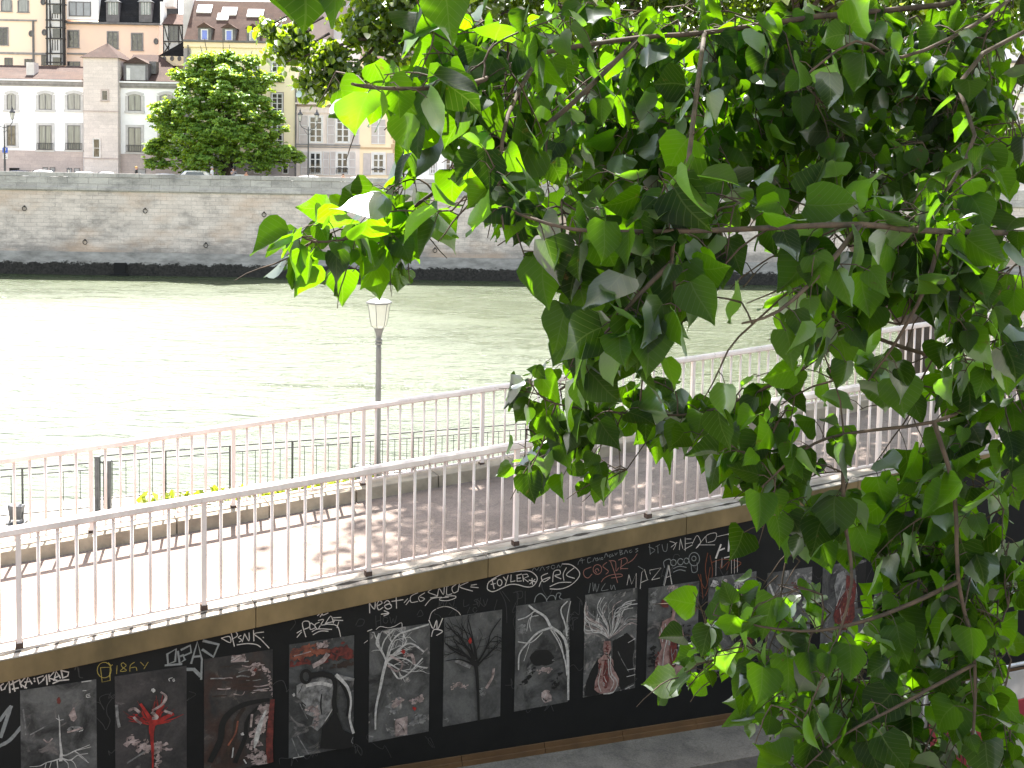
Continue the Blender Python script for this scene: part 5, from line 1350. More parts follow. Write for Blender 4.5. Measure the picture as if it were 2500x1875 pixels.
for r in ((731, 283, 751, 352), (799, 283, 817, 352), (857, 283, 876, 352), (735, 371, 752, 427), (789, 371, 803, 427), (806, 371, 820, 427), (852, 371, 868, 427)):
    mb = MB(); bx_(mb, *r, YF, .09); so_ = mb.build('shutter', w_shut, ch)
    mb = MB()
    for j in range(4):
        vv = r[1] + (r[3] - r[1]) * j / 3
        bx_(mb, r[0], vv - .7, r[2], vv + .7, YF, .12, -.09)
    bx_(mb, r[0], r[1], r[0] + 1.2, r[3], YF, .115, -.09); bx_(mb, r[2] - 1.2, r[1], r[2], r[3], YF, .115, -.09)
    q = mb.build('shutter_frame', w_white, ch); q.parent = so_

# --- butter yellow house with quoins
O = at(925, 430, YF)
bh = thing('town_house', 'butter yellow house with stone quoins and closed upper shutters', 'house', (O[0], YF, GZ))
wall_box('wall', bh, m_butter, 880, 966, 150, YF, 8)
wall_box('side_wall', bh, m_ochre, 966, 982, 160, YF + .05, 8)
mb = MB()
for j, v in enumerate(range(280, 440, 12)):
    bx_(mb, 955 + (4 if j % 2 else 0), v, 967, v + 10, YF, .05)
mb.build('quoins', m_ochre, bh)
mb = MB(); bx_(mb, 880, 360, 966, 364, YF, .1); mb.build('string_course', m_ochre, bh)
slope_roof('roof', bh, m_tile2, 878, 984, 150, 90, YF, 4)
mb = MB(); bx_(mb, 907, 291, 941, 352, YF, .06); so_ = mb.build('shutter', w_shut, bh)
mb = MB(); bx_(mb, 922.5, 291, 925.5, 352, YF, .10, -.06)
for v in (291, 308, 330, 350):
    bx_(mb, 907, v, 941, v + 1.6, YF, .09, -.06)
q = mb.build('shutter_frame', w_white, bh); q.parent = so_
window(bh, 909, 374, 939, 425, YF, g_leaf, w_white, m_creamw, 3, False, 3, 2, 4)
mb = MB(); bx_(mb, 908, 412, 940, 415, YF, .25, -.1); mb.build('window_grille', w_iron, bh)
for r in ((887, 374, 905, 428), (944, 374, 962, 428)):
    mb = MB(); bx_(mb, *r, YF, .09); mb.build('shutter', w_shut, bh)

# --- white house with the zinc roof and its neighbours, mostly behind leaves
def plain_house(label, u0, u1, v0, wallm, roofm, vr, wins, Y=YF, name='town_house', pane=g_dark):
    O = at((u0 + u1) / 2, 430, Y)
    h = thing(name, label, 'house', (O[0], Y, GZ))
    wall_box('wall', h, wallm, u0, u1, v0, Y, 9)
    mb = MB(); bx_(mb, u0, v0 - 3, u1, v0 + 3, Y, .3, .1); mb.build('cornice', m_gutter, h)
    slope_roof('roof', h, roofm, u0, u1, v0 - 2, vr, Y, 4)
    for r in wins:
        window(h, *r, Y, pane, w_white, w_stone, 2, False, 3, 2, 3)
    return h
zh = plain_house('low white house with a zinc roof and a pink quoin strip', 983, 1068, 346, m_white, m_zinc, 286, [(986, 378, 995, 425), (999, 378, 1007, 425), (1050, 388, 1064, 425)])
mb = MB()
for j in range(7):
    bx_(mb, 1013 - (j % 2), 364 + j * 8, 1021 + (j % 2), 369 + j * 8, YF, .05)
mb.build('quoin_strip', m_cream, zh)
oval(zh, 1010, 353, 4, 5, YF, w_brown, g_dark)
dm = MB(); bx_(dm, 1021, 294, 1036, 343, YF, .1, 2); do = dm.build('dormer', w_white, zh)
pm = MB(); bx_(pm, 1024, 298, 1034, 338, YF - .1, .03, .0); q = pm.build('dormer_pane', g_grey, zh); q.parent = do
grid = lambda us, vs, w, h: [(u - w / 2, v, u + w / 2, v + h) for u in us for v in vs]
plain_house('tall white house seen through gaps in the poplar leaves, left of centre', 1070, 1300, 150, m_white, m_slate, 60, grid((1100, 1160, 1220, 1275), (180, 250, 320, 385), 26, 46))
plain_house('white house with tall paired windows right of the leafy gap', 1302, 1560, 120, m_white, m_zinc, 30, grid((1334, 1392, 1450, 1520), (160, 240, 320, 395), 28, 50), pane=g_grey)
plain_house('cream house behind the poplar foliage at right', 1562, 1840, 160, m_creamw, m_slate, 70, grid((1600, 1660, 1720, 1790), (190, 260, 330, 400), 26, 48))
plain_house('pale house behind the riverside poplar trunk', 1842, 2150, 110, m_white, m_slate, 20, grid((1880, 1950, 2020, 2100), (140, 220, 300, 390), 28, 50))
plain_house('cream end house at the far right of the island quay', 2152, 2680, 150, m_creamw, m_zinc, 50, grid((2190, 2270, 2350, 2430, 2500), (180, 260, 340, 400), 28, 48))
# taller grey buildings behind
gh = plain_house('tall grey stone gable rising behind the cream house', 742, 905, -20, m_greyhouse, m_slate, -90, [(765, 15, 772, 25), (765, 30, 772, 40)], 137.0, 'stone_building')
wall_box('roof_block', gh, m_zinc, 815, 850, 55, 136.0, 2, at(820, 110, 136)[2])
plain_house('pinkish grey house with a pale zinc roof edge behind the butter yellow house', 900, 1090, 80, m_greyhouse, m_zinc, 30, [(925, 95, 940, 130)], 134.0, 'stone_building')

# ------------------------------------------------------------------ far bank: cars, people, lamps, sign
def car_paint(name, c):
    m, nt, bs, out = nodes_of(name)
    bs.inputs['Base Color'].default_value = (*c, 1)
    bs.inputs['Roughness'].default_value = .25
    bs.inputs['Coat Weight'].default_value = .6
    nt.links.new(bump(nt, noise(nt, coords(nt), 30), .02), bs.inputs['Normal'])
    return m
c_glass = plain('car_glass', (.03, .035, .04), (.02, .022, .025), 2, .08, spec=.8, bmp=0)
c_tyre = plain('tyre_rubber', (.02, .02, .02), None, 10, .8)
c_rim = plain('wheel_rim', (.4, .4, .42), None, 10, .3, metal=.8)
c_red = plain('tail_lamp', (.35, .01, .01), None, 10, .2)
def loft(mb, secs, mi=0):
    """closed skin through rings of equal length"""
    k = len(secs[0]); vs = [p for s in secs for p in s]
    fs = [(i * k + a, i * k + (a + 1) % k, (i + 1) * k + (a + 1) % k, (i + 1) * k + a) for i in range(len(secs) - 1) for a in range(k)]
    fs += [tuple(range(k - 1, -1, -1)), tuple((len(secs) - 1) * k + a for a in range(k))]
    mb.add(vs, fs, mi)
def make_car(u, Y, pa, label, van=False, L=4.2, H=1.47):
    X = at(u, 425, Y)[0]
    z = GZ + .02
    root = thing('parked_car', label, 'car', (X, Y, z), 'cars along the island quay')
    # length along world X, side profile rings across the width
    def ring(x, hw, zb, zt, rnd=.12):
        return [(X + x, Y - hw, z + zb), (X + x, Y - hw, z + zt - rnd), (X + x, Y - hw + rnd, z + zt), (X + x, Y + hw - rnd, z + zt), (X + x, Y + hw, z + zt - rnd), (X + x, Y + hw, z + zb)]
    h = L / 2
    mb = MB()
    loft(mb, [ring(-h, .62, .42, .66), ring(-h + .12, .78, .25, .80), ring(-h + .9, .86, .22, .93), ring(0, .87, .20, .96), ring(h - .8, .86, .22, .96), ring(h - .1, .78, .28, .90), ring(h, .66, .42, .72)])
    mb.build('body', pa, root, smooth=False, bevel=.03)
    mb = MB()
    r0, r1 = (-h + 1.0, h - .05) if van else (-h + 1.25, h - .35)
    loft(mb, [ring(r0, .74, .90, .96, .03), ring(r0 + .75, .64, .90, H - .05, .10), ring((r0 + r1) / 2, .66, .90, H, .12), ring(r1 - .45, .64, .90, H - .04, .10), ring(r1, .72, .90, .99 if not van else H - .3, .04)])
    mb.build('cabin', pa, root, bevel=.02)
    for sgn in (-1, 1):
        mb = MB()
        y = Y + sgn * .735
        a0, a1 = r0 + .62, r1 - .35
        vs = [(X + a0, y, z + .97), (X + a1, y, z + .97), (X + a1 - .25, y - sgn * .06, z + H - .14), (X + a0 + .35, y - sgn * .06, z + H - .14)]
        vs += [(p[0], p[1] - sgn * .08, p[2]) for p in vs]
        mb.add(vs, [(0, 1, 2, 3), (7, 6, 5, 4), (0, 4, 5, 1), (1, 5, 6, 2), (2, 6, 7, 3), (3, 7, 4, 0)])
        mb.build('side_window', c_glass, root)
    mb = MB()
    mb.hexa([(X + r0 + .02, Y - .62, z + .985), (X + r0 + .02, Y + .62, z + .985), (X + r0 + .6, Y + .55, z + H - .10), (X + r0 + .6, Y - .55, z + H - .10),
             (X + r0 - .02, Y - .62, z + 1.0), (X + r0 - .02, Y + .62, z + 1.0), (X + r0 + .56, Y + .55, z + H - .06), (X + r0 + .56, Y - .55, z + H - .06)])
    mb.build('windscreen', c_glass, root)
    for sx in (-h + .75, h - .8):
        for sy in (-.80, .80):
            mb = MB(); rr = .31
            mb.prism([(X + sx + rr * math.cos(2 * math.pi * k / 16), z + .29 + rr * math.sin(2 * math.pi * k / 16)) for k in range(16)], 'y', Y + sy - .1, Y + sy + .1)
            w = mb.build('wheel', c_tyre, root)
            mb = MB()
            mb.prism([(X + sx + .19 * math.cos(2 * math.pi * k / 12), z + .29 + .19 * math.sin(2 * math.pi * k / 12)) for k in range(12)], 'y', Y + sy - .112, Y + sy + .112)
            q = mb.build('rim', c_rim, root); q.parent = w
    for sy in (-.55, .55):
        MB().box(X - h - .01, X - h + .1, Y + sy - .14, Y + sy + .14, z + .56, z + .68).build('headlight', c_rim, root)
        MB().box(X + h - .1, X + h + .01, Y + sy - .14, Y + sy + .14, z + .58, z + .72).build('tail_light', c_red, root)
    return root
p_wh = car_paint('white_car_paint', (.75, .75, .75)); p_si = car_paint('silver_car_paint', (.5, .5, .52)); p_rd = car_paint('red_car_paint', (.45, .02, .03)); p_dk = car_paint('dark_car_paint', (.03, .035, .05)); p_cr = car_paint('cream_car_paint', (.7, .66, .58))
CY = 112.6
make_car(38, 116.5, p_dk, 'dark car nearly hidden under the parking sign at far left', H=1.45)
make_car(91, CY, p_wh, 'white car parked behind the parapet, first from the left', L=3.9, H=1.52)
make_car(190, CY, p_wh, 'low white car below the square tower, left of its neighbour', L=3.9, H=1.44)
make_car(246, CY, p_si, 'silver car below the square tower, bumper to bumper with the white one', L=3.6, H=1.47)
make_car(392, CY, p_si, 'long low silver car at the left edge of the chestnut tree', L=4.6, H=1.40)
make_car(464, CY, p_wh, 'tall white van in the shade of the chestnut tree', True, L=4.2, H=1.74)
make_car(572, CY, p_cr, 'cream car behind the woman with raised hands', L=4.0, H=1.46)
make_car(739, CY, p_si, 'pale car with red tail lamps parked by the foot of the twin lantern', L=4.4, H=1.44)
make_car(862, CY, p_wh, 'white car in front of the cream house with shutters', L=4.2, H=1.42)
make_car(1022, CY, p_dk, 'dark blue car in front of the low white house', L=4.3, H=1.46)

m_skin = plain('skin', (.50, .30, .22), (.42, .25, .18), 12, .6, bmp=0)
def cloth(name, c): return plain(name, c, tuple(x * .75 for x in c), 9, .85)
def person(u, vtop, Y, label, shirt, trousers, hair, pose='stand', face=0.0, bare=False, H=None):
    X = at(u, vtop, Y)[0]
    ztop = at(u, vtop, Y)[2]
    z0 = GZ + .02
    H = ztop - z0
    k = H / 1.72
    root = thing('person', label, 'person', (X, Y, z0), 'people on the island quay')
    J = {'pel': (0, 0, .93), 'wst': (0, .01, 1.08), 'chs': (0, .015, 1.28), 'nck': (0, .01, 1.45), 'hdb': (0, -.01, 1.53), 'hdm': (0, -.015, 1.62), 'hdt': (0, 0, 1.70)}
    for sx, sg in (('l', -1), ('r', 1)):
        st = .10 if pose == 'walk' else .0
        J[sx + 'hip'] = (sg * .09, 0, .90); J[sx + 'kne'] = (sg * .10, -.04 - sg * st, .49); J[sx + 'ank'] = (sg * .10, .02 + sg * st, .08); J[sx + 'toe'] = (sg * .11, -.13 + sg * st, .035)
        J[sx + 'sho'] = (sg * .175, .01, 1.40)
        if pose == 'raise':
            J[sx + 'elb'] = (sg * .24, -.16, 1.20); J[sx + 'wri'] = (sg * .10, -.24, 1.42); J[sx + 'hnd'] = (sg * .06, -.25, 1.53)
        else:
            J[sx + 'elb'] = (sg * .25, .03 + sg * st * .6, 1.13); J[sx + 'wri'] = (sg * .25, -.06 + sg * st, .89); J[sx + 'hnd'] = (sg * .24, -.09 + sg * st, .80)
    RAD = {'pel': .135, 'wst': .115, 'chs': .14, 'nck': .055, 'hdb': .075, 'hdm': .098, 'hdt': .055, 'hip': .088, 'kne': .058, 'ank': .04, 'toe': .032, 'sho': .062, 'elb': .042, 'wri': .03, 'hnd': .035}
    names = list(J)
    E = [('pel', 'wst'), ('wst', 'chs'), ('chs', 'nck'), ('nck', 'hdb'), ('hdb', 'hdm'), ('hdm', 'hdt')]
    for s in 'lr':
        E += [('pel', s + 'hip'), (s + 'hip', s + 'kne'), (s + 'kne', s + 'ank'), (s + 'ank', s + 'toe'), ('chs', s + 'sho'), (s + 'sho', s + 'elb'), (s + 'elb', s + 'wri'), (s + 'wri', s + 'hnd')]
    cf, sf = math.cos(face), math.sin(face)
    me = bpy.data.meshes.new('body')
    me.from_pydata([((J[n][0] * cf - J[n][1] * sf) * k, (J[n][0] * sf + J[n][1] * cf) * k, J[n][2] * k) for n in names], [(names.index(a), names.index(b)) for a, b in E], [])
    o = bpy.data.objects.new('body', me); COL.objects.link(o)
    o.modifiers.new('skin', 'SKIN'); sd = o.modifiers.new('sub', 'SUBSURF'); sd.levels = 2; sd.render_levels = 2
    for i, n in enumerate(names):
        r = RAD[n] if n in RAD else RAD[n[1:]]
        me.skin_vertices[0].data[i].radius = (r * k, r * k)
    me.skin_vertices[0].data[0].use_root = True
    dg = bpy.context.evaluated_depsgraph_get()
    m2 = bpy.data.meshes.new_from_object(o.evaluated_get(dg))
    m2.name = 'body'
    bpy.data.objects.remove(o)
    for m in (m_skin, shirt, trousers, m_shoe):
        m2.materials.append(m)
    for p in m2.polygons:
        z = p.center.z / k
        r = math.hypot(p.center.x, p.center.y) / k
        mi = 0
        if z < .09: mi = 3
        elif z < .95 and r < .20: mi = 2
        elif z < 1.47 and not (r > .2 and z < 1.18) and not bare and not (pose == 'raise' and p.center.y * cf / k < -.15): mi = 1
        p.material_index = mi
        p.use_smooth = True
    b = bpy.data.objects.new('body', m2); COL.objects.link(b); b.parent = root; b['org'] = root['org']
    # hair cap and a hint of face
    mb = MB()
    hx, hy, hz = X + .02 * k * -sf, Y + .02 * k * cf, z0 + 1.635 * k
    mb.lathe(hx, hy, [(.112 * k, hz - .03 * k), (.115 * k, hz + .03 * k), (.09 * k, hz + .085 * k), (.04 * k, hz + .112 * k)], 10)
    mb.build('hair', hair, root, smooth=True)
    mb = MB()
    for sg in (-1, 1):
        ex, ey = sg * .035 * k, -.108 * k
        px, py = X + ex * cf - ey * sf, Y + ex * sf + ey * cf
        mb.box(px - .012 * k, px + .012 * k, py - .012 * k, py + .012 * k, z0 + 1.605 * k, z0 + 1.62 * k)
    px, py = X + .115 * k * sf, Y - .115 * k * cf
    mb.build('eyes', m_shoe, root)
    MB().box(px - .012 * k, px + .012 * k, py - .02 * k, py + .02 * k, z0 + 1.565 * k, z0 + 1.60 * k).build('nose', m_skin, root)
    MB().box(px - .025 * k, px + .025 * k, py - .008 * k, py + .008 * k, z0 + 1.535 * k, z0 + 1.545 * k).build('mouth', c_red, root)
m_shoe = plain('black_shoe', (.02, .02, .02), None, 8, .6)
h_bl = cloth('blond_hair', (.50, .30, .10)); h_dk = cloth('dark_hair', (.03, .022, .018)); h_gr = cloth('grey_hair', (.35, .33, .31))
person(333, 406.5, 110.4, 'person in black with blond hair on the far quay', cloth('black_top', (.015, .015, .017)), cloth('black_trousers', (.02, .02, .022)), h_bl, face=2.2)
person(518, 407, 110.4, 'person in a white shirt with grey hair walking by the far parapet', cloth('white_shirt', (.72, .72, .72)), cloth('grey_trousers', (.2, .2, .21)), h_gr, 'walk', 1.4)
person(569, 409, 110.4, 'person in a grey top holding both hands up to the face', cloth('grey_top', (.30, .28, .29)), cloth('blue_jeans', (.06, .08, .16)), h_dk, 'raise', .8)
person(601, 417, 110.4, 'person in an orange top, shortest of the group under the chestnut tree', cloth('orange_top', (.60, .30, .18)), cloth('tan_shorts', (.3, .22, .15)), h_dk, face=1.1)
person(838, 424, 111.0, 'person in a tan top low behind the parapet at the grilled windows', cloth('tan_top', (.42, .26, .17)), cloth('dark_trousers', (.03, .03, .035)), h_dk, face=.4)
person(977, 419, 110.6, 'person in a bright blue top beside the low white house', cloth('blue_top', (.02, .22, .45)), cloth('navy_trousers', (.02, .03, .06)), h_dk, face=2.6)

m_lantern = frosted('lantern_glass', (.75, .74, .70), .5)
def lantern(root, x, y, z, sc=1.0):
    """small four-sided street lantern, z at its foot"""
    k = sc
    MB().lathe(x, y, [(.12 * k, z), (.24 * k, z + .62 * k)], 4, rot=.78).build('lantern_glass', m_lantern, root)
    mb = MB()
    mb.lathe(x, y, [(.29 * k, z + .63 * k), (.26 * k, z + .74 * k), (.13 * k, z + .92 * k), (.07 * k, z + .97 * k), (.09 * k, z + 1.04 * k), (.03 * k, z + 1.16 * k), (.01 * k, z + 1.3 * k)], 8)
    mb.lathe(x, y, [(.03 * k, z - .12 * k), (.13 * k, z - .01 * k)], 6)
    for j in range(4):
        t = math.pi / 2 * j + .78
        mb.tube([(x + .125 * k * math.cos(t), y + .125 * k * math.sin(t), z), (x + .245 * k * math.cos(t), y + .245 * k * math.sin(t), z + .63 * k)], .018 * k, 4)
    mb.build('lantern_cap', w_iron, root)
def twin_lamp(u, label, Y=110.2, v_arm=312):
    x = at(u, v_arm, Y)[0]; za = at(u, v_arm, Y)[2]
    root = thing('twin_street_lamp', label, 'street lamp', (x, Y, GZ), 'twin lantern street lamps on the island quay')
    MB().lathe(x, Y, [(.17, GZ), (.17, GZ + .5), (.12, GZ + .6), (.09, GZ + 1.0), (.055, za - .4), (.05, za), (.02, za + .12)], 10).build('pole', w_iron, root, smooth=True)
    for sg in (-1, 1):
        mb = MB().tube([(x, Y, za - .25), (x + sg * .3, Y, za - .12), (x + sg * .62, Y, za + .05), (x + sg * .80, Y, za + .32), (x + sg * .80, Y, za + .48)], .035, 6)
        mb.tube([(x, Y, za - .7), (x + sg * .25, Y, za - .45), (x + sg * .45, Y, za - .08)], .022, 5)
        mb.build('arm', w_iron, root, smooth=True)
        lantern(root, x + sg * .80, Y, za + .62, .95)
twin_lamp(753, 'iron street lamp with two lanterns in front of the cream house')
twin_lamp(10, 'iron street lamp with two lanterns at the far left edge', v_arm=306)
x, _, zl = at(168, 421, 110.5)
bl_ = thing('bollard_lantern', 'single small white lantern just above the far parapet', 'lantern', (x, 110.5, GZ))
MB().lathe(x, 110.5, [(.09, GZ), (.05, GZ + .3), (.04, zl)], 8).build('pole', w_iron, bl_)
lantern(bl_, x, 110.5, zl, .42)
# parking sign
xs, _, zs = at(13, 374, 110.7)
sg_ = thing('parking_sign', 'blue parking sign with a white plate below on a grey pole', 'sign', (xs, 110.7, GZ))
MB().tube([(xs, 110.7, GZ), (xs, 110.7, at(13, 358, 110.7)[2])], .06, 8).build('pole', m_gutter, sg_)
m_signb = plain('sign_blue', (.03, .10, .50), None, 5, .4, bmp=0)
pa, pb = at(7, 360, 110.7), at(20, 373, 110.7)
MB().box(pa[0], pb[0], 110.58, 110.62, pb[2], pa[2]).build('plate', m_signb, sg_)
mb = MB()
w_, h_ = pb[0] - pa[0], pa[2] - pb[2]
q = lambda a, b: (pa[0] + a * w_, pb[2] + b * h_)
for (a, b, c, d) in ((.32, .18, .44, .84), (.44, .74, .66, .84), (.44, .44, .66, .54), (.62, .50, .72, .78)):
    (xa, za), (xb, zb) = q(a, b), q(c, d)
    mb.box(xa, xb, 110.57 - len(mb.f) * 2e-4, 110.58, za, zb)
mb.build('letter', w_white, sg_)
pa, pb = at(8, 376, 110.7), at(20, 388, 110.7)
MB().box(pa[0], pb[0], 110.585, 110.62, pb[2], pa[2]).build('lower_plate', w_white, sg_)
mb = MB()
w_, h_ = pb[0] - pa[0], pa[2] - pb[2]
for (a, b, c, d) in ((.3, .55, .65, .75), (.5, .25, .8, .42), (.25, .15, .4, .3)):
    (xa, za), (xb, zb) = q(a, b), q(c, d)
    mb.box(xa, xb, 110.575 - len(mb.f) * 2e-4, 110.585, za, zb)
mb.build('mark', m_gutter, sg_)

# ------------------------------------------------------------------ foliage
def leaf_mesh(name, mat, tmpl, quads, uvs, pos, ax, nr, size, parent, org, tone=None, tsel=None, wid=None):
    """one mesh of many leaves. tmpl: list of (k,3) templates (x across, y to the tip, z along the normal)"""
    n = len(pos)
    ax = ax / np.linalg.norm(ax, axis=1, keepdims=True)
    nr = nr - ax * np.sum(nr * ax, axis=1, keepdims=True)
    nr /= np.linalg.norm(nr, axis=1, keepdims=True) + 1e-9
    sd = np.cross(ax, nr)
    T = np.array(tmpl)
    sel = rng.integers(0, len(tmpl), n) if tsel is None else tsel
    t = T[sel]
    w = np.ones(n) if wid is None else wid
    V = pos[:, None, :] + size[:, None, None] * ((t[:, :, 0:1] * w[:, None, None]) * sd[:, None, :] + t[:, :, 1:2] * ax[:, None, :] + t[:, :, 2:3] * nr[:, None, :])
    k = T.shape[1]
    V = V.reshape(-1, 3) - np.array(org)
    F = (np.array(quads)[None, :, :] + (np.arange(n) * k)[:, None, None]).reshape(-1, 4)
    me = bpy.data.meshes.new(name)
    me.vertices.add(len(V)); me.vertices.foreach_set('co', V.astype(np.float32).ravel())
    m = len(F)
    me.loops.add(m * 4); me.loops.foreach_set('vertex_index', F.astype(np.int32).ravel())
    me.polygons.add(m); me.polygons.foreach_set('loop_start', np.arange(0, m * 4, 4, dtype=np.int32))
    me.polygons.foreach_set('loop_total', np.full(m, 4, dtype=np.int32))
    me.polygons.foreach_set('use_smooth', np.ones(m, dtype=bool))
    me.update(calc_edges=True)
    tn = rng.random(n) if tone is None else tone
    a = me.attributes.new('tone', 'FLOAT', 'FACE')
    a.data.foreach_set('value', np.repeat(tn, len(quads)).astype(np.float32))
    if uvs is not None:
        uv = me.uv_layers.new(name='UVMap')
        q = np.array(uvs)[np.array(quads).ravel()]
        uv.data.foreach_set('uv', np.tile(q, (n, 1)).astype(np.float32).ravel())
    me.materials.append(mat)
    me.validate()
    o = bpy.data.objects.new(name, me)
    COL.objects.link(o)
    o['org'] = tuple(org)
    if parent is not None:
        o.parent = parent
    else:
        o.location = org
    return o
def grid_leaf(ts, ws, shift, cols, fold, bend, wave, ph):
    vs, uv = [], []
    for t, w, sh in zip(ts, ws, shift):
        for c in cols:
            x = w * c
            y = t - sh * abs(c)
            z = fold * abs(x) - bend * t * t + wave * abs(c) * math.sin(7 * t + ph + (2.0 if c < 0 else 0))
            vs.append((x, y, z)); uv.append((x, y))
    nc = len(cols)
    q = [(i * nc + j, i * nc + j + 1, (i + 1) * nc + j + 1, (i + 1) * nc + j) for i in range(len(ts) - 1) for j in range(nc - 1)]
    return vs, q, uv
# poplar leaf: broad, heart-shaped to triangular, drawn-out tip
PT = [0.0, .07, .17, .30, .44, .58, .70, .80, .89, 1.0]
PWD = [.05, .33, .45, .485, .45, .36, .25, .15, .07, .004]
PSH = [.0, .10, .09, .06, .04, .03, .02, .01, .0, .0]
TB = []
for fd, bd, wv, ph in ((.25, .10, .03, 0), (.12, .22, .045, 1.2), (.40, .05, .02, 2.1), (.05, .30, .05, 3.0), (.30, -.08, .04, .6), (.55, .15, .03, 1.7), (.18, .0, .05, 2.6), (-.10, .18, .05, 4.0), (.75, .1, .04, 5.0), (.2, .45, .06, 5.5), (.45, -.15, .08, 6.2), (0.0, .12, .10, 7.0)):
    v_, Q_, U_ = grid_leaf(PT, PWD, PSH, (-1, -.5, 0, .5, 1), fd, bd, wv, ph)
    jr = random.Random(int(ph * 10))
    lob = [1 + jr.uniform(-.09, .09) for _ in range(20)]
    v_ = [(x * lob[i // 5 * 2 + (1 if i % 5 > 2 else 0)] + (.03 * math.sin(y * 5 + ph)), y, z) for i, (x, y, z) in enumerate(v_)]
    TB.append(v_)
# small leaf for distant crowns: folded rhomb
ST = [0, .3, .7, 1]
SW = [.05, .42, .30, .01]
TS = []
for fd, bd in ((.3, .1), (.1, .2), (.5, .0)):
    v_, Q2_, U2_ = grid_leaf(ST, SW, [0, .05, 0, 0], (-1, 0, 1), fd, bd, .0, 0)
    TS.append(v_)
def unit(n):
    v = rng.normal(size=(n, 3)); return v / np.linalg.norm(v, axis=1, keepdims=True)
m_bark = plain('poplar_bark', (0.085, 0.068, 0.055), (0.035, 0.028, 0.024), 9, .95, bmp=.9, stretch=(1, 1, .25), bdist=.03)
m_twig = plain('twig_bark', (0.075, 0.05, 0.034), (0.03, 0.022, 0.016), 30, .85)
m_leafA = leaf_mat('poplar_leaf', (0.008, 0.018, 0.006), (0.125, 0.325, 0.0008), (0.012, 0.022, 0.008), .48, .50, True, .65, .15)
m_leafB = leaf_mat('poplar_leaf_far', (0.022, 0.048, 0.010), (0.30, 0.48, 0.008), (0.04, 0.065, 0.02), .38, .5, False, .4, .3)
m_leafC = leaf_mat('chestnut_leaf', (0.14, 0.27, 0.06), (0.46, 0.62, 0.016), (0.14, 0.25, 0.065), .45, .5, False, .5, .3)

# --- chestnut across the river
YC = 115.2
tb = at(556, 440, YC)
ct = thing('chestnut_tree', 'round bushy green chestnut tree on the far quay in front of the yellow house', 'tree', (tb[0], YC, GZ))
x, y = tb[0], YC
lobes = []                         # (u, v, radius px, depth offset)
for u, v, r, dy in ((520, 170, 48, 0), (470, 175, 40, .5), (590, 195, 52, .4), (540, 235, 75, -1.2), (470, 250, 62, -.8), (620, 250, 50, 0), (430, 300, 52, -.4), (415, 345, 42, .5), (395, 395, 30, .5), (480, 330, 75, -1.8), (560, 320, 85, -2.2), (640, 320, 58, -.6),
                    (670, 365, 50, .2), (690, 395, 36, .5), (600, 375, 62, -1.8), (520, 385, 60, -2.2), (450, 385, 55, -1.2), (645, 410, 32, -.2), (400, 275, 28, .8), (560, 150, 30, .8), (500, 150, 26, .9), (660, 290, 30, .6), (455, 195, 34, .3), (652, 205, 34, .3), (475, 158, 26, .6), (606, 158, 28, .6), (508, 140, 16, .8), (546, 140, 16, .8), (385, 365, 26, .6), (715, 385, 22, .6), (560, 190, 40, -.6)):
    c = at(u, v, YC + dy)
    lobes.append((c, r * YC / FPX))
pos, nr = [], []
for c, r in lobes:
    for q in range(int(15 * (r / 2.0) ** 2) + 3):     # sprays standing off the limbs
        d = unit(1)[0]
        if d[2] < -.45:
            continue
        cc = c + d * r * rng.uniform(.62, 1.06) * np.array([1, .85, .92])
        k = int(rng.integers(24, 56)); rr = rng.uniform(.30, .62)
        p = cc + rng.normal(size=(k, 3)) * rr * np.array([.62, .62, .34])
        pos.append(p); nr.append(np.tile(d * .5 + np.array([0, 0, 1.0]), (k, 1)))
    n = int(80 * (r / 2.0) ** 2)
    d = unit(n)
    pos.append(c + d * (r * .75 * rng.random(n) ** .5)[:, None]); nr.append(d * .6 + np.array([0, 0, .9]))
cl, cn = np.concatenate(pos), np.concatenate(nr)
PP, AA, NN, TT = [], [], [], []
for k in range(5):                 # palmate: five leaflets to each fan
    a = rng.random(len(cl)) * .5 + 2 * math.pi * k / 5
    out = np.stack([np.cos(a), np.sin(a), -0.35 - .3 * rng.random(len(cl))], 1)
    PP.append(cl); AA.append(out); NN.append(cn + rng.normal(size=cl.shape) * .35); TT.append(np.clip(rng.random(len(cl)) * .6 + .2, 0, 1))
leaf_mesh('crown', m_leafC, TS, Q2_, None, np.concatenate(PP), np.concatenate(AA), np.concatenate(NN), rng.uniform(.20, .36, len(cl) * 5), ct, ct['org'], np.concatenate(TT))
MB().tube([(x, y, GZ - .1), (x + .05, y, GZ + 1.2), (x - .1, y - .1, GZ + 3), (x, y, GZ + 5), (x + .2, y, GZ + 8.5)], [.45, .36, .33, .28, .12], 10).build('trunk', m_bark, ct, smooth=True)
mb = MB()
for c, r in lobes:
    b = np.array([x, y, GZ + 2.2 + random.random() * 3])
    mid = (b + c) / 2 + np.array([0, 0, .3])
    mb.tube([b, mid, c, c + (c - mid) * .4], [.14, .10, .06, .02], 5)
mb.build('branches', m_bark, ct)

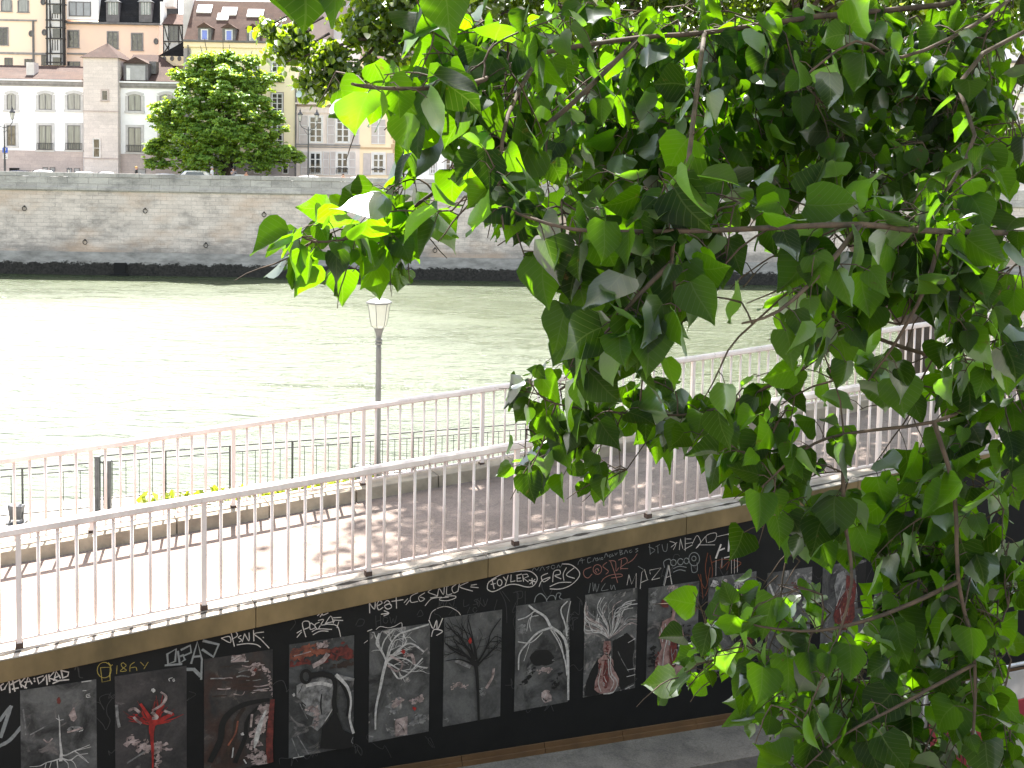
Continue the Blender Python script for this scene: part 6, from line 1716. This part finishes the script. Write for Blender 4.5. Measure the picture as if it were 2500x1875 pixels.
# --- riverside poplar (its crown shades the ramp)
tp = at(2245, 900, 21.0)
bt = thing('poplar_tree', 'riverside poplar with a dark forked trunk behind the far railing and small leaved crown', 'tree', (tp[0], 21.0, 3.5))
tx, ty = tp[0], 21.0
def lerp3(p, q, t): return np.array(p) * (1 - t) + np.array(q) * t
fork = at(2235, 770, 21.0)
MB().tube([(tx + .25, ty + .1, 3.2), (tx + .2, ty, 4.2), (tx + .05, ty, 6.3), tuple(fork), tuple(fork + np.array([.35, .2, 1.6])), tuple(fork + np.array([1.0, .3, 4.5])), tuple(fork + np.array([1.4, .6, 9]))], [.46, .38, .33, .33, .25, .2, .08], 12).build('trunk', m_bark, bt, smooth=True)
limbsB = []
def limb(pts, r0):
    limbsB.append(pts)
    n = len(pts)
    return [r0 * (1 - .8 * i / (n - 1)) for i in range(n)]
mb = MB()
l1 = [fork + np.array([0, 0, -.15]), at(2175, 735, 20.6), at(2080, 560, 20.2), at(1900, 380, 19.6), at(1600, 150, 18.8), at(1250, -60, 18.2), at(900, -160, 17.6)]
mb.tube(l1, limb(l1, .27), 9)
l2 = [l1[4], at(1200, 150, 18.0), at(1000, 105, 17.4), at(880, 95, 17.1), at(700, 150, 16.8)]
mb.tube(l2, limb(l2, .07), 6)
l3 = [l1[5], at(1000, 30, 17.5), at(860, 170, 17.2), at(760, 195, 17.0)]
mb.tube(l3, limb(l3, .05), 6)
l4 = [l1[3], at(1750, 330, 19.3), at(1500, 385, 19.0), at(1330, 400, 18.8)]
mb.tube(l4, limb(l4, .07), 6)
l5 = [l1[2], at(2080, 420, 19.8), at(2000, 250, 19.5), at(1950, 60, 19)]
mb.tube(l5, limb(l5, .12), 6)
l6 = [fork + np.array([.5, .2, 2.4]), at(2420, 300, 20.5), at(2520, 100, 20.2), at(2600, -200, 20)]
mb.tube(l6, limb(l6, .16), 6)
l7 = [l1[4], np.array([1.0, 19, 15.5]), np.array([-1.5, 18.5, 17.5])]
mb.tube(l7, limb(l7, .1), 6)
mb.build('branches', m_bark, bt, smooth=True)
vis = []                           # visible hanging sprays (u, v, Y, radius px, count)
for u, v, Y, r, n in ((690, 110, 16.9, 42, 190), (720, 80, 17, 36, 130), (820, 130, 17.1, 40, 150), (830, 215, 17.1, 36, 120), (650, 66, 16.8, 22, 60), (735, 120, 17, 40, 130), (790, 160, 17, 45, 150), (760, 210, 17, 38, 130), (850, 200, 17.1, 52, 190), (905, 175, 17.2, 38, 110), (870, 60, 17.2, 52, 190), (930, 90, 17.3, 55, 210), (990, 60, 17.4, 60, 230), (960, 170, 17.3, 40, 120), (1040, 110, 17.5, 60, 230),
                      (900, 10, 17.2, 60, 200), (1000, 0, 17.4, 60, 220), (1280, 430, 18.7, 40, 110), (1340, 395, 18.8, 45, 140), (1400, 420, 18.9, 45, 140), (1440, 340, 19, 55, 170), (1370, 330, 18.9, 40, 100), (1500, 300, 19, 70, 180), (1300, 230, 18.5, 90, 160), (1180, 60, 18, 110, 260), (1400, 120, 18.5, 120, 220), (1620, 100, 19, 130, 240),
                      (1720, 250, 19.3, 95, 330), (1800, 330, 19.4, 95, 380), (1760, 410, 19.4, 65, 230), (1880, 260, 19.5, 100, 400), (1930, 390, 19.6, 85, 320), (1850, 150, 19.3, 110, 330), (2010, 300, 19.7, 95, 300), (2000, 130, 19.5, 120, 300), (2130, 330, 20, 90, 220), (2250, 260, 20.2, 110, 260), (2350, 120, 20.2, 120, 260), (2450, 350, 20.4, 110, 240), (2200, 60, 20, 130, 260), (2140, 480, 20.2, 60, 120)) + tuple((u, v, 18.4 + .0009 * (u - 1000), 75, 190) for u in range(1080, 2560, 95) for v in (-40, 40)):
    c = at(u, v, Y)
    vis.append((c, r * Y / FPX, n))
pos, nr, ax, sz = [], [], [], []
for c, r, n in vis:
    n = int(n * 1.4)
    p = c + rng.normal(size=(n, 3)) * r * np.array([.48, .6, .46])
    pos.append(p); sz.append(rng.uniform(.085, .14, n))
# crown above the frame: clumps, thinner and shorter to the left so the left of the ramp lies in the sun
cl = []
for i in range(700):
    X = rng.uniform(-3.0, 12); Y = rng.uniform(15.6, 27); Z = rng.uniform(13.4, 19.5)
    if pix((X, Y, Z))[1] > -60:
        continue
    if X < -1.6 and (Y < 16.2 or rng.random() < .35):
        continue
    cl.append((np.array([X, Y, Z]), rng.uniform(.6, 1.1)))
for c, r in cl:
    n = int(120 * r * r)
    pos.append(c + rng.normal(size=(n, 3)) * r * .5); sz.append(rng.uniform(.13, .22, n))
P = np.concatenate(pos); S_ = np.concatenate(sz); n = len(P)
A = np.array([0, 0, -1.0]) * .7 + unit(n) * .8
NR = np.array(SDIR) * .35 + unit(n) * .9
leaf_mesh('crown', m_leafB, TS, Q2_, None, P, A, NR, S_, bt, bt['org'])
mb = MB()
for c, r in cl[::2]:
    q = min((np.linalg.norm(np.array(p) - c), tuple(p)) for l in limbsB for p in l)[1]
    q = np.array(q); mb.tube([q, (q + c) / 2 + np.array([0, 0, .25]), c], [.05, .03, .012], 4)
for c, r, n in vis:
    for k in range(3):
        e = c + rng.normal(size=3) * r * .6
        mb.tube([c + np.array([.4, .1, .25]), c, e], [.02, .012, .005], 4)
mb.build('twigs', m_bark, bt)

# --- near poplar: its lower boughs hang across the view
COV = [
    "0000000001788888888888888", "0000000013888888888888888", "0000000037888788888888888", "0000000000587878888888888",
    "0000000001668868888888888", "0000000427843467767888888", "0000001666001468988888898", "0000000000000279822664578",
    "0000000000000046840243446", "0000000000001545433224456", "0000000000005676566513335", "0000000000006751236554577",
    "0000000000000010002656678", "0000000000000000025545778", "0000000000000000024545788", "0000000000000000167677898",
    "0000000000000000365677896", "0000000000000000113887776", "0000000000000000000588887"]
HOLES = [(1760, 850, 80, 90), (2210, 850, 85, 75), (2190, 1060, 95, 65), (1120, 535, 55, 60), (1055, 455, 45, 45), (1820, 620, 38, 48), (1875, 725, 60, 38), (1900, 1430, 65, 60),
         (2062, 1450, 55, 85), (1680, 1180, 70, 50), (1560, 1130, 60, 45), (1480, 740, 28, 60), (2420, 690, 35, 30), (1330, 470, 40, 30), (2040, 610, 36, 26), (1260, 640, 34, 60), (2000, 1010, 40, 36), (2474, 1690, 42, 70), (2256, 1760, 22, 34)]
COV = np.array([[int(ch) for ch in (row + '0' * 25)[:25]] for row in COV]) / 10.0
def cov(u, v):
    if u < 0 or v < -80 or u > 2600 or v > 1950:
        return 0.0
    c, r = min(max(u / 100 - .5, 0), 23.99), min(max(v / 100 - .5, 0), 17.99)
    for hu, hv, ru, rv in HOLES:
        if ((u - hu) / ru) ** 2 + ((v - hv) / rv) ** 2 < 1:
            return .0
    i, j = int(c), int(r); a, b = c - i, r - j
    a, b = (min(max((x - .5) * 2.2 + .5, 0), 1) for x in (a, b))
    return COV[j, i] * (1 - a) * (1 - b) + COV[j, i + 1] * a * (1 - b) + COV[j + 1, i] * (1 - a) * b + COV[j + 1, i + 1] * a * b
def depth(u, v):
    if u < 1030 and v > 340: return 2.3
    if v < 420 and u < 960: return 2.3
    if v < 420 and u < 1330: return 2.0
    if v < 400 and u < 1800: return 2.9
    if v < 480: return 2.9
    if v < 860 and u < 1950: return 1.85
    if v < 860: return 2.2
    if v < 1260 and u < 1760: return 2.7
    return 2.45
NP = thing('poplar_tree', 'large near poplar whose broad backlit leaves fill the right half of the view', 'tree', (5.3, 1.6, 8.7))
boughs = []
def bough(pts, r0, r1):
    w = [at(u, v, d) for u, v, d in pts]
    s = [np.array(p) for p in w]
    n = len(s)
    boughs.append(s)
    return s, [r0 + (r1 - r0) * i / (n - 1) for i in range(n)]
BR = MB()
for pts, r0, r1 in (
    ([(3300, -300, 3.6), (2500, -30, 3.1), (2000, 40, 2.8), (1720, 80, 2.7), (1560, 92, 2.6), (1320, 130, 2.2), (1180, 195, 1.85), (1060, 215, 1.75), (920, 215, 1.6), (860, 205, 1.5)], .0085, .002),
    ([(3300, 500, 3.4), (2700, 560, 2.6), (2300, 565, 2.0), (2100, 548, 1.85), (1800, 560, 1.7), (1600, 565, 1.65), (1400, 560, 1.62), (1260, 520, 1.7)], .007, .002),
    ([(1560, 92, 2.6), (1400, 250, 2.3), (1250, 370, 2.25), (1140, 430, 2.2), (1060, 470, 2.15), (960, 540, 2.15), (860, 580, 2.1), (770, 590, 2.1), (720, 565, 2.1)], .006, .0016),
    ([(1720, 80, 2.7), (1700, 230, 2.2), (1680, 400, 1.9), (1655, 540, 1.7), (1640, 640, 1.65), (1660, 760, 1.6)], .0055, .0022),
    ([(3300, 900, 3.4), (2700, 820, 2.7), (2500, 890, 2.4), (2400, 970, 2.3), (2280, 1030, 2.25), (2060, 1060, 2.25), (1960, 1100, 2.25), (1860, 1190, 2.25)], .006, .002),
    ([(2500, 890, 2.4), (2280, 870, 2.4), (2090, 820, 2.45), (1960, 900, 2.5), (1830, 965, 2.55), (1700, 1010, 2.55), (1560, 1010, 2.55), (1430, 1000, 2.55), (1330, 975, 2.5), (1290, 925, 2.5)], .005, .0014),
    ([(2500, -30, 3.1), (2380, 60, 2.7), (2200, 140, 2.5), (2090, 100, 2.4), (1960, 190, 2.3)], .0055, .002),
    ([(3000, -150, 3.3), (2400, 130, 2.6), (2380, 330, 2.3), (2300, 480, 2.2), (2200, 600, 2.0)], .006, .002),
    ([(2280, 1030, 2.25), (2330, 1200, 2.2), (2340, 1420, 2.2), (2380, 1620, 2.2), (2370, 1850, 2.2), (2330, 2050, 2.2)], .005, .0022),
    ([(2340, 1420, 2.2), (2160, 1500, 2.2), (2000, 1540, 2.25), (1860, 1530, 2.25), (1740, 1500, 2.25)], .005, .0012),
    ([(2060, 1060, 2.25), (2060, 1250, 2.25), (2080, 1420, 2.2), (2030, 1600, 2.2), (1960, 1760, 2.2)], .005, .0014),
    ([(2380, 1620, 2.2), (2200, 1720, 2.2), (2050, 1800, 2.2), (1960, 1880, 2.2)], .004, .0014),
    ([(1560, -120, 2.3), (1300, -90, 1.8), (1000, -110, 1.45), (820, -70, 1.36), (690, -60, 1.36)], .006, .0025),
    ([(1320, 130, 2.2), (1240, 280, 1.9), (1220, 450, 1.75), (1230, 560, 1.7)], .005, .0015),
    ([(1640, 640, 1.65), (1560, 720, 1.62), (1500, 790, 1.62), (1440, 850, 1.65)], .004, .0014),
    ([(2100, 548, 1.85), (2010, 660, 1.75), (1900, 760, 1.7), (1810, 790, 1.7)], .005, .0014),
    ([(2300, 565, 2.0), (2260, 700, 2.0), (2190, 830, 2.0), (2120, 930, 2.05)], .005, .0014)):
    s_, r_ = bough(pts, r0, r1)
    # resample smoothly
    q = smooth([tuple(p) for p in s_], 3)
    r_ = list(np.interp(np.linspace(0, 1, len(q)), np.linspace(0, 1, len(r_)), r_))
    BR.tube(q, r_, 7)
    boughs[-1] = [np.array(p) for p in q]
# heavy limbs from the trunk out of frame
for e in (boughs[0][0], boughs[1][0], boughs[4][0], boughs[7][0], boughs[12][0]):
    e = np.array(e)
    BR.tube([(5.3, 1.6, 10.2), ((5.3 + e[0]) / 2, (1.6 + e[1]) / 2, (10.2 + e[2]) / 2 + .4), tuple(e)], [.12, .06, .022], 8)
BR.build('branches', m_twig, NP, smooth=True)
MB().tube([(5.3, 1.6, 8.6), (5.3, 1.6, 10), (5.2, 1.7, 13), (5.0, 2.0, 17)], [.42, .34, .28, .1], 12).build('trunk', m_bark, NP, smooth=True)
bp = np.array([p for b in boughs for p in b])
BPN = len(bp)
bp = np.concatenate([bp, np.zeros((6000, 3))])
pos, ax, nr, sz = [], [], [], []
TW = MB()
def put_leaf(base, d, out):
    """leaf on a thin petiole from a shoot; refuses to grow where the photo shows open view"""
    pet = rng.uniform(.022, .045)
    lb = base + d * pet
    u, v = pix(lb + np.array([0, 0, -.03]))
    c = cov(u, v)
    if c <= .08 or (c < .3 and rng.random() > c * 3.2):
        return False
    u2, v2 = pix(lb + np.array([0, 0, -.05]))
    if cov(u2, v2) < .05 and rng.random() < .8:
        return False
    a = np.array([0, 0, -1.0]) * rng.uniform(.35, 1.1) + d * .55 + rng.normal(size=3) * .35
    nn = np.array(SDIR) * rng.uniform(-.1, .95) + rng.normal(size=3) * .55 + np.array([0, -.25, .0])
    pos.append(lb); ax.append(a); nr.append(nn); sz.append(rng.uniform(.052, .088) if rng.random() > .25 else rng.uniform(.028, .05))
    TW.tube([tuple(base), tuple(base + d * pet * .55 + np.array([0, 0, .004])), tuple(lb + a / np.linalg.norm(a) * .003)], [.0013, .0010, .0009], 3, cap=False)
    return True
def shoot(base, d, L, nl):
    p = [base]
    d = d * np.array([1, .45, 1])
    dd = d / np.linalg.norm(d)
    for i in range(5):
        dd = dd + rng.normal(size=3) * .10 + np.array([0, 0, -.10])
        dd /= np.linalg.norm(dd)
        p.append(p[-1] + dd * L / 5)
    n = 0
    for i in range(nl):
        t = (i + .6) / nl * 5
        j = min(int(t), 4)
        b = p[j] + (p[j + 1] - p[j]) * (t - j)
        side = np.cross(p[j + 1] - p[j], unit(1)[0]); side /= np.linalg.norm(side) + 1e-9
        ld = side + (p[j + 1] - p[j]) / (L / 5) * .6
        n += put_leaf(b, ld / np.linalg.norm(ld), dd)
    if n:
        TW.tube([tuple(q) for q in p], [.0018, .0016, .0015, .0013, .0011, .0009], 4, cap=False)
    return n
cells = [(r, c) for r in range(19) for c in range(25) if COV[r, c] > 0]
buv = np.array([pix(p) for p in bp[:BPN]])
cells.sort(key=lambda q: np.min((buv[:, 0] - q[1] * 100 - 50) ** 2 + (buv[:, 1] - q[0] * 100 - 50) ** 2))
for r, c in cells:
        k = COV[r, c]
        u0, v0 = c * 100 + 50, r * 100 + 50
        D0 = depth(u0, v0)
        lf = .068 * FPX / D0
        want = -math.log(max(1 - min(k, .93), .04)) * 2.5e4 / (.40 * lf * lf)
        ns = want / 3.6
        ns = int(ns) + (rng.random() < ns % 1)
        for i in range(ns):
            u, v = c * 100 + rng.uniform(0, 100), r * 100 + rng.uniform(0, 100)
            D = depth(u, v) * rng.choice([rng.uniform(.93, 1.07), rng.uniform(1.05, 1.35)], p=[.97, .03] if 480 < v < 1260 else [.80, .20])
            tgt = at(u, v, D)
            # start a little upstream, towards the nearest bough
            q = bp[np.argmin(np.sum((bp[:BPN] - tgt) ** 2, 1) + .15 * np.maximum(0, tgt[2] - bp[:BPN, 2]) ** 2 + 4.0 * np.maximum(0, tgt[0] - bp[:BPN, 0] - .02) ** 2)].copy()
            dv = tgt - q; L = np.linalg.norm(dv)
            base = tgt - dv / (L + 1e-6) * min(.05, L * .5)
            d = dv / (L + 1e-6) * .5 + np.array([-.35, 0, -.35]) + rng.normal(size=3) * .5
            if L > .8:
                continue
            n = shoot(base, d, rng.uniform(.07, .15), rng.integers(4, 7))
            if n and BPN < len(bp) - 2:
                bp[BPN] = base; bp[BPN + 1] = (q + base) / 2; BPN += 2
            if n and L > .06:
                mid = (q + base) / 2 + np.array([0, 0, .05 * min(L, .6)]) + rng.normal(size=3) * .02 * L
                TW.tube([tuple(q), tuple(mid), tuple(base)], [.0022, .0019, .0017], 4, cap=False)
# leaves right along the visible boughs
for b in boughs:
    for i in range(2, len(b) - 1):
        for j in range(2):
            t = rng.random(); p = b[i] * (1 - t) + b[i + 1] * t
            d = unit(1)[0] + np.array([0, 0, -.2])
            put_leaf(p, d / np.linalg.norm(d), d)
TW.build('twigs', m_twig, NP, smooth=True)
# two big leaves hanging in at the top left, very near
for u, v, D, s_, nx in ((742, -100, 1.36, .086, (.25, -.9, .1)), (690, -85, 1.38, .066, (-.2, -.9, .3)), (822, -112, 1.36, .086, (-.5, -.8, .2))):
    pos.append(at(u, v, D)); ax.append(np.array([rng.uniform(-.12, .2), .1, -1.0])); nr.append(np.array(nx)); sz.append(s_)
PA = np.array(pos); AA = np.array(ax); NA = np.array(nr); SA = np.array(sz)
leaf_mesh('crown', m_leafA, TB, Q_, U_, PA, AA, NA, SA, NP, NP['org'], wid=rng.uniform(.80, 1.14, len(PA)))
print('near leaves', len(PA))
# unseen upper crown, its leaves and gaps placed to shape shade on the boughs
pos, sz = [], []
LIT = None
def lit(u, v):                     # chosen density of unseen shading leaves over each part of the lower boughs
    if u < 1200 and v > 300: return .0
    if v < 420 and 1150 < u < 1950: return .03
    if v < 420 and u <= 1150: return .08
    if 780 < v < 1240 and u < 1790: return .02
    if u > 1800 and v < 420: return .12
    if u > 2250 and 750 < v < 1350: return .2
    if math.sin(u / 61.0 + 1) + math.sin(v / 47.0 + u / 150.0) > 1.05: return .06
    return .9
S3 = np.array(SDIR)
k = 0
while k < 900:
    u, v = rng.uniform(700, 2600), rng.uniform(-60, 1900)
    if rng.random() > lit(u, v):
        continue
    k += 1
    T = at(u, v, depth(u, v) * rng.uniform(.9, 1.3))
    c = T + S3 * rng.uniform(2.0, 5.5)
    r = rng.uniform(.12, .24); n = int(rng.integers(8, 15))
    p = c + rng.normal(size=(n, 3)) * r * .6
    keep = np.array([not (-60 < a < 2560 and b > -40) for a, b in (pix(q) for q in p)])
    pos.append(p[keep]); sz.append(rng.uniform(.09, .14, int(keep.sum())))
for i in range(700):
    c = np.array([rng.uniform(-1.5, 9), rng.uniform(.4, 9), rng.uniform(12.0, 16.5)])
    u, v = pix(c)
    if -150 < u < 2700 and v > -170:
        continue
    skip = False
    for h in np.linspace(1.5, 7.0, 34):
        T = c - S3 * h
        if T[1] < .8 or T[1] > 3.6:
            continue
        a, b = pix(T)
        if -100 < a < 2600 and -100 < b < 1950 and False:
            skip = True
    if skip:
        continue
    r = rng.uniform(.35, .7); n = int(150 * r * r)
    p = c + rng.normal(size=(n, 3)) * r * .5
    keep = np.array([not (-60 < a < 2560 and b > -40) for a, b in (pix(q) for q in p)])
    pos.append(p[keep]); sz.append(rng.uniform(.10, .15, int(keep.sum())))
PU = np.concatenate(pos); SU = np.concatenate(sz)
keepu = np.ones(len(PU), bool)
roll = rng.random(len(PU))
CMi = CM.T
for h in np.linspace(.3, 7.5, 60):
    T = PU - S3 * h
    c_ = (T - CAMP) @ CMi.T
    uu = 1250 + FPX * c_[:, 0] / -c_[:, 2]; vv = 937.5 + SHY - FPX * c_[:, 1] / -c_[:, 2]
    for i in np.nonzero(keepu & (T[:, 1] > 1.2) & (T[:, 1] < 3.6) & (uu > 600) & (uu < 2560) & (vv > -60) & (vv < 1900))[0]:
        D_ = depth(uu[i], vv[i])
        if .86 * D_ < T[i, 1] < 1.2 * D_ and roll[i] > lit(uu[i], vv[i]):
            keepu[i] = False
pos, sz = [PU[keepu]], [SU[keepu]]
for q in PA[-3:]:                 # unseen leaf clumps added sunward to keep the big top left leaves shaded
    c = q + S3 * 1.1
    pos.append(c + rng.normal(size=(26, 3)) * .09); sz.append(rng.uniform(.09, .13, 26))
P = np.concatenate(pos); n = len(P)
print('upper', n)
leaf_mesh('shade_crown', m_leafB, TS, Q2_, None, P, np.array([0, 0, -.7]) + unit(n) * .8, unit(n) + np.array(SDIR) * .3, np.concatenate(sz), NP, NP['org'])

# weeds at the foot of the fence
tgt = []
for i in range(420):
    s = rng.uniform(2.2, 7.2); nn = rng.uniform(13.0, 13.75)
    if rng.random() < .75:
        tgt.append(W(s, nn, 3.5))
P = np.array(tgt); n = len(P)
P[:, 2] += rng.uniform(0, .05, n)
m_weed = leaf_mat('weed_leaf', (0.16, 0.21, 0.03), (0.40, 0.48, 0.03), (0.15, 0.18, 0.04), .5, .4, False, .4, .3)
wd = leaf_mesh('weeds', m_weed, TS, Q2_, None, P, np.array([0, 0, .8]) + unit(n) * .7, unit(n) + np.array([0, 0, .4]), rng.uniform(.10, .22, n), None, W(4.5, 13.4, 3.5))
wd['kind'] = 'stuff'
